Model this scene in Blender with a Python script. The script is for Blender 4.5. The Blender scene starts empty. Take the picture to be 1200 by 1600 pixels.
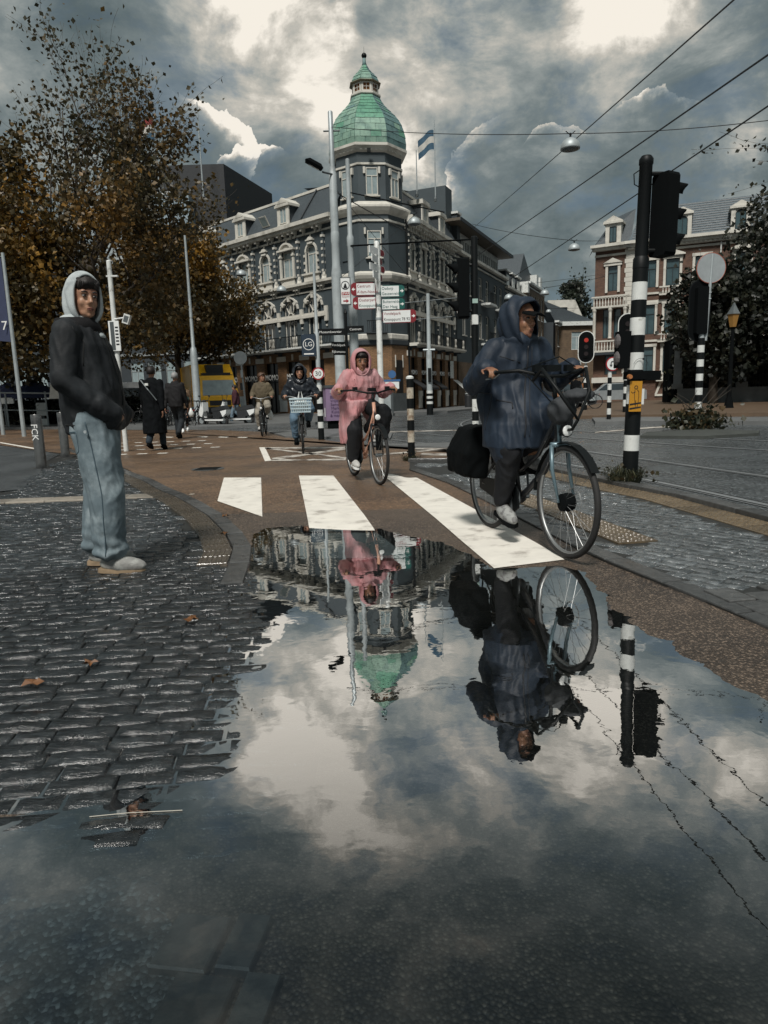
import bpy, bmesh, math, random
import numpy as np
from mathutils import Vector, Matrix, noise

random.seed(7)
PI = math.pi
R = math.radians
sc = bpy.context.scene
col = sc.collection

# ------------------------------------------------------------ camera
cam_d = bpy.data.cameras.new('camera')
cam = bpy.data.objects.new('camera', cam_d)
col.objects.link(cam)
pitch, roll = R(9.72), R(1.73)
F_ = Vector((0, math.cos(pitch), -math.sin(pitch)))
U0 = Vector((0, math.sin(pitch), math.cos(pitch)))
R0 = Vector((1, 0, 0))
RX = math.cos(roll) * R0 - math.sin(roll) * U0
UP = math.cos(roll) * U0 + math.sin(roll) * R0
mw = Matrix((RX, UP, -F_)).transposed().to_4x4()
mw.translation = (0, 0, 1.05)
cam.matrix_world = mw
cam_d.sensor_fit = 'VERTICAL'
cam_d.sensor_height = 36
cam_d.lens = 1063 / 1600 * 36
cam_d.clip_start = 0.05
cam_d.clip_end = 3000
sc.camera = cam
sc.render.resolution_x, sc.render.resolution_y = 768, 1024

# ------------------------------------------------------------ colour management
sc.render.engine = 'CYCLES'
sc.view_settings.view_transform = 'Standard'
sc.view_settings.look = 'None'
sc.view_settings.exposure = 1.35
sc.view_settings.gamma = 1
sc.view_settings.use_curve_mapping = False

# ------------------------------------------------------------ sun
SUN = Vector((-0.17, -0.58, 0.80)).normalized()
sl = bpy.data.lights.new('sun', 'SUN')
sl.energy = 1.5
sl.angle = R(12)
sl.color = (1.0, 0.96, 0.90)
so = bpy.data.objects.new('sun', sl)
so.rotation_euler = SUN.to_track_quat('Z', 'Y').to_euler()
so.location = (0, 0, 60)
col.objects.link(so)

# ------------------------------------------------------------ node helpers
class NT:
    """tiny expression builder over a node tree"""
    def __init__(s, nt):
        s.nt = nt
    def node(s, t, **kw):
        n = s.nt.nodes.new(t)
        for k, v in kw.items():
            setattr(n, k, v)
        return n
    def put(s, sock, v):
        if isinstance(v, bpy.types.NodeSocket):
            s.nt.links.new(v, sock)
        elif v is not None:
            sock.default_value = v
    def m(s, op, a, b=None, c=None, clamp=False):
        n = s.node('ShaderNodeMath', operation=op, use_clamp=clamp)
        s.put(n.inputs[0], a); s.put(n.inputs[1], b); s.put(n.inputs[2], c)
        return n.outputs[0]
    def vm(s, op, a, b=None, sc_=None):
        n = s.node('ShaderNodeVectorMath', operation=op)
        s.put(n.inputs[0], a); s.put(n.inputs[1], b)
        if sc_ is not None: s.put(n.inputs['Scale'], sc_)
        return n.outputs['Value'] if op in ('DOT_PRODUCT', 'LENGTH', 'DISTANCE') else n.outputs[0]
    def mr(s, v, a, b, c=0.0, d=1.0, smooth=True):
        n = s.node('ShaderNodeMapRange', interpolation_type='SMOOTHSTEP' if smooth else 'LINEAR')
        s.put(n.inputs[0], v); s.put(n.inputs[1], a); s.put(n.inputs[2], b); s.put(n.inputs[3], c); s.put(n.inputs[4], d)
        return n.outputs[0]
    def mix(s, f, a, b, mode='MIX'):
        n = s.node('ShaderNodeMix', data_type='RGBA', blend_type=mode)
        s.put(n.inputs[0], f); s.put(n.inputs[6], a); s.put(n.inputs[7], b)
        return n.outputs[2]
    def noise(s, vec, scale, detail=4, rough=.55, dist=0, out=0, lac=2.0):
        n = s.node('ShaderNodeTexNoise')
        s.put(n.inputs['Vector'], vec)
        n.inputs['Scale'].default_value = scale; n.inputs['Detail'].default_value = detail
        n.inputs['Roughness'].default_value = rough; n.inputs['Distortion'].default_value = dist
        n.inputs['Lacunarity'].default_value = lac
        return n.outputs[out]
def c4(c): return (c[0], c[1], c[2], 1.0)

# where the bright cloud banks stand (azimuth, elevation, radius, strength) and the lit cloud edges
SKY_PALE = [(-4, 22.0, .09, .34), (3, 23.5, .11, .26), (-1, 19.5, .09, .34), (10, 22.0, .12, .24), (18, 20.5, .10, .24), (25, 20, .09, .16),
            (-12, 22.5, .09, .22), (-25, 25, .08, .3), (3, 18.3, .06, .5), (5, 15.5, .05, .4),
            (-12, 28, .11, .60), (-6, 30, .14, .65), (-1, 33, .14, .45), (9, 30, .15, .60), (20, 28.5, .15, .6), (29, 27, .13, .55), (-2, 27, .05, .4), (26, 18, .08, .22), (18, 24, .08, .3),
            (27, 15, .07, .3), (0, 40, .2, .12), (-40, 34, .25, .35), (48, 30, .3, .4), (-100, 35, .5, .4), (150, 40, .5, .4), (90, 50, .5, .35)]
SKY_RIM = [(-15.2, 18.0, .066, .030, .95, 1.5, .8, .6), (-9.4, 16.3, .056, .045, .9, 1.2, -.1, 1), (9.2, 15.0, .078, .03, .5, 1.0, -1, .9),
           (14.0, 16.0, .026, .02, .5, 1.8, 0, 1), (21.5, 17.6, .028, .02, .45, 2.0, 0, 1), (60, 22, .08, .05, .8, 1.4, 0, 1), (-70, 24, .09, .05, .8, 1.4, 0, 1)]
# ------------------------------------------------------------ sky: Nishita seen through gaps of a procedural cloud deck
world = bpy.data.worlds.new('World')
sc.world = world
world.use_nodes = True
wt = world.node_tree
wt.nodes.clear()
w = NT(wt)
wout = w.node('ShaderNodeOutputWorld')
sky = w.node('ShaderNodeTexSky', sky_type='NISHITA', sun_disc=False)
sky.sun_elevation = math.asin(SUN.z)
sky.sun_rotation = math.atan2(SUN.x, SUN.y)
bg1 = w.node('ShaderNodeBackground'); bg1.inputs[1].default_value = 0.05
wt.links.new(sky.outputs[0], bg1.inputs[0])
tc = w.node('ShaderNodeTexCoord').outputs['Generated']
sx = w.node('ShaderNodeSeparateXYZ'); wt.links.new(tc, sx.inputs[0])
dz = w.m('MAXIMUM', sx.outputs[2], 0.0)
den = w.m('ADD', dz, 0.22)
cx = w.node('ShaderNodeCombineXYZ')
wt.links.new(w.m('DIVIDE', sx.outputs[0], den), cx.inputs[0])
wt.links.new(w.m('DIVIDE', sx.outputs[1], den), cx.inputs[1])
P2 = w.vm('ADD', w.vm('MULTIPLY', tc, (2.1, 2.1, 4.4)), w.vm('MULTIPLY', cx.outputs[0], (.25, .25, 0)))
wdirn = w.vm('MULTIPLY', tc, (1, 1, 1.7))
big = w.noise(P2, 0.9, 6, .52, .25)
med = w.noise(P2, 2.6, 10, .62, .30)
fin = w.noise(wdirn, 9.0, 10, .66, .2)
wa = w.vm('SUBTRACT', w.noise(tc, 5.0, 8, .60, 0.3, out=1), (.5, .5, .5))
wdir = w.vm('ADD', tc, w.vm('SCALE', wa, None, 0.22))
wdir2 = w.vm('ADD', tc, w.vm('SCALE', wa, None, 0.17))
def sdir(az, el):
    a, e = R(az), R(el)
    return (math.sin(a) * math.cos(e), math.cos(a) * math.cos(e), math.sin(e))
def blob(az, el, r, s, wd=None, ax=1.0):
    d = w.vm('SUBTRACT', wd or wdir, sdir(az, el))
    if ax != 1.0: d = w.vm('MULTIPLY', d, (1.0 / ax, 1.0 / ax, 1.0))
    return w.m('MULTIPLY', w.mr(w.vm('LENGTH', d), 0.0, r, 1.0, 0.0), s)
def summ(l):
    o = l[0]
    for x in l[1:]: o = w.m('ADD', o, x)
    return o
pale = summ([blob(*a) for a in SKY_PALE])
rims = []
for az, el, r, wd_, s, ax, mx_, mz_ in SKY_RIM:
    dv_ = w.vm('MULTIPLY', w.vm('SUBTRACT', wdir2, sdir(az, el)), (1 / ax, 1 / ax, 1.0))
    d = w.vm('LENGTH', dv_)
    ca_, sa_ = math.cos(R(az)), math.sin(R(az))
    side = w.mr(w.vm('DOT_PRODUCT', dv_, Vector((mx_ * ca_, -mx_ * sa_, mz_)).normalized()), r * .25, r * .9, 0, 1)
    s = w.m('MULTIPLY', side, s)
    e = w.m('MULTIPLY', w.mr(d, r, r * .985, 0, 1), w.mr(d, r - wd_, r, 0, 1))
    rims.append(w.m('MULTIPLY', e, s))
rim = w.m('MULTIPLY', summ(rims), w.mr(med, .38, .52, .5, 1.35))
val = w.m('ADD', w.m('MULTIPLY', w.m('SUBTRACT', big, .5), 1.3), w.m('ADD', w.m('MULTIPLY', w.m('SUBTRACT', med, .5), 1.35), w.m('MULTIPLY', w.m('SUBTRACT', fin, .5), .55)))
val = w.m('ADD', w.m('ADD', val, 0.39), w.m('MULTIPLY', pale, w.m('ADD', w.m('MULTIPLY', med, 1.3), 0.25)))
val = w.m('ADD', val, w.m('MULTIPLY', rim, w.m('ADD', med, .25)))
cr = w.node('ShaderNodeValToRGB')
wt.links.new(val, cr.inputs[0])
el = cr.color_ramp.elements
el[0].position = 0.0; el[0].color = (.070, .098, .106, 1)
el[1].position = 1.0; el[1].color = (.95, .89, .79, 1)
for p_, c_ in ((.22, (.108, .142, .150)), (.44, (.180, .218, .224)), (.62, (.31, .340, .330)), (.82, (.56, .535, .475))):
    e = el.new(p_); e.color = c4(c_)
bg2 = w.node('ShaderNodeBackground'); wt.links.new(cr.outputs[0], bg2.inputs[0]); bg2.inputs[1].default_value = 0.38
mx = w.node('ShaderNodeMixShader')
cover = w.mr(med, .36, .50, .86, 1.0)
wt.links.new(cover, mx.inputs[0]); wt.links.new(bg1.outputs[0], mx.inputs[1]); wt.links.new(bg2.outputs[0], mx.inputs[2])
wt.links.new(mx.outputs[0], wout.inputs[0])

# ============================================================ mesh helpers
class MB:
    """collects polygons; T maps local to object space"""
    def __init__(s, T=None):
        s.v, s.f, s.mi, s.T = [], [], [], T
    def add(s, vs, fs, mi=0):
        b = len(s.v)
        if s.T is not None: vs = [tuple(s.T @ Vector(p)) for p in vs]
        s.v += [tuple(p) for p in vs]
        s.f += [tuple(b + i for i in f) for f in fs]
        s.mi += [mi] * len(fs)
        return s
    def box(s, x0, y0, z0, x1, y1, z1, mi=0):
        v = [(x0, y0, z0), (x1, y0, z0), (x1, y1, z0), (x0, y1, z0), (x0, y0, z1), (x1, y0, z1), (x1, y1, z1), (x0, y1, z1)]
        return s.add(v, [(0, 3, 2, 1), (4, 5, 6, 7), (0, 1, 5, 4), (1, 2, 6, 5), (2, 3, 7, 6), (3, 0, 4, 7)], mi)
    def cbox(s, c, d, mi=0, rot=None):
        x, y, z = [q / 2 for q in d]
        v = [Vector((a * x, b * y, e * z)) for e in (-1, 1) for a, b in ((-1, -1), (1, -1), (1, 1), (-1, 1))]
        if rot is not None: v = [rot @ q for q in v]
        v = [q + Vector(c) for q in v]
        return s.add(v, [(0, 3, 2, 1), (4, 5, 6, 7), (0, 1, 5, 4), (1, 2, 6, 5), (2, 3, 7, 6), (3, 0, 4, 7)], mi)
    def path(s, pts, r, n=8, mi=0, cap=True, flat=1.0, closed=False):
        pts = [Vector(p) for p in pts]
        rs = r if isinstance(r, (list, tuple)) else [r] * len(pts)
        rings, prev = [], None
        N = len(pts)
        for i, p in enumerate(pts):
            if closed: t = pts[(i + 1) % N] - pts[i - 1]
            else: t = pts[min(i + 1, N - 1)] - pts[max(i - 1, 0)]
            t = t.normalized() if t.length > 1e-9 else Vector((0, 0, 1))
            if prev is None:
                a = Vector((0, 0, 1)) if abs(t.z) < .9 else Vector((1, 0, 0))
                u = t.cross(a).normalized()
            else:
                u = (prev - t * prev.dot(t)).normalized()
            w_ = t.cross(u); prev = u
            rings.append([p + (u * math.cos(2 * PI * k / n) + w_ * math.sin(2 * PI * k / n) * flat) * rs[i] for k in range(n)])
        v = [q for ring in rings for q in ring]
        f = []
        for i in range(N if closed else N - 1):
            j = (i + 1) % N
            for k in range(n):
                f.append((i * n + k, i * n + (k + 1) % n, j * n + (k + 1) % n, j * n + k))
        if cap and not closed: f += [tuple(range(n))[::-1], tuple((N - 1) * n + k for k in range(n))]
        return s.add(v, f, mi)
    def tube(s, a, b, r0, r1=None, n=8, mi=0): return s.path([a, b], [r0, r0 if r1 is None else r1], n, mi)
    def loft(s, rings, mi=0, cap=True):
        n = len(rings[0]); v = [q for r_ in rings for q in r_]; f = []
        for i in range(len(rings) - 1):
            for k in range(n): f.append((i * n + k, i * n + (k + 1) % n, (i + 1) * n + (k + 1) % n, (i + 1) * n + k))
        if cap: f += [tuple(range(n))[::-1], tuple((len(rings) - 1) * n + k for k in range(n))]
        return s.add(v, f, mi)
    def lathe(s, prof, n=16, c=(0, 0, 0), ph=0.0, mi=0):
        return s.loft([[(c[0] + r_ * math.cos(ph + 2 * PI * k / n), c[1] + r_ * math.sin(ph + 2 * PI * k / n), c[2] + z) for k in range(n)] for r_, z in prof], mi)
    def prism(s, poly, z0, z1, mi=0):
        n = len(poly)
        v = [(p[0], p[1], z0) for p in poly] + [(p[0], p[1], z1) for p in poly]
        return s.add(v, [tuple(range(n))[::-1], tuple(range(n, 2 * n))] + [(i, (i + 1) % n, n + (i + 1) % n, n + i) for i in range(n)], mi)
    def slab(s, poly, y0, y1, mi=0):
        """polygon in x,z extruded in y"""
        n = len(poly)
        v = [(p[0], y0, p[1]) for p in poly] + [(p[0], y1, p[1]) for p in poly]
        return s.add(v, [tuple(range(n)), tuple(range(n, 2 * n))[::-1]] + [(n + i, n + (i + 1) % n, (i + 1) % n, i) for i in range(n)], mi)
    def arcband(s, cx_, cz, r0, r1, a0, a1, y0, y1, n=12, mi=0, ez=1.0):
        for k in range(n):
            t0, t1 = a0 + (a1 - a0) * k / n, a0 + (a1 - a0) * (k + 1) / n
            s.slab([(cx_ + r0 * math.cos(t0), cz + ez * r0 * math.sin(t0)), (cx_ + r1 * math.cos(t0), cz + ez * r1 * math.sin(t0)),
                    (cx_ + r1 * math.cos(t1), cz + ez * r1 * math.sin(t1)), (cx_ + r0 * math.cos(t1), cz + ez * r0 * math.sin(t1))], y0, y1, mi)
        return s
    def ell(s, c, r, n=12, m=8, mi=0, rot=None):
        rr = r if isinstance(r, (list, tuple)) else (r, r, r)
        v = [Vector((0, 0, -rr[2]))]
        for j in range(1, m):
            a = -PI / 2 + PI * j / m
            for k in range(n): v.append(Vector((rr[0] * math.cos(a) * math.cos(2 * PI * k / n), rr[1] * math.cos(a) * math.sin(2 * PI * k / n), rr[2] * math.sin(a))))
        v.append(Vector((0, 0, rr[2])))
        f = [(0, 1 + (k + 1) % n, 1 + k) for k in range(n)]
        for j in range(m - 2):
            for k in range(n):
                a = 1 + j * n; f.append((a + k, a + (k + 1) % n, a + n + (k + 1) % n, a + n + k))
        e = len(v) - 1; a = 1 + (m - 2) * n
        f += [(a + k, a + (k + 1) % n, e) for k in range(n)]
        if rot is not None: v = [rot @ q for q in v]
        return s.add([q + Vector(c) for q in v], f, mi)
    def cap(s, a, b, r0, r1=None, n=12, mi=0):
        r1 = r0 if r1 is None else r1
        a, b = Vector(a), Vector(b)
        s.tube(a, b, r0, r1, n, mi); s.ell(a, r0, n, 8, mi); s.ell(b, r1, n, 8, mi)
        return s
    def torus(s, c, axis, R_, r, n=36, m=8, mi=0):
        ax = Vector(axis).normalized()
        u = ax.orthogonal().normalized(); v_ = ax.cross(u)
        s.path([Vector(c) + (u * math.cos(2 * PI * k / n) + v_ * math.sin(2 * PI * k / n)) * R_ for k in range(n)], r, m, mi, closed=True)
        return s
    def mesh(s, name):
        me = bpy.data.meshes.new(name)
        me.from_pydata(s.v, [], s.f)
        if any(s.mi): me.polygons.foreach_set('material_index', s.mi)
        me.update()
        return me
    def build(s, name, mats, parent=None, loc=(0, 0, 0), rz=0.0, smooth=False):
        return mobj(name, s.mesh(name), mats, parent, loc, rz, smooth)

def mobj(name, me, mats, parent=None, loc=(0, 0, 0), rz=0.0, smooth=False):
    if not isinstance(mats, (list, tuple)): mats = [mats]
    if not me.materials:
        for m_ in mats: me.materials.append(m_)
    o = bpy.data.objects.new(name, me)
    col.objects.link(o)
    o.parent = parent; o.location = loc; o.rotation_euler = (0, 0, rz)
    if smooth is True: me.polygons.foreach_set('use_smooth', [True] * len(me.polygons))
    elif smooth:
        me.polygons.foreach_set('use_smooth', [True] * len(me.polygons)); me.set_sharp_from_angle(angle=smooth)
    return o
def tag(o, label=None, cat=None, group=None, kind=None):
    if label: o['label'] = label
    if cat: o['category'] = cat
    if group: o['group'] = group
    if kind: o['kind'] = kind
    return o
def root(name, loc, label, cat, rz=0.0, group=None, parent=None):
    o = bpy.data.objects.new(name, None); col.objects.link(o)
    o.location = loc; o.rotation_euler = (0, 0, rz); o.empty_display_size = .2
    return tag(o, label, cat, group)
def copy_tree(o, parent=None):
    c = o.copy(); col.objects.link(c)
    if parent is not None: c.parent = parent
    for ch in list(o.children): copy_tree(ch, c)
    return c
def text(name, s_, size, mat_, parent, M_, ext=.004, align='CENTER', wide=1.0):
    cu = bpy.data.curves.new('txt', 'FONT'); cu.body = s_; cu.size = size; cu.extrude = ext
    cu.align_x = align; cu.align_y = 'CENTER'; cu.resolution_u = 2
    cu.space_line = .95
    o = bpy.data.objects.new('txt', cu); col.objects.link(o)
    dg = bpy.context.evaluated_depsgraph_get(); dg.update()
    me = bpy.data.meshes.new_from_object(o.evaluated_get(dg))
    bpy.data.objects.remove(o)
    if wide != 1.0: me.transform(Matrix.Diagonal((wide, 1, 1, 1)))
    me.transform(M_); me.materials.clear()
    return mobj(name, me, mat_, parent)
def face_dir(loc, az):
    """matrix for text standing upright, readable from the side its front faces; az = world angle the front looks to"""
    return Matrix.Translation(loc) @ Matrix.Rotation(az + PI / 2, 4, 'Z') @ Matrix.Rotation(PI / 2, 4, 'X')

def remesh(mb, vox, smooth=4, fold=None, name='m'):
    """union of closed shapes into one continuous surface, then relaxed and creased"""
    me = mb.mesh(name)
    o = bpy.data.objects.new('tmp', me); col.objects.link(o)
    m_ = o.modifiers.new('r', 'REMESH'); m_.mode = 'VOXEL'; m_.voxel_size = vox; m_.use_smooth_shade = True
    if smooth:
        q = o.modifiers.new('s', 'SMOOTH'); q.factor = .5; q.iterations = smooth
    dg = bpy.context.evaluated_depsgraph_get(); dg.update()
    out = bpy.data.meshes.new_from_object(o.evaluated_get(dg))
    bpy.data.objects.remove(o)
    if fold:
        n = len(out.vertices)
        co = np.empty(n * 3, 'f'); out.vertices.foreach_get('co', co); co = co.reshape(-1, 3)
        no = np.empty(n * 3, 'f'); out.vertex_normals.foreach_get('vector', no); no = no.reshape(-1, 3)
        d = np.array([fold(Vector(c)) for c in co.tolist()], 'f')
        co = co + no * d[:, None]
        out.vertices.foreach_set('co', co.ravel()); out.update()
    out.polygons.foreach_set('use_smooth', [True] * len(out.polygons))
    return out
def folds(amp, sx=9, sy=9, sz=5, ph=0.0, sharp=1.0):
    """cloth creases: ridged, stretched noise"""
    def f(p):
        q = Vector((p.x * sx + ph, p.y * sy + ph * 2, p.z * sz + p.x * 3 + ph))
        wv = noise.noise(q * .5)
        a = 1 - abs(noise.noise(q + Vector((wv, wv, wv)) * 1.5)) * 2.2 * sharp
        b = noise.noise(q * 2.3 + Vector((5, 1, 2)))
        return amp * (a * .75 - .3 + b * .35)
    return f

# ============================================================ materials
MATS = {}
def mat(name, c, rough=.6, metal=0.0, var=.12, scale=6.0, bump=0.0, bscale=60.0, bdet=4, coat=0.0, spec=.5, rvar=0.0,
        rnd=0.0, c2=None, c2s=1.5, c2t=(.45, .6), world_=False, em=None, ems=0.0, trans=0.0):
    if name in MATS: return MATS[name]
    m_ = bpy.data.materials.new(name); m_.use_nodes = True
    nt = m_.node_tree; b = nt.nodes['Principled BSDF']; g = NT(nt)
    if world_: vec = g.node('ShaderNodeNewGeometry').outputs['Position']
    else: vec = g.node('ShaderNodeTexCoord').outputs['Object']
    colr = c4(c)
    if c2 is not None:
        colr = g.mix(g.mr(g.noise(vec, c2s, 5, .6), c2t[0], c2t[1]), c4(c), c4(c2))
    if var:
        n = g.noise(vec, scale, 5, .6)
        f = g.mr(n, .25, .75, 1 - var, 1 + var, False)
        if rnd:
            oi = g.node('ShaderNodeObjectInfo').outputs['Random']
            f = g.m('MULTIPLY', f, g.mr(oi, 0, 1, 1 - rnd, 1 + rnd, False))
        hs = g.node('ShaderNodeHueSaturation')
        g.put(hs.inputs['Color'], colr); g.put(hs.inputs['Value'], f)
        colr = hs.outputs[0]
    g.put(b.inputs['Base Color'], colr)
    b.inputs['Metallic'].default_value = metal
    b.inputs['Specular IOR Level'].default_value = spec
    b.inputs['Coat Weight'].default_value = coat
    b.inputs['Coat Roughness'].default_value = .15
    if rvar: g.put(b.inputs['Roughness'], g.mr(g.noise(vec, scale * 1.7, 4), .3, .7, max(.02, rough - rvar), min(1, rough + rvar), False))
    else: b.inputs['Roughness'].default_value = rough
    if bump:
        bn = g.node('ShaderNodeBump'); bn.inputs['Strength'].default_value = 1.0; bn.inputs['Distance'].default_value = bump
        g.put(bn.inputs['Height'], g.noise(vec, bscale, bdet, .6))
        nt.links.new(bn.outputs[0], b.inputs['Normal'])
    if em is not None:
        b.inputs['Emission Color'].default_value = c4(em); b.inputs['Emission Strength'].default_value = ems
    if trans: b.inputs['Transmission Weight'].default_value = trans
    MATS[name] = m_
    return m_

WHITE = mat('white_trim', (.56, .545, .49), .55, var=.12, scale=2, c2=(.33, .32, .28), c2s=1.1, c2t=(.48, .72))
WALLB = mat('blue_grey_wall', (.046, .062, .070), .7, var=.12, scale=1.2, bump=.004, bscale=14)
WALLD = mat('dark_wall', (.028, .036, .042), .7, var=.15, scale=1.5)
BLACK = mat('black_paint', (.004, .0055, .006), .5, var=.1, spec=.22)
BLACKM = mat('black_matt', (.0025, .0035, .004), .85, var=.1, spec=.1)
GALV = mat('galvanised_steel', (.36, .40, .41), .5, .35, var=.15, scale=5, bump=.001, bscale=60)
GALVD = mat('dark_steel', (.11, .125, .13), .45, .5, var=.2, scale=4)
POLEW = mat('grey_white_pole', (.34, .38, .39), .5, var=.12, scale=3, c2=(.20, .22, .225), c2s=1.2, c2t=(.5, .7))
PWHITE = mat('pole_white_paint', (.62, .64, .62), .45, var=.12, scale=9, c2=(.30, .30, .27), c2s=7, c2t=(.55, .7))
GLASS = mat('window_glass', (.020, .030, .036), .06, var=.3, scale=.7, spec=.9)
CURT_REFL = mat('curtain_reflection_glass', (.25, .31, .32), .12, var=.25, scale=3, spec=.8)  # pale curtains behind house windows; on the truck windscreen a painted reflection
SLATE = mat('roof_slate', (.050, .062, .070), .5, var=.25, scale=9, bump=.02, bscale=7)
FLAT = mat('flat_roof', (.05, .05, .05), .8)
RUBBER = mat('tyre_rubber', (.012, .012, .012), .75, var=.2, bump=.001, bscale=200)
CHROME = mat('bright_metal', (.32, .33, .33), .45, .8, var=.1)
SKIN = mat('skin', (.34, .185, .115), .5, var=.12, scale=14, c2=(.27, .125, .08), c2s=12)
SKIN2 = mat('skin_tan', (.30, .15, .085), .5, var=.12, scale=14, c2=(.22, .10, .06), c2s=12)
SKINW = mat('skin_warm', (.25, .125, .07), .5, var=.12, scale=14, c2=(.18, .08, .05), c2s=12)
HAIR = mat('dark_hair', (.012, .009, .008), .6, var=.3, bump=.003, bscale=90)
HAIRB = mat('brown_hair', (.07, .035, .018), .6, var=.3, bump=.003, bscale=90)
REDP = mat('red_paint', (.30, .015, .02), .45)
SIGNW = mat('sign_white', (.72, .74, .73), .4, var=.05)
TXTB = mat('sign_black', (.012, .013, .016), .5, var=0)
TXTW = mat('letter_white', (.75, .76, .74), .5, var=0)

def brickmat(name, c1, c2_, mort, sx=1.0, rot=False, scale=1.0, wet=.75):
    m_ = bpy.data.materials.new(name); m_.use_nodes = True
    nt = m_.node_tree; b = nt.nodes['Principled BSDF']; g = NT(nt)
    vec = g.node('ShaderNodeTexCoord').outputs['Object']
    s = g.node('ShaderNodeSeparateXYZ'); g.put(s.inputs[0], vec)
    cb = g.node('ShaderNodeCombineXYZ')
    g.put(cb.inputs[0], g.m('ADD', s.outputs[0], s.outputs[1])); g.put(cb.inputs[1], s.outputs[2])
    br = g.node('ShaderNodeTexBrick'); g.put(br.inputs['Vector'], cb.outputs[0])
    br.inputs['Color1'].default_value = c4(c1); br.inputs['Color2'].default_value = c4(c2_); br.inputs['Mortar'].default_value = c4(mort)
    br.inputs['Scale'].default_value = scale; br.inputs['Brick Width'].default_value = .22; br.inputs['Row Height'].default_value = .068
    br.inputs['Mortar Size'].default_value = .008
    hs = g.node('ShaderNodeHueSaturation'); g.put(hs.inputs['Color'], br.outputs[0])
    g.put(hs.inputs['Value'], g.mr(g.noise(vec, 1.3, 5), .3, .7, .75, 1.2, False))
    g.put(b.inputs['Base Color'], hs.outputs[0]); b.inputs['Roughness'].default_value = wet
    bn = g.node('ShaderNodeBump'); bn.inputs['Distance'].default_value = .006; g.put(bn.inputs['Height'], br.outputs[1]); bn.invert = True
    nt.links.new(bn.outputs[0], b.inputs['Normal'])
    MATS[name] = m_
    return m_
BRICKB = brickmat('brown_brick', (.30, .165, .075), (.20, .11, .055), (.06, .045, .03))
BRICKR = brickmat('red_brick', (.135, .066, .040), (.090, .042, .027), (.10, .085, .07))
BRICKT = brickmat('tan_brick', (.16, .105, .060), (.12, .075, .042), (.09, .075, .055))

# ============================================================ ground, puddle, paving
def asphalt(name, c, c2, rough=.55, grain=.0035, gs=170, rv=.15, speck=.35, dk=.55):
    m_ = bpy.data.materials.new(name); m_.use_nodes = True
    nt = m_.node_tree; b = nt.nodes['Principled BSDF']; g = NT(nt)
    vec = g.node('ShaderNodeNewGeometry').outputs['Position']
    vo = g.node('ShaderNodeTexVoronoi'); g.put(vo.inputs['Vector'], vec); vo.inputs['Scale'].default_value = gs
    st = g.node('ShaderNodeSeparateColor'); g.put(st.inputs[0], vo.outputs['Color'])
    base = g.mix(g.mr(g.noise(vec, .9, 6, .62), .38, .66), c4(c), c4(c2))
    stone = g.mix(g.mr(st.outputs[0], .55, 1.0, 0, speck), base, (min(1, c[0] * 3.2 + .02), min(1, c[1] * 3.2 + .02), min(1, c[2] * 3.2 + .02), 1))
    dark = g.mix(g.mr(vo.outputs['Distance'], .25, .62, 0, dk), stone, (.012, .012, .012, 1))
    g.put(b.inputs['Base Color'], dark)
    wet = g.noise(vec, .7, 5, .6, .4)
    g.put(b.inputs['Roughness'], g.mr(wet, .35, .65, rough - rv, rough + rv))
    b.inputs['Specular IOR Level'].default_value = .5
    bn = g.node('ShaderNodeBump'); bn.inputs['Distance'].default_value = grain
    h = g.m('ADD', g.m('MULTIPLY', vo.outputs['Distance'], -1.0), g.m('MULTIPLY', g.noise(vec, 40, 3), .8))
    g.put(bn.inputs['Height'], h); nt.links.new(bn.outputs[0], b.inputs['Normal'])
    MATS[name] = m_
    return m_
ASPH_B = asphalt('brown_asphalt', (.120, .090, .066), (.058, .045, .036), .46, .005, 110, speck=.5)
ASPH_BF = asphalt('brown_asphalt_far', (.175, .108, .062), (.090, .060, .040), .50, .003, 60)
ASPH_G = asphalt('grey_asphalt', (.085, .096, .102), (.055, .063, .067), .24, .006, 45, rv=.10, speck=.7)
PAINT = mat('road_paint', (.76, .73, .66), .5, var=.10, scale=5, bump=.0012, bscale=90, c2=(.36, .33, .29), c2s=4, c2t=(.52, .74), world_=True)
PAINTD = mat('worn_road_paint', (.50, .47, .42), .5, var=.15, scale=5, c2=(.12, .09, .07), c2s=4, c2t=(.45, .62), world_=True)

PUD = np.array([
    (-1.026,5.192), (-0.982,5.522), (-0.695,5.56), (-0.288,5.386), (-0.055,5.323), (0.187,5.012), (0.405,4.756), (0.557,4.341), (0.661,3.963), (1.039,4.01),
    (1.136,3.876), (1.133,3.563), (1.088,3.123), (1.12,2.809), (1.167,2.596), (1.196,2.388), (1.232,2.229), (1.3,2.046), (1.348,1.464), (0.801,0.812),
    (-0.028,0.547), (-.9, .2), (-3, .6), (-3, 1.35), (-1.246,1.467), (-1.001,1.578), (-0.921,1.614), (-0.836,1.646), (-0.722,1.704), (-0.601,1.71), (-0.519,1.805), (-0.529,2.011),
    (-0.577,2.242), (-0.562,2.46), (-0.575,2.797), (-0.561,3.088), (-0.695,3.457), (-0.816,3.914), (-0.906,4.494)])
PUD2 = np.array([(0.017,9.466), (0.757,9.765), (1.516,9.903), (1.9,9.268), (1.651,8.648), (1.186,8.843), (0.758,8.738), (0.34,8.636)])
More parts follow.
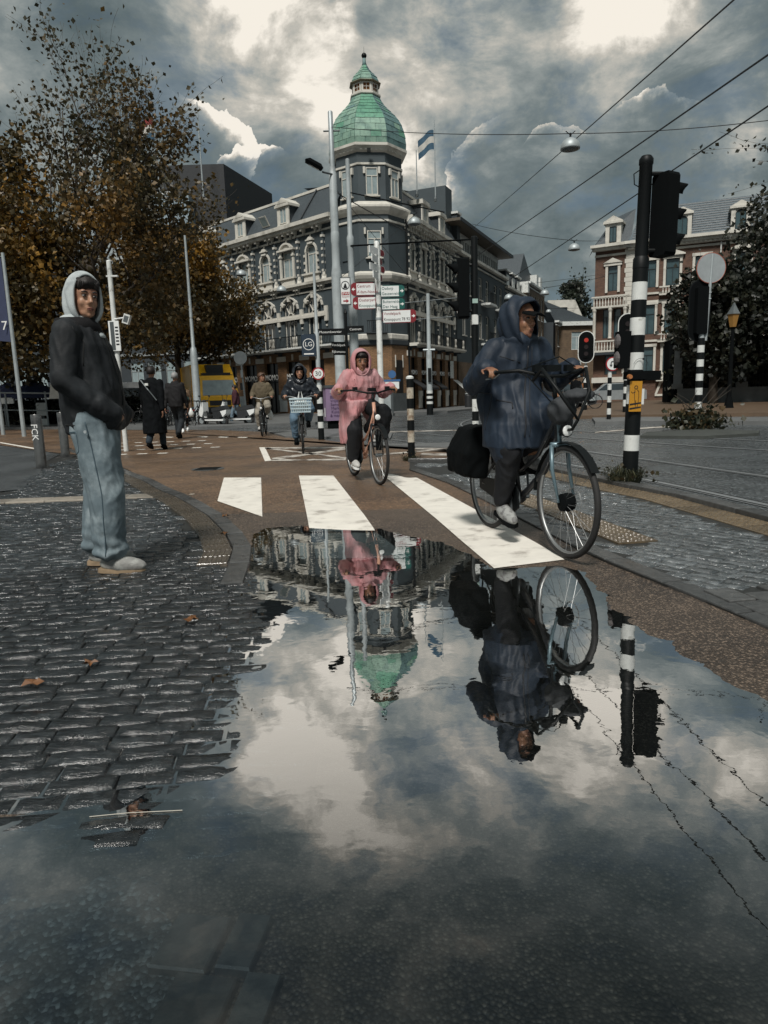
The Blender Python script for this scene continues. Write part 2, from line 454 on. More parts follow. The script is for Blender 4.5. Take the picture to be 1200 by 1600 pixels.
def sdist(poly, x, y):
    """signed distance, positive inside, arrays in and out"""
    x = np.asarray(x, float); y = np.asarray(y, float)
    d = np.full(x.shape, 1e9); ins = np.zeros(x.shape, bool)
    n = len(poly)
    for i in range(n):
        ax, ay = poly[i]; bx_, by_ = poly[(i + 1) % n]
        dx, dy = bx_ - ax, by_ - ay
        t = np.clip(((x - ax) * dx + (y - ay) * dy) / (dx * dx + dy * dy + 1e-12), 0, 1)
        d = np.minimum(d, (x - ax - t * dx) ** 2 + (y - ay - t * dy) ** 2)
        c = ((ay > y) != (by_ > y)) & (x < (bx_ - ax) * (y - ay) / (by_ - ay + 1e-12) + ax)
        ins ^= c
    return np.where(ins, 1, -1) * np.sqrt(d)
def level(x, y, top=.012):
    s = sdist(PUD, x, y)
    x = np.asarray(x, float)
    k = np.where(x < -.3, .030, .022)            # gentler banks on the stones
    z = np.where(s > 0, -np.minimum(.035, s * .09), np.minimum(top, -s * k))
    s2 = sdist(PUD2, x, y)
    z = np.where(s2 > -.12, np.minimum(z, np.where(s2 > 0, -.01, -s2 * .1)), z)
    return z
def lv(x, y, top=.012): return float(level(np.array([x]), np.array([y]), top)[0])

def setting(name, mb, mats, smooth=False):
    o = mb.build(name, mats, smooth=smooth); o['kind'] = 'structure'; return o
def grid_sheet(name, x0, x1, y0, y1, st, mats, z, mi=None, kind='structure', cut=None):
    nx, ny = int(round((x1 - x0) / st)) + 1, int(round((y1 - y0) / st)) + 1
    X, Y = np.meshgrid(np.linspace(x0, x1, nx), np.linspace(y0, y1, ny))
    Z = z(X.ravel(), Y.ravel())
    me = bpy.data.meshes.new(name)
    v = np.stack([X.ravel(), Y.ravel(), Z], 1)
    i = np.arange((nx - 1) * (ny - 1)); r_ = i // (nx - 1); c = i % (nx - 1); a = r_ * nx + c
    f = np.stack([a, a + 1, a + nx + 1, a + nx], 1)
    if cut is not None:
        k = cut(X.ravel(), Y.ravel()); f = f[~k[f].all(axis=1)]
    me.from_pydata(v.tolist(), [], f.tolist())
    me.polygons.foreach_set('use_smooth', [True] * len(me.polygons))
    o = mobj(name, me, mats); o['kind'] = kind
    return o
def rnoise(x, y, amp, sc_):
    return np.array([noise.noise(Vector((a * sc_, b * sc_, 0))) for a, b in zip(x.tolist(), y.tolist())]) * amp

# far ground and road: rings round the near patch so that nothing lies over the puddle
NX0, NX1, NY0, NY1 = -3.2, 1.9, -1.0, 6.2
m = MB()
for x0, x1, y0, y1 in ((-900, NX0, -300, 2000), (NX1, 900, -300, 2000), (NX0, NX1, NY1, 2000), (NX0, NX1, -300, NY0)):
    m.add([(x0, y0, 0), (x1, y0, 0), (x1, y1, 0), (x0, y1, 0)], [(0, 1, 2, 3)])
setting('road', m, ASPH_G)
KERBL = [(-7.6, 16.5), (-5.64, 13.41), (-4.75, 11.9), (-3.92, 10.45), (-3.10, 9.14), (-2.55, 8.1), (-2.08, 7.33), (-1.46, 6.11), (-1.12, 5.28), (-.93, 4.69), (-.86, 4.14), (-.80, 3.58), (-.62, 2.4), (-.47, 1.27), (-.36, .6), (-.2, -.6)]
KERBR = [(.37, 9.45), (.76, 7.90), (.965, 6.6), (1.12, 5.46), (1.19, 4.93), (1.27, 4.36), (1.36, 3.95), (1.50, 3.397), (1.64, 2.765), (1.85, 1.6), (2.1, 0), (2.2, -1)]
def resample(line, st):
    out = []; pts = [Vector(p) for p in line]; acc = 0
    out.append(pts[0].copy())
    for a, b in zip(pts, pts[1:]):
        L = (b - a).length; d = st - acc
        while d <= L: out.append(a + (b - a) * d / L); d += st
        acc = (acc + L) % st
    return [(p.x, p.y) for p in out]
# near bed of brown asphalt with the basin of the puddle in it
SWL = [(-3.4, 1.50), (-8, 4.2), (-6.0, 7.0), (-4.55, 8.5), (-5.3, 10.5), (-6.3, 12.6), (-7.4, 15.3)] + [(a - .02 + (.42 if b < 4.0 else 0), b) for a, b in KERBL[1:14]]
SWA = np.array(SWL)
def in_sw(x, y): return sdist(SWA, x, y) > .02
SWC = np.array([(-9, 1.6)] + [(-9, 16)] + [(a - .03 + min(.42, max(0, (4.3 - b) * .45)), b) for a, b in resample(KERBL, .3) if b > 1.5] + [(-.10, 1.5)])
def bedz(x, y): return level(x, y) + rnoise(x, y, .0011, 26) + rnoise(x, y, .0016, 9)
grid_sheet('cycle_path', -1.5, NX1, .3, NY1, .021, ASPH_B, bedz, cut=lambda x, y: (sdist(SWA, x, y) > .06) & (y > 1.62))
GRAVEL = asphalt('drowned_gravel_asphalt', (.085, .088, .084), (.028, .031, .031), .6, .006, 95, speck=1.0, dk=.3)
grid_sheet('gutter_bed', NX0, -.38, -.6, 1.44, .02, GRAVEL, lambda x, y: level(x, y) + .004 + rnoise(x, y, .003, 10) - .02 * np.clip((y - 1.28 + rnoise(x, y, .16, 4) + rnoise(x, y, .05, 17)) * 14, 0, 1))
PAVBED = mat('wet_sand_joint', (.020, .021, .020), .5, var=.3, scale=30, world_=True)
# coarse brown path beyond
m = MB()
m.add([(p[0], p[1], .010) for p in [(-1.6, 6.1), (NX1, 6.1), (1.9, 9.3), (1.65, 12.26), (1.75,11.431), (1.258,13.004), (0.039,13.809), (-1.171,16.299), (-3.34,21.494), (-6.162,24.801), (-10.027,27.132), (-15.951,33.174), (-17.619,31.709), (-24.945,33.623), (-17.68,23.764), (-10.589,18.963),
    (-7.5,15.467), (-5.772,13.74), (-5.64, 13.6), (-3.92, 10.55), (-3.2, 9.2), (-2.4, 7.6)]], [tuple(range(22))])
setting('cycle_crossing', m, ASPH_BF)

# ---- left pavement bed and its stones
SWL = [(-1.0, 1.45), (-4.2, 1.45), (-7.5, 4.0), (-3.483,5.504), (-4.373,7.69), (-5.42, 10.68), (-6.0, 12.3), (-6.9, 14.6), (-6.1, 14.0)]
bed = MB()
nx, ny = 150, 180
xs = np.linspace(-8, .1, nx); ys = np.linspace(1.45, 15.6, ny)
X, Y = np.meshgrid(xs, ys); SD = sdist(SWA, X, Y); Zb = level(X.ravel(), Y.ravel(), .014).reshape(X.shape) - .010
vid = -np.ones(X.shape, int); vv = []
for j in range(ny):
    for i in range(nx):
        if SD[j, i] > -.12: vid[j, i] = len(vv); vv.append((X[j, i], Y[j, i], Zb[j, i]))
ff = [(vid[j, i], vid[j, i + 1], vid[j + 1, i + 1], vid[j + 1, i]) for j in range(ny - 1) for i in range(nx - 1) if min(vid[j, i], vid[j, i + 1], vid[j + 1, i + 1], vid[j + 1, i]) >= 0]
bed.add(vv, ff)
pave_l = setting('pavement', bed, PAVBED)

def wetstone(name, c, c2, rough=.28, bump=.006, bs=26, rnd=.3, coat=.25):
    m_ = bpy.data.materials.new(name); m_.use_nodes = True
    nt = m_.node_tree; b = nt.nodes['Principled BSDF']; g = NT(nt)
    vec = g.node('ShaderNodeNewGeometry').outputs['Position']
    oi = g.node('ShaderNodeObjectInfo').outputs['Random']
    at = g.node('ShaderNodeAttribute'); at.attribute_name = 'tint'
    colr = g.mix(g.mr(g.noise(vec, 22, 6, .65), .35, .68), c4(c), c4(c2))
    hs = g.node('ShaderNodeHueSaturation'); g.put(hs.inputs['Color'], colr)
    g.put(hs.inputs['Value'], g.m('MULTIPLY', g.mr(oi, 0, 1, 1 - rnd, 1 + rnd, False), g.m('ADD', g.m('MULTIPLY', at.outputs['Fac'], .8), .7)))
    g.put(b.inputs['Base Color'], hs.outputs[0])
    g.put(b.inputs['Roughness'], g.mr(g.noise(vec, 9, 4), .3, .7, rough - .12, rough + .16, False))
    b.inputs['Coat Weight'].default_value = coat; b.inputs['Coat Roughness'].default_value = .07; b.inputs['Coat IOR'].default_value = 1.6
    bn = g.node('ShaderNodeBump'); bn.inputs['Distance'].default_value = bump
    mp = g.vm('MULTIPLY', vec, (.45, 1.5, 1))
    h = g.m('ADD', g.noise(mp, bs, 5, .55, .5), g.m('MULTIPLY', g.noise(vec, bs * 7, 3, .6), .16))
    g.put(bn.inputs['Height'], h); nt.links.new(bn.outputs[0], b.inputs['Normal']); nt.links.new(bn.outputs[0], b.inputs['Coat Normal'])
    MATS[name] = m_
    return m_
STONE = wetstone('wet_dark_paver', (.010, .013, .015), (.034, .041, .045), .24, .013, 26, coat=.45)
STONER = wetstone('wet_grey_paver', (.060, .072, .078), (.20, .22, .23), .24, .016, 26, coat=1.0)  # paler blue-grey mottle painted in place of sky glints on the wet stone
TACT = wetstone('wet_tactile_tile', (.14, .105, .065), (.21, .16, .10), .35, .002, 40)
TACTL = wetstone('wet_ribbed_tile', (.085, .070, .052), (.13, .105, .075), .33, .003, 40, coat=.6)
SLABM = wetstone('wet_pale_slab', (.33, .30, .25), (.42, .38, .32), .4, .002, 14)
DROWN = wetstone('drowned_slab', (.07, .07, .065), (.15, .145, .13), .5, .002, 30)
KERBM = wetstone('wet_kerb_stone', (.075, .078, .078), (.12, .122, .12), .35, .003, 20)

def stone_mesh(w_, d_, h, seed, name='paving_stone'):
    """one weathered clinker: bevelled, top surface uneven, 40-odd triangles"""
    rr = random.Random(seed)
    nx_, ny_ = 4, 2
    v, f = [], []
    be = min(w_, d_) * .09
    for j in range(ny_ + 1):
        for i in range(nx_ + 1):
            x = -w_ / 2 + be + (w_ - 2 * be) * i / nx_; y = -d_ / 2 + be + (d_ - 2 * be) * j / ny_
            v.append((x + rr.uniform(-.1, .1) * be, y + rr.uniform(-.2, .2) * be, h + rr.uniform(-.0028, .0028)))
    for j in range(ny_):
        for i in range(nx_):
            a = j * (nx_ + 1) + i; f.append((a, a + 1, a + nx_ + 2, a + nx_ + 1))
    ring = [i for i in range(nx_ + 1)] + [nx_ + (nx_ + 1) * j for j in range(1, ny_ + 1)] + [ny_ * (nx_ + 1) + i for i in range(nx_ - 1, -1, -1)] + [(nx_ + 1) * j for j in range(ny_ - 1, 0, -1)]
    base = len(v)
    for a in ring:
        x, y, z = v[a]
        sx_ = w_ / 2 if x > 0 else -w_ / 2; sy_ = d_ / 2 if y > 0 else -d_ / 2
        nx2 = sx_ if abs(abs(x) - (w_ / 2 - be)) < be * .3 else x
        ny2 = sy_ if abs(abs(y) - (d_ / 2 - be)) < be * .3 else y
        v.append((nx2, ny2, h - .007 + rr.uniform(-.001, .001)))
    b2 = len(v)
    for k in range(base, b2):
        x, y, z = v[k]; v.append((x, y, -.02))
    n = len(ring)
    for k in range(n):
        f.append((ring[k], base + k, base + (k + 1) % n, ring[(k + 1) % n]))
        f.append((base + k, b2 + k, b2 + (k + 1) % n, base + (k + 1) % n))
    me = bpy.data.meshes.new(name); me.from_pydata(v, [], f); me.update()
    me.polygons.foreach_set('use_smooth', [True] * len(me.polygons))
    return me

def lay_stones(parent, poly, ang, sl, sw, mat_, name, xr, yr, cap_n=300, lvl_top=.014, key=None, zextra=0.0, seed=1, bend=0.0, skip=None):
    """running bond of separate stones inside poly; the nearest cap_n are objects, the rest one part"""
    rr = random.Random(seed)
    LS = [sl * q for q in (.68, .85, 1.0, 1.0, 1.12, 1.25)]
    pool = [stone_mesh(LS[k % 6] * .982, sw * .955, .006, seed * 50 + k, name) for k in range(18)]
    for p_ in pool: p_.materials.append(mat_)
    ca, sa = math.cos(ang), math.sin(ang)
    items = []
    cx_, cy_ = (xr[0] + xr[1]) / 2, (yr[0] + yr[1]) / 2
    L = max(xr[1] - xr[0], yr[1] - yr[0]) * .8
    nr = int(L * 2 / sw)
    for r_ in range(-nr // 2, nr // 2):
        x = -L + rr.uniform(0, sl)
        while x < L:
            li = rr.randrange(6); ww = LS[li]
            px_, py_ = x + ww / 2, r_ * sw
            py2 = py_ + bend * px_ * px_
            X_, Y_ = cx_ + ca * px_ - sa * py2, cy_ + sa * px_ + ca * py2
            if xr[0] < X_ < xr[1] and yr[0] < Y_ < yr[1]: items.append((X_, Y_, ang + 2 * bend * px_, li))
            x += ww
    arr = np.array([(q[0], q[1]) for q in items])
    sd = sdist(poly, arr[:, 0], arr[:, 1])
    z = level(arr[:, 0], arr[:, 1], lvl_top) + zextra
    GX = (level(arr[:, 0] + .1 * ca, arr[:, 1] + .1 * sa, lvl_top) - level(arr[:, 0] - .1 * ca, arr[:, 1] - .1 * sa, lvl_top)) / .2
    GY = (level(arr[:, 0] - .05 * sa, arr[:, 1] + .05 * ca, lvl_top) - level(arr[:, 0] + .05 * sa, arr[:, 1] - .05 * ca, lvl_top)) / .1
    keep = [i for i in range(len(items)) if sd[i] > sl * .05 and (skip is None or not skip(arr[i, 0], arr[i, 1]))]
    keep.sort(key=lambda i: arr[i, 0] ** 2 + arr[i, 1] ** 2)
    vis = lambda i: abs(arr[i, 0]) < arr[i, 1] * .62 + .15
    keep = [i for i in keep if vis(i)]
    rest = MB(); tint = []
    for q, i in enumerate(keep):
        me = pool[items[i][3] + 6 * rr.randrange(3)]
        zz = z[i] + rr.uniform(-.0030, .0022) - .0042
        rot = Matrix.Rotation(items[i][2] + rr.uniform(-.02, .02), 4, 'Z') @ Matrix.Rotation(rr.gauss(0, .016) + GY[i], 4, 'X') @ Matrix.Rotation(rr.gauss(0, .010) - GX[i], 4, 'Y')
        M_ = Matrix.Translation((items[i][0], items[i][1], zz)) @ rot
        if q < cap_n:
            o = bpy.data.objects.new(name, me); col.objects.link(o); o.parent = parent; o.matrix_local = M_
        else:
            n0 = len(rest.v)
            rest.T = M_; rest.add([v.co for v in me.vertices], [tuple(p.vertices) for p in me.polygons])
            tint += [rr.random()] * (len(rest.v) - n0)
    if rest.v:
        rest.T = None
        o = rest.build(name + '_field', mat_, parent, smooth=True); o['kind'] = 'stuff'
        at = o.data.attributes.new('tint', 'FLOAT', 'POINT'); at.data.foreach_set('value', tint)
    return len(keep)

slabline = lambda x, y: abs((y - 7.55) - (x + 3.2) * .06) < .19 and x < -2.0
def offset_poly(line, d0, d1):
    L0, L1 = [], []
    for i, p in enumerate(line):
        a = Vector(line[max(0, i - 1)]); b = Vector(line[min(len(line) - 1, i + 1)])
        t = (b - a).normalized(); n = Vector((-t.y, t.x))
        L0.append((p[0] + n.x * d0, p[1] + n.y * d0)); L1.append((p[0] + n.x * d1, p[1] + n.y * d1))
    return L0, L1
# stones stop where the tactile band and the kerb run
lk = resample(KERBL, .3)
left_in, left_tact = offset_poly(lk, -.13, -.35)
left_in0 = [(a + min(.40, max(0, (4.3 - b) * .45)), b) for a, b in lk]
SWP = np.array([p for p in SWL[:7]] + [tuple(p) for p in left_tact if 1.7 < p[1] < 13.4 and p[1] > 4.3] + [tuple(p) for p in left_in0 if 1.4 < p[1] <= 4.3])
print('poly',len(SWP));n_ = lay_stones(pave_l, SWP, R(3), .19, .076, STONE, 'paving_stone', (-8, -.3), (1.4, 15.4), 300, bend=.012, skip=slabline)

def band(parent, line, d0, d1, st, mat_, name, h=.02, gap=.008, ribs=0, top=.014, y0=-99, y1=99, cap_n=300, studs=0, zl=None):
    """row of separate blocks following a line"""
    ln = resample(line, st)
    A, B = offset_poly(ln, d0, d1)
    k = 0
    for i in range(len(ln) - 1):
        if not (y0 < ln[i][1] < y1): continue
        a0, a1, b0, b1 = Vector(A[i]), Vector(A[i + 1]), Vector(B[i]), Vector(B[i + 1])
        c = (a0 + a1 + b0 + b1) / 4
        sh = lambda p: p + (c - p).normalized() * gap * .7
        a0, a1, b0, b1 = map(sh, (a0, a1, b0, b1))
        z = (lv(c.x, c.y, top) if zl is None else zl) + random.uniform(-.0015, .0015)
        m = MB()
        q = [(p.x - c.x, p.y - c.y) for p in (a0, a1, b1, b0)]
        tp = [(x * .96, y * .96) for x, y in q]
        m.loft([[(x, y, -.04) for x, y in q], [(x, y, h - .005) for x, y in q], [(x, y, h) for x, y in tp]])
        if ribs:
            for r_ in range(ribs):
                t = (r_ + .5) / ribs
                p0 = Vector(q[0]).lerp(Vector(q[3]), t); p1 = Vector(q[1]).lerp(Vector(q[2]), t)
                dd = (Vector(q[3]) - Vector(q[0])).normalized() * .010
                p0, p1 = p0 * .96, p1 * .96
                m.loft([[(*(p0 - dd), h), (*(p0 + dd), h), (*(p1 + dd), h), (*(p1 - dd), h)], [(*(p0 - dd * .5), h + .006), (*(p0 + dd * .5), h + .006), (*(p1 + dd * .5), h + .006), (*(p1 - dd * .5), h + .006)]])
        if studs:
            for u_ in range(studs):
                for v_ in range(studs):
                    p = Vector(q[0]).lerp(Vector(q[1]), (u_ + .5) / studs).lerp(Vector(q[3]).lerp(Vector(q[2]), (u_ + .5) / studs), (v_ + .5) / studs) * .95
                    m.lathe([(.013, h - .001), (.010, h + .007)], 6, (p.x, p.y, 0))
        m.build(name, mat_, parent, (c.x, c.y, z)); k += 1
    return k
kl = setting('kerb', MB().prism([(-7.62, 16.5), (-7.5, 16.5), (-7.5, 16.38), (-7.62, 16.38)], -.03, .03), KERBM)
band(kl, KERBL, 0.0, -.13, .5, KERBM, 'kerb_stone', .016, y0=3.9)
tl = setting('tactile_paving', MB().box(-4.95, 11.9, -.03, -4.85, 12.0, .015), TACT)
band(tl, KERBL, -.14, -.34, .2, TACTL, 'tactile_tile', .014, .006, ribs=6, y0=4.3, y1=11.9)
# pale flag stones across the pavement
sp = setting('slab_path', MB().box(-2.2, 7.62, -.03, -2.15, 7.7, .012), SLABM)
band(sp, [(-7.5, 7.30), (-4.28, 7.50), (-2.35, 7.61)], -.15, .15, .42, SLABM, 'flag_stone', .014, .008, zl=.010)
# slabs of the old gutter under the water
gs = setting('sunken_gutter', MB().box(-.49, -.4, -.06, -.2, -.3, -.02), SLABM)
for x, y, w_, l_ in ((-.412, 1.20, .115, .14), (-.305, 1.20, .07, .14), (-.370, 1.05, .12, .14), (-.262, 1.05, .065, .14), (-.352, .90, .12, .14), (-.24, .90, .065, .14), (-.33, .74, .12, .15), (-.21, .74, .07, .15)):
    m = MB(); m.loft([[(a * w_ / 2 * k, b * l_ / 2 * k, z) for a, b in ((-1, -1), (1, -1), (1, 1), (-1, 1))] for k, z in ((1, -.02), (1, .007), (.94, .011))])
    m.build('gutter_slab', DROWN, gs, (x, y, -.024 + random.uniform(-.001, .001)), R(-9))

print('stones',n_)
for px_, py_, rz_, zt_ in (((-0.696,1.505)[0], (-0.696,1.505)[1], .12, .0045), ((-0.649,1.574)[0], (-0.649,1.574)[1], -.05, .0035), ((-0.752,1.565)[0], (-0.752,1.565)[1], .2, .0015)):
    me_ = stone_mesh(.15, .055, .006, int(px_ * 1000), 'paving_stone'); me_.materials.append(STONE)
    o = bpy.data.objects.new('paving_stone', me_); col.objects.link(o); o.parent = pave_l
    o.matrix_local = Matrix.Translation((px_, py_, zt_ - .008)) @ Matrix.Rotation(rz_, 4, 'Z') @ Matrix.Rotation(.03, 4, 'X') @ Matrix.Rotation(-.05, 4, 'Y')
tw = MB().path([(-0.783,1.601,0.002), (-0.687,1.611,0.003), (-0.548,1.617,0.002)], .0012, 4).build('twig', mat('pale_straw', (.35, .33, .28), .6), None); tag(tw, 'thin pale straw floating in the puddle below the wet stones', 'straw')
# ---- water
WATER = bpy.data.materials.new('puddle_water'); WATER.use_nodes = True
nt = WATER.node_tree; nt.nodes.clear(); g = NT(nt)
outn = g.node('ShaderNodeOutputMaterial'); gl = g.node('ShaderNodeBsdfGlossy'); tr = g.node('ShaderNodeBsdfTransparent'); mxs = g.node('ShaderNodeMixShader')
gl.inputs['Roughness'].default_value = 0.0; gl.inputs['Color'].default_value = (1, 1, 1, 1)
tr.inputs['Color'].default_value = (.34, .40, .43, 1)
lwt = g.node('ShaderNodeLayerWeight'); lwt.inputs['Blend'].default_value = .5
vec = g.node('ShaderNodeNewGeometry').outputs['Position']
bn = g.node('ShaderNodeBump'); bn.inputs['Distance'].default_value = .00045
g.put(bn.inputs['Height'], g.m('ADD', g.noise(vec, 7, 2, .5, .5), g.m('MULTIPLY', g.noise(vec, 38, 2, .5), .10)))
nt.links.new(bn.outputs[0], gl.inputs['Normal']); nt.links.new(bn.outputs[0], lwt.inputs['Normal'])
nt.links.new(g.mr(lwt.outputs['Facing'], .29, .64, .08, .66), mxs.inputs[0]); nt.links.new(tr.outputs[0], mxs.inputs[1]); nt.links.new(gl.outputs[0], mxs.inputs[2])
nt.links.new(mxs.outputs[0], outn.inputs[0])
m = MB(); m.add([(-3.2, -.5, 0), (1.9, -.5, 0), (1.9, 6.3, 0), (-3.2, 6.3, 0)], [(0, 1, 2, 3)])
pw = setting('puddle', m, WATER)
m = MB(); m.add([(-.2, 8.4, .004), (2.2, 8.4, .004), (2.2, 10.4, .004), (-.2, 10.4, .004)], [(0, 1, 2, 3)])

# ---- zebra stripes and other paint (thin sheets that follow the asphalt)
def patch(name, quad, mat_, off=.004, n=(10, 40), flat=None, parent=None):
    a, b, c, d = [Vector(q) for q in quad]
    P_ = [[(a.lerp(b, i / n[0])).lerp(d.lerp(c, i / n[0]), j / n[1]) for i in range(n[0] + 1)] for j in range(n[1] + 1)]
    X = np.array([p.x for r_ in P_ for p in r_]); Y = np.array([p.y for r_ in P_ for p in r_])
    Z = (level(X, Y) if flat is None else np.full(X.shape, flat)) + off
    f = [(j * (n[0] + 1) + i, j * (n[0] + 1) + i + 1, (j + 1) * (n[0] + 1) + i + 1, (j + 1) * (n[0] + 1) + i) for j in range(n[1]) for i in range(n[0])]
    me = bpy.data.meshes.new(name); me.from_pydata(np.stack([X, Y, Z], 1).tolist(), [], f)
    me.polygons.foreach_set('use_smooth', [True] * len(f))
    o = mobj(name, me, mat_, parent)
    if parent is None: o['kind'] = 'structure'
    return o
zc = patch('zebra_crossing', [(-1.736,7.035), (-1.087,5.986), (-1.631,9.062), (-2.158,9.194)], PAINT)
patch('stripe', [(-0.6,5.355), (-0.075,5.274), (-0.66,9.032), (-1.136,9.154)], PAINT, .005, parent=zc)
patch('stripe', [(0.653,3.979), (1.117,4.13), (0.355,8.988), (-0.019,9.086)], PAINT, .005, parent=zc)
patch('stripe', [(-0.471,4.532), (0.163,4.448), (-0.065,5.221), (-0.594,5.302)], PAINT, .004, parent=zc)
bm = patch('box_marking', [(-2.681,14.889), (-2.546,14.836), (-1.89,11.567), (-1.985,11.484)], PAINT, .005, (2, 4), .010)
for q in ([(-2.546,14.836), (-0.765,14.305), (-0.742,13.862), (-2.467,14.361)], [(-1.929,11.812), (-0.623,11.507), (-0.608,11.217), (-1.881,11.507)],
          [(-1.969,12.067), (-0.751,14.036), (-0.69,13.595), (-1.84,11.666)], [(-2.482,14.453), (-2.471,14.715), (-0.579,11.731), (-0.623,11.507)]):
    patch('painted_line', q, PAINTD, .004, (2, 6), .011, bm)
lm = patch('lane_marking', [(0.03,12.026), (1.764,13.124), (1.736,13.384), (0.031,12.291)], PAINTD, .005, (2, 4), .010)
for q in ([(0.529,13.127), (1.229,12.708), (1.273,13.156), (0.667,13.394)], [(0.641,11.815), (1.36,11.321), (1.418,11.801), (0.719,12.182)], [(0.539,10.907), (1.017,10.544), (1.047,10.852), (0.601,11.108)]):
    patch('painted_line', q, PAINTD, .004, (2, 2), .011, lm)
for k in range(9):
    x = 178 + k * 13
    pass
for (a, b) in ((-5.41,20.197), (-5.063,19.869)), ((-4.684,19.681), (-4.357,19.369)), ((-4.034,19.21), (-3.737,18.976)), ((-7.216,20.779), (-6.868,20.608)), ((-6.585,20.625), (-6.189,20.273)):
    patch('painted_line', [(a[0], a[1] - .14), (b[0], b[1] - .14), (b[0], b[1] + .14), (a[0], a[1] + .14)], PAINT, .004, (1, 1), .011, lm)
for r_ in range(4):
    for k in range(8):
        if r_ == 3 and k > 4: continue
        x, y = -7.8 + k * .42 + r_ * .5, 18.0 - r_ * 1.35
        patch('block_mark', [(x, y), (x + .2, y), (x + .2, y + .18), (x, y + .18)], PAINT, .004, (1, 1), .011, lm)
patch('edge_line', [(-11.144,19.97), (-8.191,16.274), (-8.431,16.759), (-11.445,20.514)], PAINT, .004, (2, 6), .013)
for q in ([(11.225,19.894), (7.051,18.196), (6.831,17.627), (10.845,19.217)], [(7.051,18.196), (5.296,16.941), (5.142,16.446), (6.831,17.627)], [(0.069,19.581), (2.959,19.302), (3.01,19.638), (0.071,20.104)]):
    patch('lane_line', q, PAINTD, .006, (2, 4), .001)

# ---- left service road patch: grey, white edge
m = MB(); m.add([(p[0], p[1], .014) for p in [(-10.416,18.649), (-7.302,15.052), (-6.9, 14.6), (-6.3, 12.7), (-5.35, 10.6), (-4.6, 8.6), (-6.0, 7.2), (-9, 5), (-22, 9), (-22, 24)]], [tuple(range(10))])
setting('service_road', m, asphalt('smooth_grey_asphalt', (.075, .085, .09), (.055, .063, .068), .42, .002, 90))

# ---- right hand island between the cycle path and the tram lane
OUT = [(.43, 10.73), (.9, 10.75), (1.30, 10.45), (1.9, 9.9), (2.2, 9.3), (2.50, 7.9), (2.68, 7.04), (2.86, 6.5), (3.02, 5.24), (3.25, 3.0), (3.5, 0), (3.6, -1)]
IPOLY = np.array([p for p in KERBR] + OUT[::-1])
def isl_z(x, y): return .022
m = MB(); m.prism([tuple(p) for p in IPOLY][::-1], -.05, .018)
isl = setting('traffic_island', m, PAVBED)
tr_band = np.array([(1.36, 7.9), (1.93, 4.5), (1.47, 4.1), (1.14, 6.3)])
ITRI = np.array([(0.877,6.331), (1.477,7.736), (1.889,4.368), (1.534,4.145), (1.323,4.241)])
a0, a1 = Vector((1.33, 7.75)), Vector((1.86, 4.45))
dv = (a1 - a0).normalized()
TILEC = []
for i in range(11):
    for j in range(3):
        c = a0 + dv * (.15 + .3 * i) + Vector((-dv.y, dv.x)) * -(.15 + .3 * j)
        if sdist(ITRI, np.array([c.x]), np.array([c.y]))[0] > -.03 and sdist(IPOLY, np.array([c.x]), np.array([c.y]))[0] > .27: TILEC.append((c.x, c.y))
bp = Vector((1.558,3.316)); d1 = Vector((.16, -.985)).normalized(); d2 = Vector((.985, .16))
SLABC = []
for i in range(7):
    for j in range(5):
        c = bp + d1 * (.10 + i * .215 + (j % 2) * .1) + d2 * (.12 + j * .15 + .02 * i); SLABC.append((c.x, c.y))
def skip_isl(x, y):
    return any((x - q[0]) ** 2 + (y - q[1]) ** 2 < .205 ** 2 for q in TILEC) or (sdist(PUD2, np.array([x]), np.array([y]))[0] > -.03) or any((x - q[0]) ** 2 + (y - q[1]) ** 2 < .12 ** 2 for q in SLABC)
kin, kin2 = offset_poly(resample(KERBR, .3), .14, .16)
kou, kou2 = offset_poly(resample(OUT, .3), -.50, -.16)
IP2 = np.array([p for p in kin] + [p for p in kou][::-1])
_lv = level
level = lambda x, y, top=.012: np.full(np.shape(x), .0225)
lay_stones(isl, IP2, R(-52), .20, .095, STONER, 'paving_stone', (0, 6), (.8, 11), 300, seed=3, skip=skip_isl)
level = _lv
kr = setting('island_kerb', MB().box(2.1, -1, -.05, 2.2, -.9, .02), KERBM)
band(kr, KERBR, .0, .13, .55, KERBM, 'kerb_stone', .02, zl=.006)
band(kr, OUT, -.0, -.15, .8, KERBM, 'kerb_stone', .05, zl=.015)
tr2 = setting('tactile_strip', MB().box(3.1, -.9, 0, 3.2, -.8, .03), TACT)
band(tr2, OUT, -.16, -.46, .3, TACT, 'tactile_tile', .006, .006, studs=5, zl=.024, y1=9.2)
# studded tiles across the cyclists' waiting area
for cx_, cy_ in TILEC:
    m = MB(); m.loft([[(a * .145, b * .145, z) for a, b in ((-1, -1), (1, -1), (1, 1), (-1, 1))] for z in (-.02, .006)])
    for u_ in range(5):
        for v_ in range(5): m.lathe([(.014, .005), (.010, .012)], 6, (-.115 + u_ * .0575, -.115 + v_ * .0575, 0))
    m.build('tactile_tile', TACT, tr2, (cx_, cy_, .024), math.atan2(dv.y, dv.x))
# worn grey kerb slabs at the right edge
ks = setting('slab_ramp', MB().box(2.3, 1.0, -.02, 2.4, 1.1, .02), PAVBED)
for cx_, cy_ in SLABC:
    if sdist(IPOLY, np.array([cx_]), np.array([cy_]))[0] < .10: continue
    m = MB(); m.loft([[(a * .100 * k, b * .070 * k, z) for a, b in ((-1, -1), (1, -1), (1, 1), (-1, 1))] for k, z in ((1, -.02), (1, .006), (.95, .010))])
    m.build('paving_slab', KERBM, ks, (cx_, cy_, .022 + random.uniform(-.002, .002)), math.atan2(d1.y, d1.x))

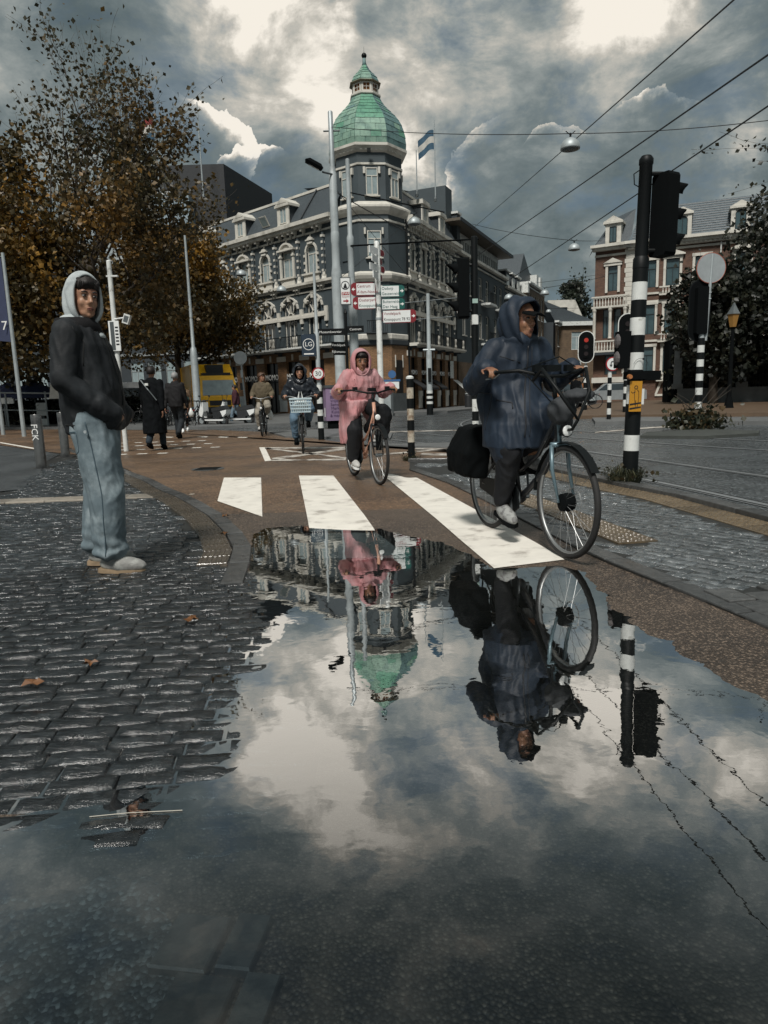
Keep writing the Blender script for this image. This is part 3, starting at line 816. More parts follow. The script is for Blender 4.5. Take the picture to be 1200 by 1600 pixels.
# ---- tram rails let into the road
RAIL = mat('rail_steel', (.42, .44, .45), .38, .7, var=.2, scale=2)
GROOVE = mat('rail_groove', (.012, .013, .014), .5, var=.1)
def rail(pts):
    t = bpy.data.objects.new('tram_rail', None); col.objects.link(t); t['kind'] = 'structure'
    sp_ = []
    P_ = [Vector((*p, 0)) for p in pts]
    P_ = [P_[0] * 2 - P_[1]] + P_ + [P_[-1] * 2 - P_[-2]]
    for i in range(1, len(P_) - 2):
        for k in range(8):
            t_ = k / 8; a, b, c, d = P_[i - 1:i + 3]
            sp_.append(.5 * ((2 * b) + (c - a) * t_ + (2 * a - 5 * b + 4 * c - d) * t_ ** 2 + (3 * b - a - 3 * c + d) * t_ ** 3))
    sp_.append(P_[-2])
    for nm, w0, w1, z0, m_ in (('rail_head', -.035, .035, .006, RAIL), ('rail_groove', .03, .075, .004, GROOVE), ('rail_lip', .075, .095, .006, RAIL), ('rail_seal', -.075, -.03, .004, GROOVE)):
        A, B = offset_poly([(p.x, p.y) for p in sp_], w0, w1)
        mb = MB(); n = len(A)
        mb.add([(a[0], a[1], z0 + .001) for a in A] + [(b[0], b[1], z0 + .001) for b in B], [(i, i + 1, n + i + 1, n + i) for i in range(n - 1)])
        mb.build(nm, m_, t)
rail([(3.9, 2.4), (3.36, 5.86), (3.0, 7.9), (2.35, 10.8), (1.0, 14.6), (-2.0, 21), (-6, 27)])
rail([(5.35, 3.9), (4.73, 6.3), (4.30, 8.2), (3.6, 11.2), (2.45, 15.2), (-.6, 22), (-4.5, 28.5)])
rail([(7.9, 7.0), (6.8, 9.6), (5.61, 12.0), (4.2, 15.4), (3.0, 19), (2.6, 22), (3.2, 26), (4.8, 31), (8.5, 38), (14, 50)])
rail([(9.3, 8.0), (8.1, 10.8), (6.9, 13.2), (5.4, 16.6), (4.2, 20), (3.9, 22.6), (4.5, 26), (6.0, 30.6), (9.7, 37.3), (15.2, 49)])
rail([(-3, 33), (2, 29.5), (6, 28.2), (9.5, 30), (13, 35), (18, 44)])
# far pavement by the park and by the hotel
m = MB(); m.prism([(5.6, 25.6), (6.6, 25.0), (14, 22.0), (26, 18), (40, 16), (40, 60), (22, 64), (13, 42)], -.02, .12); setting('park_pavement', m, mat('brown_paving', (.10, .066, .04), .6, var=.2, scale=2, world_=True))
m = MB(); m.prism([(6.341,20.297), (7.52,19.898), (9.998,17.708), (22, 14), (22, 15.2), (11.225,19.894), (8.572,22.695), (7.162,23.286)], -.02, .10); setting('tram_platform', m, mat('grey_paving', (.12, .125, .125), .5, var=.2, scale=2, world_=True))
m = MB(); m.prism([(5.424,14.324), (6.441,13.624), (7.757,14.039), (8.184,14.768), (7.531,15.948), (5.991,15.448)], -.02, .06); setting('median_island', m, mat('mossy_asphalt', (.045, .05, .045), .7, var=.3, scale=3, world_=True))
m = MB(); m.prism([(-.6, 36.0), (.9, 35.6), (3.6, 37.2), (9.2, 50), (14, 61), (24, 85), (30, 110), (26, 110), (9.7, 62), (5.2, 50), (1.6, 42), (-1, 40)], -.02, .12); setting('street_pavement', m, MATS['grey_paving'])
m = MB(); m.prism([(-.8, 40), (-.7, 35.9), (-2.6, 27.0), (-6.5, 25.6), (-14, 30), (-40, 44), (-44, 80), (-12, 52)], -.02, .10); setting('terrace_pavement', m, MATS['grey_paving'])
m = MB(); m.prism([(-.7, 16.9), (-.1, 15.9), (.2, 16.2), (.3, 18.6), (-1.2, 21.9), (-3.6, 21.6), (-2.6, 18.4)], -.02, .05); setting('refuge_island', m, MATS['grey_paving'])
m = MB(); m.prism([(1.15, 13.3), (2.4, 12.9), (1.5, 14.4), (-.3, 14.6)], -.02, .03); setting('kerb_island', m, MATS['grey_paving'])
# iron drain covers
for (x, y), s_, lb in (((-2.696,10.477), .42, 'dark round iron drain cover left of the pink rider'),):
    t = root('drain_cover', (x, y, .012), 'dark round iron drain cover set in the brown asphalt left of the zebra stripes', 'drain cover')
    MB().lathe([(s_ * .6, 0), (s_ * .6, .004), (s_ * .55, .006)], 24).build('cover_plate', GALVD, t)
    m = MB()
    for k in range(-3, 4): m.cbox((0, k * .06, .008), (.34, .02, .005))
    m.build('rib', BLACK, t)

# ============================================================ buildings
class Fr:
    """a wall's own frame: x along it, y outward, z up"""
    def __init__(s, rt, o, ang):
        s.rt, s.o, s.a = rt, Vector((o[0], o[1], 0)), R(ang)
        s.u = Vector((math.cos(s.a), math.sin(s.a), 0)); s.n = Vector((-s.u.y, s.u.x, 0))
    def loc(s, x, y=0, z=0): return s.o + s.u * x + s.n * y + Vector((0, 0, z)) - s.rt.location
    def put(s, name, mb, mats, x=0, y=0, z=0, smooth=False, parent=None):
        me = mb if isinstance(mb, bpy.types.Mesh) else mb.mesh(name)
        return mobj(name, me, mats, parent or s.rt, s.loc(x, y, z), s.a, smooth)
    def txt(s, name, st, size, m_, x, z, y=.02, wide=1.0):
        o = text(name, st, size, m_, s.rt, Matrix.Rotation(PI, 4, 'Z') @ Matrix.Rotation(PI / 2, 4, 'X'), .008, wide=wide)
        o.location = s.loc(x, y, z); o.rotation_euler = (0, 0, s.a)
        return o
def wall(mb, x0, x1, z0, z1, holes, d=.22, mi=0, rmi=None, y=0.0):
    """wall face with real openings and reveals; y outward"""
    xs = sorted({x0, x1} | {h[0] for h in holes} | {h[1] for h in holes}); zs = sorted({z0, z1} | {h[2] for h in holes} | {h[3] for h in holes})
    xs = [x for x in xs if x0 - 1e-6 <= x <= x1 + 1e-6]; zs = [z for z in zs if z0 - 1e-6 <= z <= z1 + 1e-6]
    for a, b in zip(xs, xs[1:]):
        for c, e in zip(zs, zs[1:]):
            mx_, mz_ = (a + b) / 2, (c + e) / 2
            if any(h[0] < mx_ < h[1] and h[2] < mz_ < h[3] for h in holes): continue
            mb.add([(a, y, c), (b, y, c), (b, y, e), (a, y, e)], [(3, 2, 1, 0)], mi)
    r = mi if rmi is None else rmi
    for a, b, c, e in holes:
        mb.add([(a, y, c), (b, y, c), (b, y, e), (a, y, e), (a, y - d, c), (b, y - d, c), (b, y - d, e), (a, y - d, e)],
               [(0, 1, 5, 4), (1, 2, 6, 5), (2, 3, 7, 6), (3, 0, 4, 7)], r)
WC = {}
def win(fr, x, z, w, h, fm, gm, y=-.15, tr=.72, mull=1, arch=False, bars=0, t=.05, name='window', glabel=None, pname='pane'):
    """a frame with the pane as its child"""
    k = (round(w, 3), round(h, 3), fm.name, tr, mull, arch, bars, t)
    if k not in WC:
        m = MB(); hw = w / 2
        if arch:
            zs_ = h - hw
            m.box(-hw, -.03, 0, -hw + t, .04, zs_); m.box(hw - t, -.03, 0, hw, .04, zs_); m.box(-hw + t, -.03, 0, hw - t, .04, t)
            m.arcband(0, zs_, hw - t, hw, 0, PI, -.03, .04, 10)
        else:
            m.box(-hw, -.03, 0, -hw + t, .04, h); m.box(hw - t, -.03, 0, hw, .04, h); m.box(-hw + t, -.03, 0, hw - t, .04, t); m.box(-hw + t, -.03, h - t, hw - t, .04, h)
        if tr: m.box(-hw + t, -.02, h * tr - t / 2, hw - t, .03, h * tr + t / 2)
        top = h * tr if tr else h - t
        for q in range(mull):
            c = -hw + w * (q + 1) / (mull + 1); m.box(c - t * .45, -.018, t, c + t * .45, .028, top - t / 2)
        for q in range(bars): m.box(-hw + t, -.016, h * (q + 1) / (bars + 1) - .012, hw - t, .026, h * (q + 1) / (bars + 1) + .012)
        g_ = MB()
        if arch: g_.slab([(-hw, 0)] + [(hw, 0)] + [(hw * math.cos(PI * i / 10), h - hw + hw * math.sin(PI * i / 10)) for i in range(11)], -.012, 0)
        else: g_.box(-hw + .01, -.012, .01, hw - .01, 0, h - .01)
        WC[k] = (m.mesh('window'), g_.mesh('pane'))
    me, ge = WC[k]
    o = fr.put(name, me, [fm], x, y, z)
    key = (k, gm.name)
    if key not in WC: WC[key] = ge.copy() if ge.materials and ge.materials[0] != gm else ge
    mobj(pname, WC[key], [gm], o)
    return o
def archfill(mb, x0, x1, zs, zt, y0, y1, mi=0, n=10):
    """fills the corners above a round arch up to zt"""
    c, r = (x0 + x1) / 2, (x1 - x0) / 2
    for k in range(n):
        a0, a1 = PI * k / n, PI * (k + 1) / n
        p0, p1 = (c + r * math.cos(a0), zs + r * math.sin(a0)), (c + r * math.cos(a1), zs + r * math.sin(a1))
        mb.slab([p0, (p0[0], zt), (p1[0], zt), p1], y0, y1, mi)

# ------------------------------------------------------------ the corner hotel
HO = Vector((-.35, 42.15, 0))
hotel = root('corner_hotel', HO, 'blue-grey corner hotel with cream trim, brown brick ground floor and green copper onion dome', 'building')
AL, aL = (-1.8, 40.2), 137
RL = 9.75
aR_ = 66
AR = (1.62, 41.4)
frL = Fr(hotel, AL, aL)
frR = Fr(hotel, (AR[0] + RL * math.cos(R(aR_)), AR[1] + RL * math.sin(R(aR_))), aR_ + 180)
DARKM = mat('shop_black', (.010, .011, .012), .3, var=.2)
CREAM = WHITE
def bracket(m, x, z, h=.3, w_=.16, y=0, d=.28):
    m.slab([(x - w_ / 2, z - h), (x + w_ / 2, z - h), (x + w_ / 2, z), (x - w_ / 2, z)], y, y + d * .45)
    m.slab([(x - w_ / 2 - .02, z - h * .45), (x + w_ / 2 + .02, z - h * .45), (x + w_ / 2 + .02, z), (x - w_ / 2 - .02, z)], y, y + d)
def wing(fr, cs, L, x_lo, dorm, first, shop, sgn=1, kinds='AP', sw=1.0):
    """cs window centres; first = kind of the first; all heights in metres"""
    kind = [(kinds[(i + first) % 2]) for i in range(len(cs))]
    holes1, holes2, holes0 = [], [], []
    for c, k in zip(cs, kind):
        holes1.append((c - .62 * sw, c + .62 * sw, 4.08, 6.95))
        holes2.append((c - (.52 if k == 'P' else .42) * sw, c + (.52 if k == 'P' else .42) * sw, 8.32, 9.86))
        holes0.append((c - .68 * sw, c + .68 * sw, .12, 3.30))
    m = MB(); wall(m, x_lo, L, 4.0, 11.2, holes1 + holes2)
    fr.put('upper_wall', m, WALLB)
    m = MB(); wall(m, x_lo, L, 0, 4.0, holes0, .35); fr.put('brick_ground_floor', m, BRICKB)
    m = MB()
    for c in cs:
        m = MB(); archfill(m, -.62 * sw, .62 * sw, 6.95 - .62 * sw, 6.96, -.2, .001); fr.put('arch_spandrel', m, WALLB, c)
    # trim, one mesh per kind of piece
    m = MB()
    m.box(x_lo, 0, 11.02, L, .55, 11.23); m.box(x_lo, 0, 10.86, L, .42, 11.02); m.box(x_lo, 0, 10.50, L, .07, 10.60)
    fr.put('main_cornice', m, CREAM)
    m = MB(); m.box(x_lo, 0, 7.66, L, .34, 7.80); m.box(x_lo, 0, 7.54, L, .22, 7.66); m.box(x_lo, 0, 7.24, L, .06, 7.33)
    fr.put('middle_cornice', m, CREAM)
    m = MB(); m.box(x_lo, 0, 3.86, L, .05, 4.02); fr.put('string_course', m, WALLD)
    for i, c in enumerate(cs):
        for dx in (-.92 * sw, -.52 * sw, 0, .52 * sw):
            if dx == 0 and kind[i] == 'A' and sgn > 0: continue
            b = MB(); bracket(b, 0, 0, .36, .12, 0, .34); fr.put('bracket', b, CREAM, c + dx, 0, 10.86)
        for dx in (-.95 * sw, -.7 * sw):
            b = MB(); bracket(b, 0, 0, .22, .12, 0, .22); fr.put('bracket', b, CREAM, c + dx, 0, 7.54)
    hw = 1.12 * sw
    for i, (c, k) in enumerate(zip(cs, kind)):
        # second floor
        if k == 'P':
            win(fr, c, 8.32, 1.04 * sw, 1.54, CREAM, CURT_REFL)
            s_ = MB()
            for q in (-1, 1):
                s_.box(q * .60 * sw - .08, 0, 0, q * .60 * sw + .08, .10, 1.56); s_.box(q * .60 * sw - .11, 0, 1.2, q * .60 * sw + .11, .15, 1.3)
            s_.box(-.78 * sw, 0, 1.55, .78 * sw, .22, 1.66)
            s_.arcband(0, 1.32, .60, .70, R(35), R(145), 0, .2, 8); s_.slab([(.60 * math.cos(R(35 + 11 * t)), 1.32 + .60 * math.sin(R(35 + 11 * t))) for t in range(11)], 0, .08)
            s_.box(-.05, 0, 2.02, .05, .08, 2.3)
            fr.put('window_surround', s_, CREAM, c, 0, 8.32)
        else:
            win(fr, c, 8.32, .84 * sw, 1.54, CREAM, CURT_REFL)
            s_ = MB(); r_ = .42 * sw
            archfill(s_, -r_, r_, 1.54 - r_ * .8, 1.56, -.10, .04)
            s_.arcband(0, 1.54 - r_ * .8, r_, r_ + .12, 0, PI, 0, .07, 10)
            for q in (-1, 1):
                s_.box(q * (r_ + .05) - .05, 0, 0, q * (r_ + .05) + .05, .06, 1.2)
                for z in (.15, .55, .95): s_.box(q * (r_ + .16) - .07, 0, z, q * (r_ + .16) + .07, .08, z + .14)
            s_.box(-.22, 0, 1.62, .22, .14, 1.76); s_.box(-.3, 0, 1.80, .3, .2, 1.87); s_.arcband(0, 1.78, .12, .24, R(20), R(160), 0, .15, 6); s_.box(-.04, 0, 2.0, .04, .06, 2.25)
            fr.put('window_surround', s_, CREAM, c, 0, 8.32)
        b = MB(); b.box(-.66 * sw, 0, 0, .66 * sw, .09, .42); b.box(-.76 * sw, 0, .42, .76 * sw, .18, .52)
        fr.put('window_apron', b, CREAM, c, 0, 7.80)
        # first floor: tall arched window, transom band, fan light
        win(fr, c, 4.10, 1.20 * sw, 2.84, CREAM, GLASS, y=-.13, tr=0, mull=2, arch=True, t=.06)
        s_ = MB(); r_ = .62 * sw
        s_.arcband(0, 2.22, r_ + .16, r_ + .24, R(8), R(172), 0, .12, 14)
        for a_ in (38, 90, 142):
            ca_, sa_ = math.cos(R(a_)), math.sin(R(a_))
            for q0, q1, w_ in ((r_ - .02, r_ + .28, .10),):
                s_.slab([(ca_ * q0 - sa_ * w_, 2.22 + sa_ * q0 + ca_ * w_), (ca_ * q0 + sa_ * w_, 2.22 + sa_ * q0 - ca_ * w_), (ca_ * q1 + sa_ * w_, 2.22 + sa_ * q1 - ca_ * w_), (ca_ * q1 - sa_ * w_, 2.22 + sa_ * q1 + ca_ * w_)], 0, .15)
        s_.arcband(0, 1.92, .20, .26, 0, PI, -.10, -.02, 8)
        for a_ in (50, 90, 130): s_.slab([(math.cos(R(a_)) * .24 - .02, 1.92 + math.sin(R(a_)) * .24), (math.cos(R(a_)) * .24 + .02, 1.92 + math.sin(R(a_)) * .24), (math.cos(R(a_)) * .6 + .02, 1.92 + math.sin(R(a_)) * .6 + .1), (math.cos(R(a_)) * .6 - .02, 1.92 + math.sin(R(a_)) * .6 + .1)], -.10, -.03)
        s_.box(-.02, 0, 2.22 + r_ + .26, .02, .1, 2.22 + r_ + .33); s_.box(-.13, 0, 2.22 + r_ + .22, .13, .16, 2.22 + r_ + .28)
        fr.put('arch_surround', s_, CREAM, c, 0, 4.08)
        b = MB(); b.box(-hw + .02, .0, 0, hw - .02, .14, .16); b.box(-hw + .02, .0, .16, hw - .02, .09, .28); b.box(-hw - .12, 0, -.3, -hw + .12, .12, .55)
        fr.put('transom_band', b, CREAM, c, 0, 5.78)
        b = MB()
        for z in (-.55, -.95): fr.put('stone_block', MB().cbox((0, .04, 0), (.11, .06, .10)), CREAM, c - hw, 0, 5.78 + z)
        # ground floor: shop window in black
        b = MB(); b.box(-.68 * sw, -.3, .12, .68 * sw, -.26, 3.30); fr.put('shop_window', b, DARKM, c)
        b = MB()
        for q in (-.66, -.02, .62): b.box(q * sw, -.26, .12, q * sw + .04, -.20, 3.3)
        b.box(-.68 * sw, -.26, 2.05, .68 * sw, -.2, 2.12)
        fr.put('shop_frame', b, BLACK, c)
        fr.put('lintel_block', MB().box(-.07, 0, -.17, .07, .04, .20), CREAM, c, 0, 3.55)
        if shop: fr.txt('lettering', 'MOMO', .50 * sw, TXTW, c, 2.38, -.02, .86)
    # pilasters with alternating blocks, piers
    ps = [c - hw for c in cs] + [cs[-1] + hw]
    for p in ps:
        if not (x_lo - .3 < p < L + .1): continue
        b = MB(); b.path([(0, .09, 0), (0, .09, 2.55)], .085, 8); fr.put('pilaster', b, WALLB, p, 0, 7.85)
        for z in (8.0, 8.30, 8.75, 9.12, 9.49, 9.86, 10.2):
            b = MB(); b.cbox((0, .10, 0), (.20 if z in (8.0, 10.2) else .13, .20, .13)); fr.put('pilaster_block', b, CREAM, p, 0, z)
        b = MB(); b.lathe([(.18, 0), (.15, .12), (.10, .2), (.09, .42)], 8, (0, .1, 0)); fr.put('pilaster_foot', b, CREAM, p, 0, 7.80)
        b = MB(); b.box(-.42 * sw, 0, 0, .42 * sw, .07, .31); fr.put('pier_block', b, CREAM, p, 0, 3.34)
        b = MB(); b.box(-.40 * sw, 0, 0, .40 * sw, .08, .32); b.box(-.36 * sw, 0, -.75, .36 * sw, .05, 0); fr.put('pier_foot', b, GALV if sgn > 0 else CREAM, p, 0, .95)
    # balcony along the first floor
    b = MB(); b.box(x_lo, 0, 3.98, L, .75, 4.08); b.box(x_lo, 0, 3.90, L, .66, 3.98)
    fr.put('balcony_slab', b, MATS['pole_white_paint'] if sgn > 0 else CREAM)
    rails = MB(); rails.box(x_lo, .66, 4.72, L, .70, 4.76); rails.box(x_lo, .66, 4.14, L, .70, 4.17); fr.put('balcony_rail', rails, BLACK)
    n = int((L - x_lo) / .13); b = MB()
    for i in range(n):
        x = x_lo + (i + .5) * .13; b.box(x - .012, .67, 4.17, x + .012, .69, 4.72)
    o = fr.put('balcony_bars', b, BLACK); o['kind'] = 'stuff'
    for p in ps:
        for dx in (-.16, 0, .16) if sgn > 0 else (-.1, .1):
            if x_lo < p + dx < L:
                b = MB(); b.lathe([(.045, 0), (.06, .15), (.03, .3), (.05, .45), (.035, .62)], 6, (0, .68, 0)); fr.put('baluster', b, CREAM, p + dx, 0, 4.08, True)
        b = MB(); bracket(b, 0, 0, .22, .14, 0, .5); fr.put('balcony_bracket', b, WALLD, p, 0, 3.90)
    # mansard
    b = MB()
    b.add([(x_lo, .25, 11.23), (L, .25, 11.23), (L, -.95, 13.15), (x_lo, -.95, 13.15)], [(3, 2, 1, 0)])
    b.add([(x_lo, -.95, 13.15), (L, -.95, 13.15), (L, -6.5, 13.6), (x_lo, -6.5, 13.6)], [(3, 2, 1, 0)])
    fr.put('slate_roof', b, SLATE)
    b = MB(); b.box(x_lo, -1.08, 13.10, L, -.86, 13.24); fr.put('ridge_trim', b, CREAM)
    for i, c in enumerate(dorm):
        b = MB(); b.box(-.50, -1.2, 11.3, .50, .20, 12.42)
        d_ = fr.put('dormer', b, WALLD, c)
        b = MB()
        for q in (-1, 1): b.box(q * .42 - .12, .20, 11.3, q * .42 + .12, .28, 12.36)
        b.box(-.54, .2, 11.26, .54, .32, 11.36); b.box(-.66, -.9, 12.36, .66, .38, 12.5)
        if sgn > 0: b.slab([(-.66, 12.5), (.66, 12.5), (0, 12.88)], -.9, .34); b.slab([(-.45, 12.56), (.45, 12.56), (0, 12.80)], .34, .36)
        else: b.box(-.62, -.9, 12.5, .62, .34, 12.62)
        b2 = fr.put('dormer_front', b, CREAM, c)
        win(fr, c, 11.42, .62, .92, CREAM, CURT_REFL, y=.235, tr=0, mull=1)
    return kind
csL = [2.75, 4.95, 7.15, 9.38, 11.62, 13.85]
wing(frL, csL, 15.2, .6, [4.85, 9.2, 13.6], 0, True, 1)
csR = [RL - x for x in (1.25, 3.03, 4.78, 6.52, 8.28)][::-1]
wing(frR, csR, RL - .1, 0, [RL - 2.95, RL - 6.15], 0, True, -1, sw=.80)
# side returns, rear bulk and flat roof
bulk = MB()
pL = lambda s_, d: (AL[0] + frL.u.x * s_ + frL.n.x * d, AL[1] + frL.u.y * s_ + frL.n.y * d)
pR = lambda s_, d: (frR.o.x + frR.u.x * s_ + frR.n.x * d, frR.o.y + frR.u.y * s_ + frR.n.y * d)
def rel(p): return (p[0] - HO.x, p[1] - HO.y)
bulk.prism([rel(p) for p in (pL(15.2, -.4), pL(15.2, -9), pR(0, -9), pR(0, -.4), pR(RL - 1, -.4), pL(1.4, -.4))][::-1], 0, 11.15)
bulk.build('building_core', WALLD, hotel)
# skylight on the left roof slope
b = MB(); b.box(-.34, -.02, -.02, .34, .03, .62); sk = frL.put('skylight', b, CREAM, 6.75, .06, 11.62); sk.rotation_euler = (R(-32), 0, frL.a)
MB().box(-.27, .03, .04, .27, .04, .56).build('pane', CURT_REFL, sk)
for s_, z in ((3.35, 11.25), (14.9, 11.25)):
    b = MB(); b.path([(s_, .35, z), (s_ - .35, -.85, z + 1.9)], .05, 6); frL.put('roof_rib', b, WALLD)
b = MB(); b.path([(.02, .12, .2), (.02, .12, 11)], .06, 8); frR.put('drain_pipe', b, BLACK, RL - .15)
for x in (RL - 1.25, RL - 3.03, RL - 4.78):
    b = MB(); b.slab([(0, 0)] * 0 or [(-.6, 0), (.6, 0), (.6, .02), (-.6, .02)], 0, .01)
    m = MB(); m.add([(-.6, -.1, 2.0), (.6, -.1, 2.0), (.6, .75, 1.45), (-.6, .75, 1.45), (-.6, .75, 1.32), (.6, .75, 1.32)], [(0, 1, 2, 3), (3, 2, 5, 4)])
    m.add([(-.6, -.1, 1.96), (.6, -.1, 1.96), (.6, .74, 1.41), (-.6, .74, 1.41)], [(3, 2, 1, 0)])
    frR.put('awning', m, mat('awning_black', (.012, .013, .015), .8), x)
m = MB(); m.add([(-.55, 0, 2.0), (.55, 0, 2.0), (.55, .9, 1.25), (-.55, .9, 1.25), (-.55, .9, 1.1), (.55, .9, 1.1)], [(0, 1, 2, 3), (3, 2, 5, 4)])
frR.put('white_awning', m, PWHITE, RL - 9.4)
frR.put('tall_banner', MB().box(-.35, .05, 2.1, .35, .09, 3.3), PWHITE, RL - 8.4)

# ---- octagonal corner tower
CH = R(7.6) + math.atan2(0, 1)
def octv(r, k): # vertices; face 0 looks at the camera side
    a = -PI / 2 + R(6.8) + (k - .5) * PI / 4
    return (r * math.cos(a), r * math.sin(a))
def octring(r, z): return [(*octv(r, k), z) for k in range(8)]
def octa(name, prof, m_, smooth=False):
    return MB().loft([octring(r, z) for r, z in prof]).build(name, m_, hotel, smooth=smooth)
k8 = 1 / math.cos(PI / 8)
RA, RB = 2.02 * k8, 1.86 * k8
octa('tower_plinth', [(RA + .06, 0), (RA + .06, 1.15)], GALVD)
octa('tower_brick_base', [(RA, 1.15), (RA, 4.08)], BRICKB)
octa('tower_wall', [(RA - .02, 4.08), (RA - .02, 11.35), (RB, 11.7), (RB, 14.3)], WALLB)
octa('tower_band', [(RA + .03, 4.2), (RA + .08, 4.28), (RA + .08, 4.5), (RA + .03, 4.55)], CREAM)
octa('tower_dark_band', [(RA + .04, 3.9), (RA + .10, 3.95), (RA + .10, 4.18), (RA + .04, 4.2)], WALLD)
octa('tower_band', [(RA, 7.05), (RA + .07, 7.08), (RA + .07, 7.18), (RA, 7.2)], CREAM)
octa('tower_cornice', [(RA, 7.42), (RA + .22, 7.55), (RA + .30, 7.72), (RA + .30, 7.82), (RA, 7.98)], CREAM)
octa('tower_band', [(RA, 10.62), (RA + .06, 10.64), (RA + .06, 10.74), (RA, 10.76)], CREAM)
octa('tower_cornice', [(RA - .02, 11.02), (RA + .18, 11.18), (RA + .30, 11.36), (RA + .30, 11.46), (RB, 11.74)], CREAM)
octa('tower_band', [(RB, 13.62), (RB + .06, 13.64), (RB + .06, 13.74), (RB, 13.76)], CREAM)
octa('dome_cornice', [(RB, 14.28), (RB + .14, 14.36), (RB + .24, 14.50), (RB + .34, 14.56), (RB + .34, 14.70), (RB + .1, 14.74)], CREAM)
for fi in range(8):
    a = -PI / 2 + R(6.8) + fi * PI / 4
    n_ = Vector((math.cos(a), math.sin(a), 0))
    if n_.y > .75: continue
    frT = Fr(hotel, tuple((HO + n_ * (RB / k8))[:2]), math.degrees(a) - 90)
    frB = Fr(hotel, tuple((HO + n_ * (RA / k8))[:2]), math.degrees(a) - 90)
    for k in range(5):
        b = MB(); b.cbox((0, .10, 0), (.14, .16, .10)); frT.put('dentil', b, CREAM, -.56 + k * .28, 0, 14.42)
    if n_.y < .3:
        b = MB(); b.box(-.40, .0, 0, .40, .06, 1.52); frT.put('window_niche', b, WALLB, 0, -.03, 11.98)
        win(frT, 0, 12.05, .66, 1.42, CREAM, CURT_REFL, y=.06, tr=.70, t=.045)
        frT.put('window_sill', MB().box(-.44, 0, -.06, .44, .14, 0), CREAM, 0, 0, 12.03)
        for q in (-.42, .42): frT.put('stone_block', MB().box(-.06, 0, 0, .06, .12, .34), CREAM, q, 0, 13.17)
    if fi == 0:
        win(frB, -.02, 8.72, .78, 1.42, CREAM, CURT_REFL, y=.03, tr=.70, t=.05)
        frB.put('window_sill', MB().box(-.5, 0, -.06, .5, .16, 0), CREAM, 0, 0, 8.70)
        for q in (-.5, .5): frB.put('stone_block', MB().box(-.05, 0, 0, .05, .12, .34), CREAM, q, 0, 9.95)
        frB.txt('hotel_lettering', 'Park Centraal', .40, mat('gold_letters', (.45, .27, .10), .4, .3), 0, 6.82, .05, 1.0)
        win(frB, .0, 4.7, .55, 1.6, WALLD, GLASS, y=.03, tr=0)
        b = MB(); b.box(-.6, 0, 4.55, .6, .55, 4.62); frB.put('small_balcony', b, WALLD)
        for q in range(-5, 6): frB.put('baluster', MB().box(q * .11 - .012, .5, 4.62, q * .11 + .012, .53, 5.2), BLACK)
        frB.put('balcony_rail', MB().box(-.6, .5, 5.2, .6, .54, 5.24), BLACK)
    if fi == 7:
        b = MB(); b.box(-.42, 0, -.05, .42, .04, 1.6); frB.put('wall_panel', b, WALLB, 0, 0, 8.7)
    if fi == 1:
        frB.put('side_door', MB().box(-.32, 0, 0, .32, .03, 1.9), DARKM, .15, 0, 1.15)
        frB.put('door_post', MB().box(-.38, 0, 1.5, -.33, .05, 2.2), CREAM, .15, 0, 1.15)
        frB.put('door_post', MB().box(.33, 0, 1.5, .38, .05, 2.2), CREAM, .15, 0, 1.15)
    if fi == 7 or fi == 0:
        frB.put('stone_panel', MB().box(-.7, 0, .25, .7, .10, 1.1), GALV, 0, 0, 0)
# dome of copper sheets, each its own raised panel
DOMP = [(2.10, 14.72), (2.13, 15.0), (2.10, 15.35), (2.03, 15.7), (1.93, 16.02), (1.78, 16.32), (1.58, 16.6), (1.36, 16.84), (1.15, 17.06), (.97, 17.28), (.84, 17.5), (.76, 17.68)]
MINI = [(.76, 18.38), (.74, 18.52), (.66, 18.72), (.50, 18.92), (.34, 19.08), (.22, 19.25), (.15, 19.42)]
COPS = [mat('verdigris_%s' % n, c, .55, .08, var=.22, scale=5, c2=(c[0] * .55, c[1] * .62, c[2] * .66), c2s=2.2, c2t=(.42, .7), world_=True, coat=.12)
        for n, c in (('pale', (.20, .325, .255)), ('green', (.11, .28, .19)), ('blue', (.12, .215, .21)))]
octa('dome_core', [(r * k8 - .02, z) for r, z in DOMP], COPS[2])
rr = random.Random(5)
def dome_panels(prof, per, sides=range(8), th=.02):
    for fi in sides:
        a = -PI / 2 + R(6.8) + fi * PI / 4
        if math.sin(a) > .8: continue
        t = Vector((-math.sin(a), math.cos(a), 0)); n_ = Vector((math.cos(a), math.sin(a), 0))
        for j in range(len(prof) - 1):
            (r0, z0), (r1, z1) = prof[j], prof[j + 1]
            h0, h1 = r0 * math.tan(PI / 8), r1 * math.tan(PI / 8)
            cn = max(1, round(h0 * 2 / per)); off = (j % 2) * .5 / cn
            cuts = [0] + [min(1, max(0, (i + 1) / cn - off)) for i in range(cn)] + [1]
            cuts = sorted(set(round(c, 4) for c in cuts))
            for c0, c1 in zip(cuts, cuts[1:]):
                g_ = .006
                def P(c, hh, rr_, z, d): return n_ * (rr_ + d) + t * (-hh + 2 * hh * c) + Vector((0, 0, z))
                d = rr.uniform(0, .012)
                q = [P(c0 + g_, h0, r0, z0 + g_, th + d), P(c1 - g_, h0, r0, z0 + g_, th + d), P(c1 - g_, h1, r1, z1 - g_, th + d - .012), P(c0 + g_, h1, r1, z1 - g_, th + d - .012)]
                q2 = [P(c0 + g_, h0, r0, z0 + g_, -.01), P(c1 - g_, h0, r0, z0 + g_, -.01), P(c1 - g_, h1, r1, z1 - g_, -.01), P(c0 + g_, h1, r1, z1 - g_, -.01)]
                m = MB(); m.loft([q2, q])
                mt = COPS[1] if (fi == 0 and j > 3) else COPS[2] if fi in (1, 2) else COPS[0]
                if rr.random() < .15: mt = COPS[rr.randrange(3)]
                m.build('copper_sheet', mt, hotel)
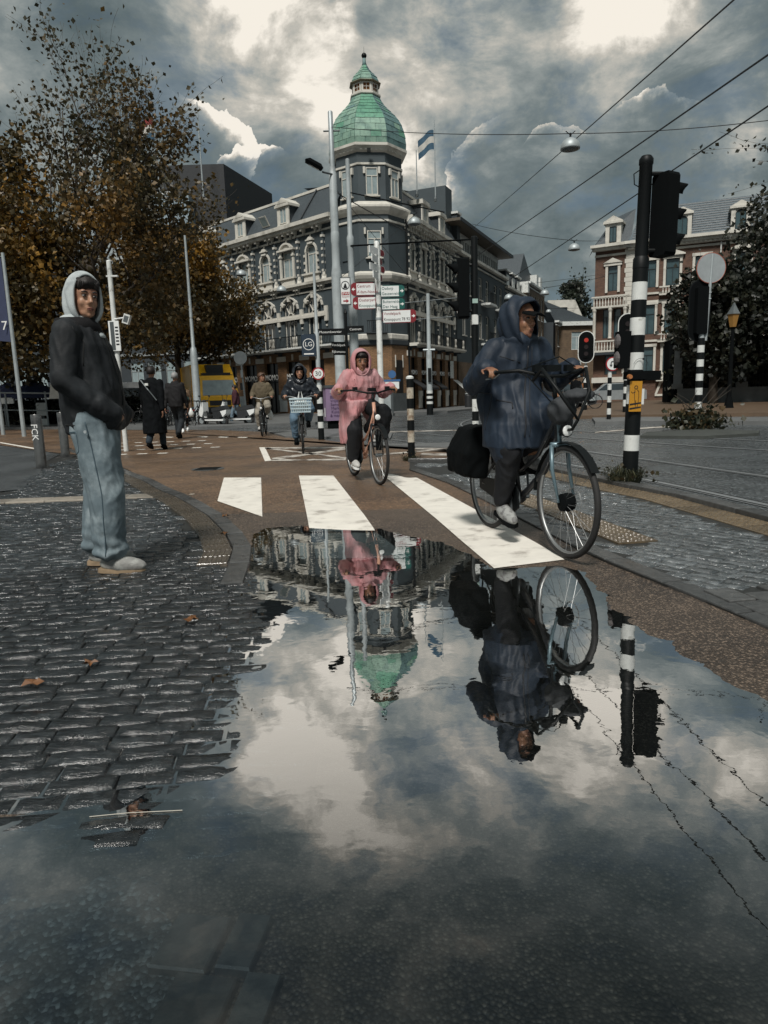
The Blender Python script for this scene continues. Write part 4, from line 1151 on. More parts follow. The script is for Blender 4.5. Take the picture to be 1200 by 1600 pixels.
dome_panels(DOMP, .52)
octa('lantern_floor', [(.80 * k8, 17.68), (.84 * k8, 17.72), (.84 * k8, 17.80), (.72 * k8, 17.84)], CREAM)
octa('lantern_amber_core', [(.60 * k8, 17.84), (.60 * k8, 18.36)], mat('amber_glass', (.30, .12, .03), .25, var=.4, scale=6))  # plain amber glass core behind the lantern windows, no emission
for fi in range(8):
    a = -PI / 2 + R(6.8) + fi * PI / 4; n_ = Vector((math.cos(a), math.sin(a), 0))
    f_ = Fr(hotel, tuple((HO + n_ * .68)[:2]), math.degrees(a) - 90)
    b = MB(); wd = .56
    b.box(-wd / 2, 0, 0, -wd / 2 + .10, .04, .52); b.box(wd / 2 - .10, 0, 0, wd / 2, .04, .52); b.box(-wd / 2 + .1, 0, 0, wd / 2 - .1, .04, .08); b.box(-wd / 2 + .1, 0, .45, wd / 2 - .1, .04, .52)
    b.box(-.012, .01, .08, .012, .03, .45); b.box(-.18, .01, .25, .18, .03, .27)
    f_.put('lantern_window', b, CREAM, 0, 0, 17.84)
octa('lantern_eave', [(.74 * k8, 18.34), (.86 * k8, 18.38), (.86 * k8, 18.42), (.74 * k8, 18.46)], mat('eave_brown', (.12, .10, .06), .6))
octa('cupola_core', [(r * k8 - .02, z) for r, z in MINI], COPS[2])
dome_panels(MINI, .6)
MB().lathe([(.16, 19.40), (.10, 19.6), (.085, 19.8), (.07, 19.82)], 10).build('spire', COPS[2], hotel, smooth=True)
MB().ell((0, 0, 19.95), .15, 12, 8).build('finial_ball', BLACK, hotel, smooth=True)
MB().tube((0, 0, 20.05), (0, 0, 20.4), .012, .006, 5).build('finial_spike', BLACK, hotel)
MB().cbox((.12, -2.25, 14.25), (.2, .15, .2)).build('alarm_box', BLACK, hotel)

# ---- roof poles and flags
def flagpole(x, y, z0, z1, lab, cat='flagpole', r=.04):
    t = root('flagpole', (x, y, z0), lab, cat)
    MB().tube((0, 0, 0), (0, 0, z1 - z0), r, r * .6, 8).build('pole', GALV, t)
    MB().lathe([(r * 2.5, 0), (r * 2.5, .15), (r, .3)], 8).build('foot', GALVD, t)
    return t
def flag(x, y, z, w_, h_, cols, lab, az, sag=.3):
    t = root('flag', (x, y, z), lab, 'flag', az)
    n = 10
    for k, c in enumerate(cols):
        m = MB(); vs = []
        for i in range(n + 1):
            u_ = i / n; dy = .12 * math.sin(u_ * 7); dz = -sag * u_ * u_
            for zz in (h_ * (1 - k / len(cols)), h_ * (1 - (k + 1) / len(cols))): vs.append((u_ * w_, dy + zz * .1, zz + dz))
        n2 = len(vs); vs += [(p[0], p[1] + .012, p[2]) for p in vs]
        m.add(vs, [(2 * i, 2 * i + 1, 2 * i + 3, 2 * i + 2) for i in range(n)] + [(n2 + 2 * i, n2 + 2 * i + 2, n2 + 2 * i + 3, n2 + 2 * i + 1) for i in range(n)])
        m.build('stripe', c, t, smooth=True)
FR_, FW_, FB_ = mat('flag_red', (.25, .04, .04), .8), mat('flag_white', (.55, .54, .5), .8), mat('flag_blue', (.05, .11, .17), .8)
flagpole(2.55, 43.3, 12.7, 15.3, 'bare flagpole on the hotel roof just right of the domed tower')
flagpole(3.9, 46.3, 13.2, 18.0, 'tall roof flagpole right of the tower carrying a blue and white striped flag')
flag(3.86, 46.3, 16.3, 1.0, 1.1, [FB_, FW_, FB_], 'blue and white flag flying from the pole right of the dome', PI - .3, .55)

# ------------------------------------------------------------ box block behind the left wing, and the building behind the trees
t = root('rear_block', (-11.5, 55, 0), 'windowless dark block standing behind the hotel roof at left', 'building')
MB().prism([(-7.4, 0), (.2, 0), (2.6, 8), (-7.0, 9)], 0, 18.6).build('block_wall', mat('charcoal_cladding', (.022, .025, .028), .7, var=.15, bump=.01, bscale=3), t)
m = MB(); m.box(-4.6, -1.3, 16.2, -3.2, -.02, 16.4); m.build('roof_ledge', PWHITE, t)
m = MB()
for k in range(8): m.tube((-6 + k * .35, -.8, 16.6), (-6 + k * .35, -.8, 17.3), .02, n=4)
m.tube((-6, -.8, 17.3), (-3.5, -.8, 17.3), .025, n=4); m.build('roof_railing', GALV, t)
MB().box(-6.2, -1.6, 14.0, -2.2, -.02, 16.0).build('plant_room', mat('pale_blue_cladding', (.25, .32, .36), .6), t)
flagpole(-12.55, 53.2, 15.5, 22.2, 'thin dark mast on the roof of the windowless block', 'mast', .06)
flagpole(-13.6, 46, 14, 18.6, 'flagpole above the trees carrying a red white and blue flag', r=.04)
flag(-13.65, 46, 17.2, .95, 1.3, [FR_, FW_, FB_], 'red white and blue flag above the left tree', PI + .2, .5)
gl_ = root('garden_building', (-22, 54, 0), 'dark building with tall ground floor windows behind the left trees', 'building')
frG = Fr(gl_, (-12.3, 49.6), 163)
hs_ = [(x, x + 1.1, 1.6, 4.0) for x in (.8, 2.3, 3.8, 5.3, 8, 10, 12, 14, 16, 18, 20)] + [(x, x + 1.1, 5.4, 7.6) for x in (1.5, 4.5, 8, 11, 14, 17, 20)]
m = MB(); wall(m, 0, 34, 0, 10.5, hs_); frG.put('wall', m, WALLD)
for h in hs_: win(frG, (h[0] + h[1]) / 2, h[2], h[1] - h[0], h[3] - h[2], mat('grey_frame', (.25, .27, .27), .5), CURT_REFL if h[2] < 2 else GLASS, y=-.1)
m = MB(); m.box(0, -12, 10.4, 34, .3, 10.9); frG.put('roof', m, FLAT)
m = MB(); m.box(0, 0, 4.4, 34, .12, 4.6); frG.put('string_course', m, MATS['grey_frame'])

# ------------------------------------------------------------ the street beyond the hotel
def street(fr, rt, x0, x1, z1, wallm, rows, fm, gm, trim, cornice=True, base=None, zb=0, depth=9):
    holes = [(c - w_ / 2, c + w_ / 2, z, z + h) for z, w_, h, cs_ in rows for c in cs_]
    m = MB(); wall(m, x0, x1, zb, z1, holes, .2); fr.put('wall', m, wallm)
    m = MB(); m.box(x0, -depth, zb, x1, -.25, z1 - .05); fr.put('building_core', m, WALLD)
    for z, w_, h, cs_ in rows:
        for c in cs_:
            win(fr, c, z, w_, h, fm, gm, y=-.12, tr=.65, mull=1, t=.06)
            fr.put('window_sill', MB().box(-w_ / 2 - .06, 0, -.08, w_ / 2 + .06, .08, 0), trim, c, 0, z)
    if cornice:
        m = MB(); m.box(x0, -.1, z1 - .08, x1, .38, z1 + .12); m.box(x0, 0, z1 - .38, x1, .12, z1 - .3); fr.put('cornice', m, trim)
d66 = Vector((math.cos(R(66)), math.sin(R(66)), 0))
def sp(s_, d=0): 
    p = Vector((AR[0], AR[1], 0)) + d66 * s_ + Vector((math.sin(R(66)), -math.cos(R(66)), 0)) * d
    return p
A1 = sp(24.2)
nb = root('glazed_top_building', (A1.x, A1.y, 0), 'blue-grey building with glazed top floor under a wide flat overhanging roof', 'building')
f1 = Fr(nb, (A1.x, A1.y), 246)
street(f1, nb, 0, 14.3, 10.9, WALLB, [(8.3, .95, 1.7, [1.5, 3.4, 6.0, 8.0, 10.5, 12.5]), (5.3, .95, 1.9, [1.5, 3.4, 6.0, 8.0, 10.5, 12.5]), (1.0, 1.1, 2.2, [1.5, 3.4, 6.0, 8.0, 10.5, 12.5])], WHITE, GLASS, WHITE)
f1.put('brick_shopfront', MB().box(10.5, 0, 0, 14.3, .1, 3.3), BRICKT)
m = MB(); m.box(.5, -6, 10.95, 14.3, -.6, 12.75); f1.put('glazed_storey', m, GLASS)
for k in range(23):
    x = .55 + k * .62
    f1.put('mullion', MB().box(x, -.6, 11.0, x + (.16 if k % 4 == 0 else .06), -.50, 12.7), PWHITE)
f1.put('glazing_sill', MB().box(.4, -.65, 10.95, 14.4, -.42, 11.1), PWHITE); f1.put('panel_band', MB().box(.4, -.62, 12.3, 14.3, -.52, 12.75), PWHITE)
m = MB(); m.box(-.6, -8, 12.8, 15.1, .55, 12.98); f1.put('overhanging_roof', m, mat('roof_brown', (.10, .085, .065), .7)); 
m = MB(); m.box(-.6, .55, 12.78, 15.1, .62, 13.02); f1.put('roof_edge', m, WALLD)
f1.put('end_gable', MB().box(13.6, -6, 10.9, 15.0, -.5, 15.2), WALLB)
f1.put('chimney', MB().box(13.0, -.9, 10.9, 13.7, -.1, 13.6), WALLD); f1.put('chimney_cap', MB().box(12.9, -1, 13.6, 13.8, 0, 13.75), PWHITE)
for x, z in ((2.5, 8.0), (7, 8.0), (2.5, 4.9), (7, 4.9)):
    m = MB(); m.box(-1, 0, -.1, 1, .8, .06); f1.put('balcony', m, PWHITE, x, 0, z)
    for q in range(-4, 5): f1.put('baluster', MB().box(q * .22 - .015, .74, 0, q * .22 + .015, .77, .85), BLACK, x, 0, z)
    f1.put('balcony_rail', MB().box(-1, .72, .85, 1, .78, .9), BLACK, x, 0, z)
A2 = sp(31.8)
nb2 = root('grey_row_house', (A2.x, A2.y, 0), 'lower blue-grey row house with roof dormers between the glazed building and the tall brick house', 'building')
f2 = Fr(nb2, (A2.x, A2.y), 246)
street(f2, nb2, 0, 7.6, 10.3, WALLB, [(8.0, .85, 1.5, [1.2, 2.6, 5.0, 6.5]), (5.0, .85, 1.8, [1.2, 2.6, 5.0, 6.5]), (1.2, .95, 2.0, [1.2, 2.6, 5.0, 6.5])], WHITE, GLASS, WHITE)
for x in (1.5, 3.6, 5.8):
    f2.put('dormer', MB().box(-.7, -2.4, 10.4, .7, -.2, 11.9), WALLD, x); f2.put('dormer_cap', MB().box(-.85, -2.5, 11.9, .85, -.05, 12.05), PWHITE, x)
    f2.put('dormer_frame', MB().box(-.5, -.2, 10.7, .5, -.16, 11.6), PWHITE, x)
A3 = sp(41.2, .3)
nb3 = root('tall_brick_house', (A3.x, A3.y, 0), 'tall brown brick house with pale cornice and steep dark roof', 'building')
f3 = Fr(nb3, (A3.x, A3.y), 246)
street(f3, nb3, 0, 9.2, 11.7, BRICKT, [(8.6, .7, 2.2, [1.3, 3.2, 5.1, 7.6]), (5.6, .7, 2.3, [1.3, 3.2, 5.1, 7.6]), (2.0, .8, 2.2, [1.3, 3.2, 5.1, 7.6])], PWHITE, GLASS, PWHITE)
f3.put('gable_wall', MB().box(9.2, -6, 0, 9.4, 0, 11.7), BRICKT)
f3.put('gable_cornice', MB().box(9.0, -6, 10.7, 9.6, .2, 11.75), PWHITE)
m = MB(); m.slab([(0, 11.8), (9.5, 11.8), (9.2, 12.4), (7.0, 14.9), (4.2, 13.4), (.6, 13.3)], -5, -.8); f3.put('roof', m, SLATE)
for x in (1.4, 3.4): f3.put('dormer', MB().box(-.5, -1.2, 11.8, .5, -.1, 13.2), PWHITE, x)
A4 = sp(54, 1.6)
nb4 = root('low_brick_house', (A4.x, A4.y, 0), 'low brown brick house with white gutter and a tall thin chimney behind it', 'building')
f4 = Fr(nb4, (A4.x, A4.y), 246)
street(f4, nb4, 0, 13, 8.6, BRICKT, [(6.0, .8, 1.8, [1.2, 3.0, 4.8, 9, 11]), (3.0, .8, 1.8, [1.2, 3.0, 4.8, 9, 11])], PWHITE, GLASS, PWHITE)
frq = Fr(nb4, (A4.x - d66.x * 0, A4.y), 246)
f4b = Fr(nb4, tuple(sp(44.5, 3.4)[:2]), 185)
m = MB(); wall(m, -2.2, 2.2, 0, 8.5, [(-.6, .6, 5.6, 7.6), (-.6, .6, 2.4, 4.4)]); f4b.put('front_wall', m, BRICKT)
for z in (5.6, 2.4): win(f4b, 0, z, 1.2, 2.0, PWHITE, CURT_REFL, y=-.1)
f4b.put('gutter', MB().box(-2.5, -2, 8.3, 2.5, .35, 8.75), PWHITE)
f4b.put('wall_return', MB().box(-2.2, -9, 0, -2.0, -.01, 8.4), BRICKT)
m = MB(); m.slab([(-2.4, 8.75), (2.4, 8.75), (3.9, 11.2)], -3, -.3); f4b.put('roof', m, SLATE)
ch = root('factory_chimney', (25.0, 92, 0), 'slim dark chimney rising behind the low brick house', 'chimney')
MB().tube((0, 0, 0), (0, 0, 11.6), .5, .42, 10).build('shaft', WALLD, ch); MB().tube((0, 0, 11.6), (0, 0, 14.6), .18, .16, 8).build('flue', WALLD, ch); MB().tube((-.3, 0, 14.6), (.3, 0, 14.6), .16, n=6).build('cap', WALLD, ch)
nb5 = root('mansard_brick_house', (22.6, 84, 0), 'orange-brown brick house with white mansard gable beside the poplar', 'building')
f5 = Fr(nb5, (25.0, 84), 183)
m = MB(); wall(m, 0, 4.8, 0, 8.4, [(1.8, 3.1, 5.3, 7.5), (1.7, 3.6, 2.6, 4.4)]); f5.put('wall', m, BRICKR)
win(f5, 2.45, 5.3, 1.3, 2.2, WHITE, GLASS); win(f5, 2.65, 2.6, 1.9, 1.8, WHITE, GLASS)
m = MB(); m.slab([(0, 8.4), (4.8, 8.4), (4.8, 11.6), (1.5, 11.6)], -.3, 0); f5.put('white_gable', m, WHITE); win(f5, 2.9, 9.2, 1.0, 1.6, WHITE, GLASS, y=.03)
f5s = Fr(nb5, (27.5, 92.5), 253.5)
m = MB(); wall(m, 0, 8.9, 0, 8.2, [(1, 2, 5, 6.8), (4, 5, 5, 6.8)]); f5s.put('side_wall', m, BRICKR)
for z in (3.9, 5.9, 1.9): f5s.put('white_band', MB().box(0, 0, z, 8.9, .05, z + .2), WHITE)
m = MB(); m.add([(0, .3, 8.4), (8.9, .3, 8.4), (8.9, -1.5, 11.5), (0, -1.5, 11.5)], [(3, 2, 1, 0)]); f5s.put('slate_roof', m, SLATE); f5s.put('gutter', MB().box(0, 0, 8.1, 9.2, .45, 8.4), WHITE)

# ------------------------------------------------------------ the mansion on the right
MA = (18.59, 52.0)
man = root('brick_mansion', (MA[0], MA[1], 0), 'red-brick mansion with cream quoins, balustrades and slate mansard roof at the right', 'building')
fm_ = Fr(man, (MA[0] + 26 * math.cos(R(-22)), MA[1] + 26 * math.sin(R(-22))), 158)   # outward towards the street
X = lambda s_: 26 - s_
DKF = mat('dark_window_frame', (.015, .022, .025), .4)
GLT = mat('teal_glass', (.05, .085, .095), .08, var=.4, scale=1.2, spec=.9)
c3 = [1.3, 2.85, 4.75, 7.3, 9.2, 12, 14.4, 17, 20, 23]
holes = [(X(c) - .45, X(c) + .45, 8.2, 10.1) for c in c3] + [(X(c) - .45, X(c) + .45, 4.9, 7.0) for c in c3] + [(X(c) - .45, X(c) + .45, 2.1, 4.0) for c in c3]
m = MB(); wall(m, 0, 26, 0, 11.5, holes); fm_.put('wall', m, BRICKR)
for i, c in enumerate(c3):
    for z, h in ((8.2, 1.9), (4.9, 2.1), (2.1, 1.9)):
        win(fm_, X(c), z, .9, h, DKF, GLT, y=-.1, tr=.68)
        b = MB(); b.box(-.62, 0, 0, -.45, .08, h + .1); b.box(.45, 0, 0, .62, .08, h + .1); b.box(-.66, 0, h, .66, .1, h + .2)
        if z > 8 and i % 2 == 1: b.box(-.8, 0, h + .2, .8, .24, h + .3); b.slab([(-.8, h + .3), (.8, h + .3), (0, h + .62)], 0, .2)
        fm_.put('window_surround', b, WHITE, X(c), 0, z)
        if i % 2 == 1:
            b = MB(); b.box(-.85, 0, -.62, .85, .4, -.52); b.box(-.85, .28, -.1, .85, .4, 0)
            fm_.put('balustrade_rail', b, WHITE, X(c), 0, z)
            for q in range(-3, 4): fm_.put('baluster', MB().lathe([(.045, 0), (.06, .12), (.03, .25), (.05, .42)], 6, (q * .2, .34, 0)), WHITE, X(c), 0, z - .52)
    for z in (9.3 - 5.0,): pass
b = MB()
for z0, z1, d in ((7.72, 7.86, .1), (4.35, 4.5, .1), (10.7, 10.85, .08), (1.65, 1.95, .25), (7.1, 7.3, .06)): b.box(0, 0, z0, 26, d, z1)
fm_.put('string_course', b, WHITE)
b = MB(); b.box(-.3, 0, 11.1, 26.35, .45, 11.3); b.box(-.3, 0, 11.3, 26.45, .65, 11.5); b.box(-.1, 0, 10.95, 26.2, .3, 11.1); fm_.put('cornice', b, WHITE)
for k in range(60): fm_.put('dentil', MB().box(-.07, 0, 0, .07, .38, .14), WHITE, 25.9 - k * .3, 0, 10.98)
for k in range(34): fm_.put('quoin', MB().box(-.42 if k % 2 else -.34, 0, 0, .10, .07, .31), WHITE, 25.93, 0, .5 + k * .33)
b = MB(); b.path([(0, .12, 1), (0, .12, 10.9)], .05, 6); fm_.put('drain_pipe', b, PWHITE, X(5.9))
for c in (2.85, 5.5):
    b = MB(); b.arcband(0, 0, .0, .0, 0, PI, 0, .01, 1); b = MB()
    b.slab([(-.9, .3), (-.75, .3), (-.45, 1.1), (.45, 1.1), (.75, .3), (.9, .3), (.6, 1.25), (-.6, 1.25)], 0, .08); b.box(-.9, 0, .15, .9, .08, .3)
    fm_.put('basement_surround', b, WHITE, X(c), 0, .25)
m = MB(); m.add([(-.2, .35, 11.5), (26.2, .35, 11.5), (25.3, -1.6, 14.1), (-.2, -1.6, 14.1)], [(3, 2, 1, 0)]); m.add([(-.2, -1.6, 14.1), (25.3, -1.6, 14.1), (22, -6, 14.9), (-.2, -6, 14.9)], [(3, 2, 1, 0)])
fm_.put('mansard_roof', m, mat('patterned_slate', (.075, .10, .115), .4, var=.3, scale=12, bump=.03, bscale=5))
for k in range(14):
    b = MB(); b.add([(-.1, .34 - k * .14 + .02, 11.55 + k * .185), (26.0 - k * .04, .34 - k * .14 + .02, 11.55 + k * .185), (26.0 - k * .04, .34 - k * .14, 11.60 + k * .185), (-.1, .34 - k * .14, 11.60 + k * .185)], [(3, 2, 1, 0)])
    fm_.put('slate_course', b, SLATE)
for s_ in (3.35, 7.0, 12.5, 18):
    b = MB(); b.box(-.45, -1.8, 11.55, .45, .3, 13.1); fm_.put('dormer', b, SLATE, X(s_))
    b = MB(); b.box(-.6, .3, 11.5, -.34, .5, 12.9); b.box(.34, .3, 11.5, .6, .5, 12.9); b.box(-.7, -.6, 12.9, .7, .6, 13.05); b.slab([(-.7, 13.05), (.7, 13.05), (0, 13.42)], -.6, .5); archfill(b, -.34, .34, 12.5, 12.9, .3, .46); fm_.put('dormer_front', b, WHITE, X(s_))
    win(fm_, X(s_), 11.55, .68, 1.2, DKF, GLT, y=.4, tr=0)
fl_ = Fr(man, MA, 150)
hl = [(.9, 1.6, 8.2, 10.0), (.6, 1.1, 4.8, 6.9), (1.4, 1.9, 4.8, 6.9), (.8, 1.7, 2.1, 4.0)]
m = MB(); wall(m, 0, 2.55, 0, 11.5, hl); fl_.put('corner_wall', m, BRICKR)
for h in hl: win(fl_, (h[0] + h[1]) / 2, h[2], h[1] - h[0], h[3] - h[2], DKF, GLT, y=-.1)
b = MB(); b.box(.72, 0, 8.1, .9, .1, 10.2); b.box(1.6, 0, 8.1, 1.78, .1, 10.2); b.box(.6, 0, 10.0, 1.9, .14, 10.2); b.slab([(.55, 10.2), (1.95, 10.2), (1.25, 10.55)], 0, .2)
fl_.put('window_surround', b, WHITE)
for z0, z1, d in ((7.72, 7.86, .1), (1.5, 1.9, .3), (10.7, 10.85, .08)): fl_.put('string_course', MB().box(0, 0, z0, 2.58, d, z1), WHITE)
b = MB(); b.box(-.1, 0, 11.1, 2.7, .45, 11.3); b.box(-.1, 0, 11.3, 2.8, .65, 11.5); fl_.put('corner_cornice', b, WHITE)
for z in (6.95, 3.75):
    b = MB(); b.box(0, 0, 0, 2.6, .75, .14); b.box(0, .6, .75, 2.6, .75, .86); fl_.put('loggia_balcony', b, WHITE, 0, 0, z)
    for k in range(12): fl_.put('baluster', MB().lathe([(.05, 0), (.065, .2), (.03, .4), (.05, .62)], 6, (.12 + k * .21, .68, .14)), WHITE, 0, 0, z)
for x in (.2, 1.25, 2.4): fl_.put('column', MB().lathe([(.15, 0), (.12, .1), (.11, 1.9), (.16, 2.05), (.16, 2.2)], 8, (x, .6, 4.75)), WHITE)
b = MB(); b.box(-.1, .0, 3.55, 2.7, .95, 3.72); fl_.put('porch_canopy', b, WALLD)
for k in range(34): fl_.put('quoin', MB().box(.0, 0, 0, .42 if k % 2 else .34, .07, .31), WHITE, 0, 0, .5 + k * .33)
m = MB(); m.add([(0, .3, 11.5), (2.6, .3, 11.5), (1.6, -1.4, 13.6), (0, -1.4, 14.1)], [(3, 2, 1, 0)]); m.add([(2.6, .3, 11.5), (4, -4, 11.5), (2.5, -4, 13.6), (1.6, -1.4, 13.6)], [(3, 2, 1, 0)]); fl_.put('corner_roof', m, SLATE)
b = MB(); b.box(.7, -.9, 11.5, 1.8, .3, 12.9); b.box(.55, -1, 12.9, 1.95, .45, 13.05); b.slab([(.55, 13.05), (1.95, 13.05), (1.25, 13.45)], -1, .4); fl_.put('dormer_front', b, WHITE)
win(fl_, 1.25, 11.6, .5, 1.1, DKF, GLT, y=.33, tr=0)
m = MB(); m.prism([(0, 0), (24, -9.7), (28, 0), (12, 12), (2.8, 10), (-2.1, 1.4)], 0, 11.4); m.build('building_core', WALLD, man).location = (.1, .45, 0)

# ============================================================ trees and plants
def leafmat(name, cols, rough=.5):
    m_ = bpy.data.materials.new(name); m_.use_nodes = True
    nt = m_.node_tree; b = nt.nodes['Principled BSDF']; g = NT(nt)
    at = g.node('ShaderNodeAttribute'); at.attribute_name = 'tint'
    cr_ = g.node('ShaderNodeValToRGB'); g.put(cr_.inputs[0], at.outputs['Fac'])
    e = cr_.color_ramp.elements
    e[0].position = 0; e[0].color = c4(cols[0]); e[1].position = 1; e[1].color = c4(cols[-1])
    for i, c in enumerate(cols[1:-1]):
        q = e.new((i + 1) / (len(cols) - 1)); q.color = c4(c)
    g.put(b.inputs['Base Color'], cr_.outputs[0]); b.inputs['Roughness'].default_value = rough
    tb = g.node('ShaderNodeBsdfTranslucent'); g.put(tb.inputs[0], cr_.outputs[0])
    ms = g.node('ShaderNodeMixShader'); ms.inputs[0].default_value = .25
    nt.links.new(b.outputs[0], ms.inputs[1]); nt.links.new(tb.outputs[0], ms.inputs[2])
    nt.links.new(ms.outputs[0], nt.nodes['Material Output'].inputs[0])
    MATS[name] = m_
    return m_
BARK = mat('bark', (.050, .040, .030), .8, var=.3, scale=5, bump=.02, bscale=12, world_=True)
LF_BROWN = leafmat('autumn_leaves', [(.040, .038, .018), (.080, .060, .024), (.14, .085, .026), (.26, .14, .030)])
LF_GOLD = leafmat('golden_leaves', [(.055, .045, .018), (.12, .080, .022), (.25, .135, .024), (.42, .22, .028)])
LF_DARK = leafmat('dark_leaves', [(.010, .014, .010), (.018, .022, .014), (.030, .032, .018), (.055, .048, .022)])
LF_POP = leafmat('poplar_leaves', [(.020, .028, .020), (.030, .040, .026), (.045, .055, .034)])
LF_WEED = leafmat('weed_leaves', [(.014, .020, .012), (.03, .035, .018), (.08, .05, .02)])

def leaves(name, pts, size, m_, parent, seed=1, tint=None, kind='stuff'):
    """pts: world-relative centres; each leaf a folded pair of triangles with its own turn"""
    rg = np.random.RandomState(seed)
    P = np.asarray(pts, float); n = len(P)
    q = rg.normal(size=(n, 3)); q /= np.linalg.norm(q, axis=1)[:, None]
    r_ = rg.normal(size=(n, 3)); u = np.cross(q, r_); u /= np.linalg.norm(u, axis=1)[:, None]; v = np.cross(q, u)
    s = size * rg.uniform(.6, 1.35, n)[:, None]
    a = P - u * s * .5; b = P + v * s * .42 + q * s * .12; c = P + u * s * .55; d = P - v * s * .42 + q * s * .12
    V_ = np.stack([a, b, c, d], 1).reshape(-1, 3)
    me = bpy.data.meshes.new(name)
    me.vertices.add(n * 4); me.vertices.foreach_set('co', V_.astype('f').ravel())
    i = np.arange(n)[:, None] * 4
    T = np.concatenate([i + [0, 1, 2], i + [0, 2, 3]], 1).reshape(-1, 3).astype('i')
    me.loops.add(T.size); me.loops.foreach_set('vertex_index', T.ravel())
    me.polygons.add(len(T)); me.polygons.foreach_set('loop_start', np.arange(len(T), dtype='i') * 3)
    me.update(calc_edges=True)
    t = rg.uniform(0, 1, n) if tint is None else np.clip(tint + rg.normal(0, .18, n), 0, 1)
    at = me.attributes.new('tint', 'FLOAT', 'POINT'); at.data.foreach_set('value', np.repeat(t, 4).astype('f'))
    o = mobj(name, me, m_, parent)
    if kind: o['kind'] = kind
    return o
def grow(mb, p, d, L, r, lvl, tips, rg, up=.25, spread=.7, nb=(3, 5), seg=4, droop=0.0, keep=None):
    pts, rs = [p.copy()], [r]
    for i in range(seg):
        d = (d + Vector((rg.gauss(0, .16), rg.gauss(0, .16), rg.gauss(0, .10) + up * .12 - droop * .1))).normalized()
        p = p + d * (L / seg); pts.append(p.copy()); rs.append(max(r * (1 - .6 * (i + 1) / seg), .006))
    mb.path(pts, rs, 6 if lvl > 2 else (4 if lvl > 1 else 3))
    if lvl <= 1:
        for a, b in zip(pts[1:], pts[:-1]): tips.append((a, b))
    if lvl == 0: return
    for k in range(rg.randint(*nb)):
        t = rg.uniform(.30, 1.0); i = min(int(t * seg), seg - 1); q = pts[i].lerp(pts[i + 1], t * seg - i)
        ax = Vector((rg.gauss(0, 1), rg.gauss(0, 1), rg.gauss(0, .6))).normalized()
        nd = (d + ax * spread + Vector((0, 0, up))).normalized()
        if keep and not keep(q + nd * L * .5): continue
        grow(mb, q, nd, L * rg.uniform(.55, .78), rs[i] * .62, lvl - 1, tips, rg, up, spread, nb, seg, droop, keep)
def tree(name, loc, label, h_trunk, r, limbs, per_tip, size, lm, seed, cat='tree', lean=(0, 0), tintf=None, sp=.35, group=None, clump=None, lvl=3, thin=None):
    rg = random.Random(seed)
    t = root(name, loc, label, cat, group=group)
    mb = MB(); tips = []
    top = Vector((lean[0], lean[1], h_trunk))
    mb.path([(0, 0, -.1), (lean[0] * .2, lean[1] * .2, h_trunk * .3), (lean[0] * .6, lean[1] * .6, h_trunk * .7), top], [r * 1.35, r, r * .85, r * .7], 10)
    tr_ = mb.build('trunk', BARK, t, smooth=True)
    lb = MB()
    for (z, dx, dy, dz, L, rr_) in limbs:
        q = Vector((lean[0] * z / h_trunk, lean[1] * z / h_trunk, z))
        grow(lb, q, Vector((dx, dy, dz)).normalized(), L, rr_, lvl, tips, rg)
    lb.build('limb', BARK, t, smooth=True)['kind'] = 'stuff'
    pts, tint = [], []
    for a, b in tips:
        n = per_tip
        if thin:
            n = per_tip * thin(a)
            n = int(n) + (rg.random() < n % 1)
        for k in range(n):
            q = b.lerp(a, rg.random()) + Vector((rg.gauss(0, sp), rg.gauss(0, sp), rg.gauss(0, sp)))
            pts.append(q); tint.append(tintf(q) if tintf else .5)
    if clump:
        for c, rad, n, tt in clump:
            for k in range(int(n * 1.45)):
                v = Vector((rg.gauss(0, 1), rg.gauss(0, 1), rg.gauss(0, 1))).normalized() * (rg.random() ** .45)
                q = Vector((c[0] + v.x * rad[0], c[1] + v.y * rad[1], c[2] + v.z * rad[2]))
                if noise.noise(q * .9) < -.12: continue
                pts.append(q); tint.append(tt + noise.noise(q * .6) * .5)
    o = leaves('crown', [tuple(p) for p in pts], size, lm, t, seed, np.array(tint))
    return t
TX, TY = -12.6, 32.5
def tt(q):   # golden towards the foot of the crown
    return .15 + max(0, min(.6, (11 - q.z) * .09)) + noise.noise(q * .35) * .6
LI = [(3.6, 1, .1, .75, 5.0, .13), (3.8, -1, .2, .8, 5.0, .13), (4.4, .3, -1, .7, 4.2, .12), (4.8, .9, .5, 1.0, 5.0, .12), (5.2, -.8, -.4, 1.1, 5.0, .11),
      (5.8, .5, .3, 1.5, 5.0, .11), (6.2, -.6, .1, 1.6, 5.2, .11), (6.8, .25, -.3, 2, 5.0, .10), (7.2, -.25, .2, 2.5, 5.8, .10), (7.4, .9, 0, 1.1, 4.6, .09), (7.5, -.1, 0, 3, 6.0, .09)]
tree('plane_tree', (TX, TY, 0), 'tallest plane tree with a thin half-bare top, behind the man in the white hood', 7.5, .30, LI, 12, .19, LF_BROWN, 11, lean=(-.5, 0), tintf=tt, sp=.30,
     thin=lambda a: 1.5 if a.z < 7 else (.62 if a.z < 10.5 else (.30 if a.z < 13 else .18)),
     clump=[((0, 0, 6.0), (4.6, 3.5, 2.6), 5200, .45), ((1.5, -.5, 4.8), (3.6, 3, 1.8), 2600, .40), ((-3, 0, 8.5), (2.4, 2, 1.4), 700, .5), ((2.0, 0, 8.8), (1.7, 2, 1.5), 450, .45), ((0, 0, 10.0), (1.5, 1.5, 1.3), 260, .35)])
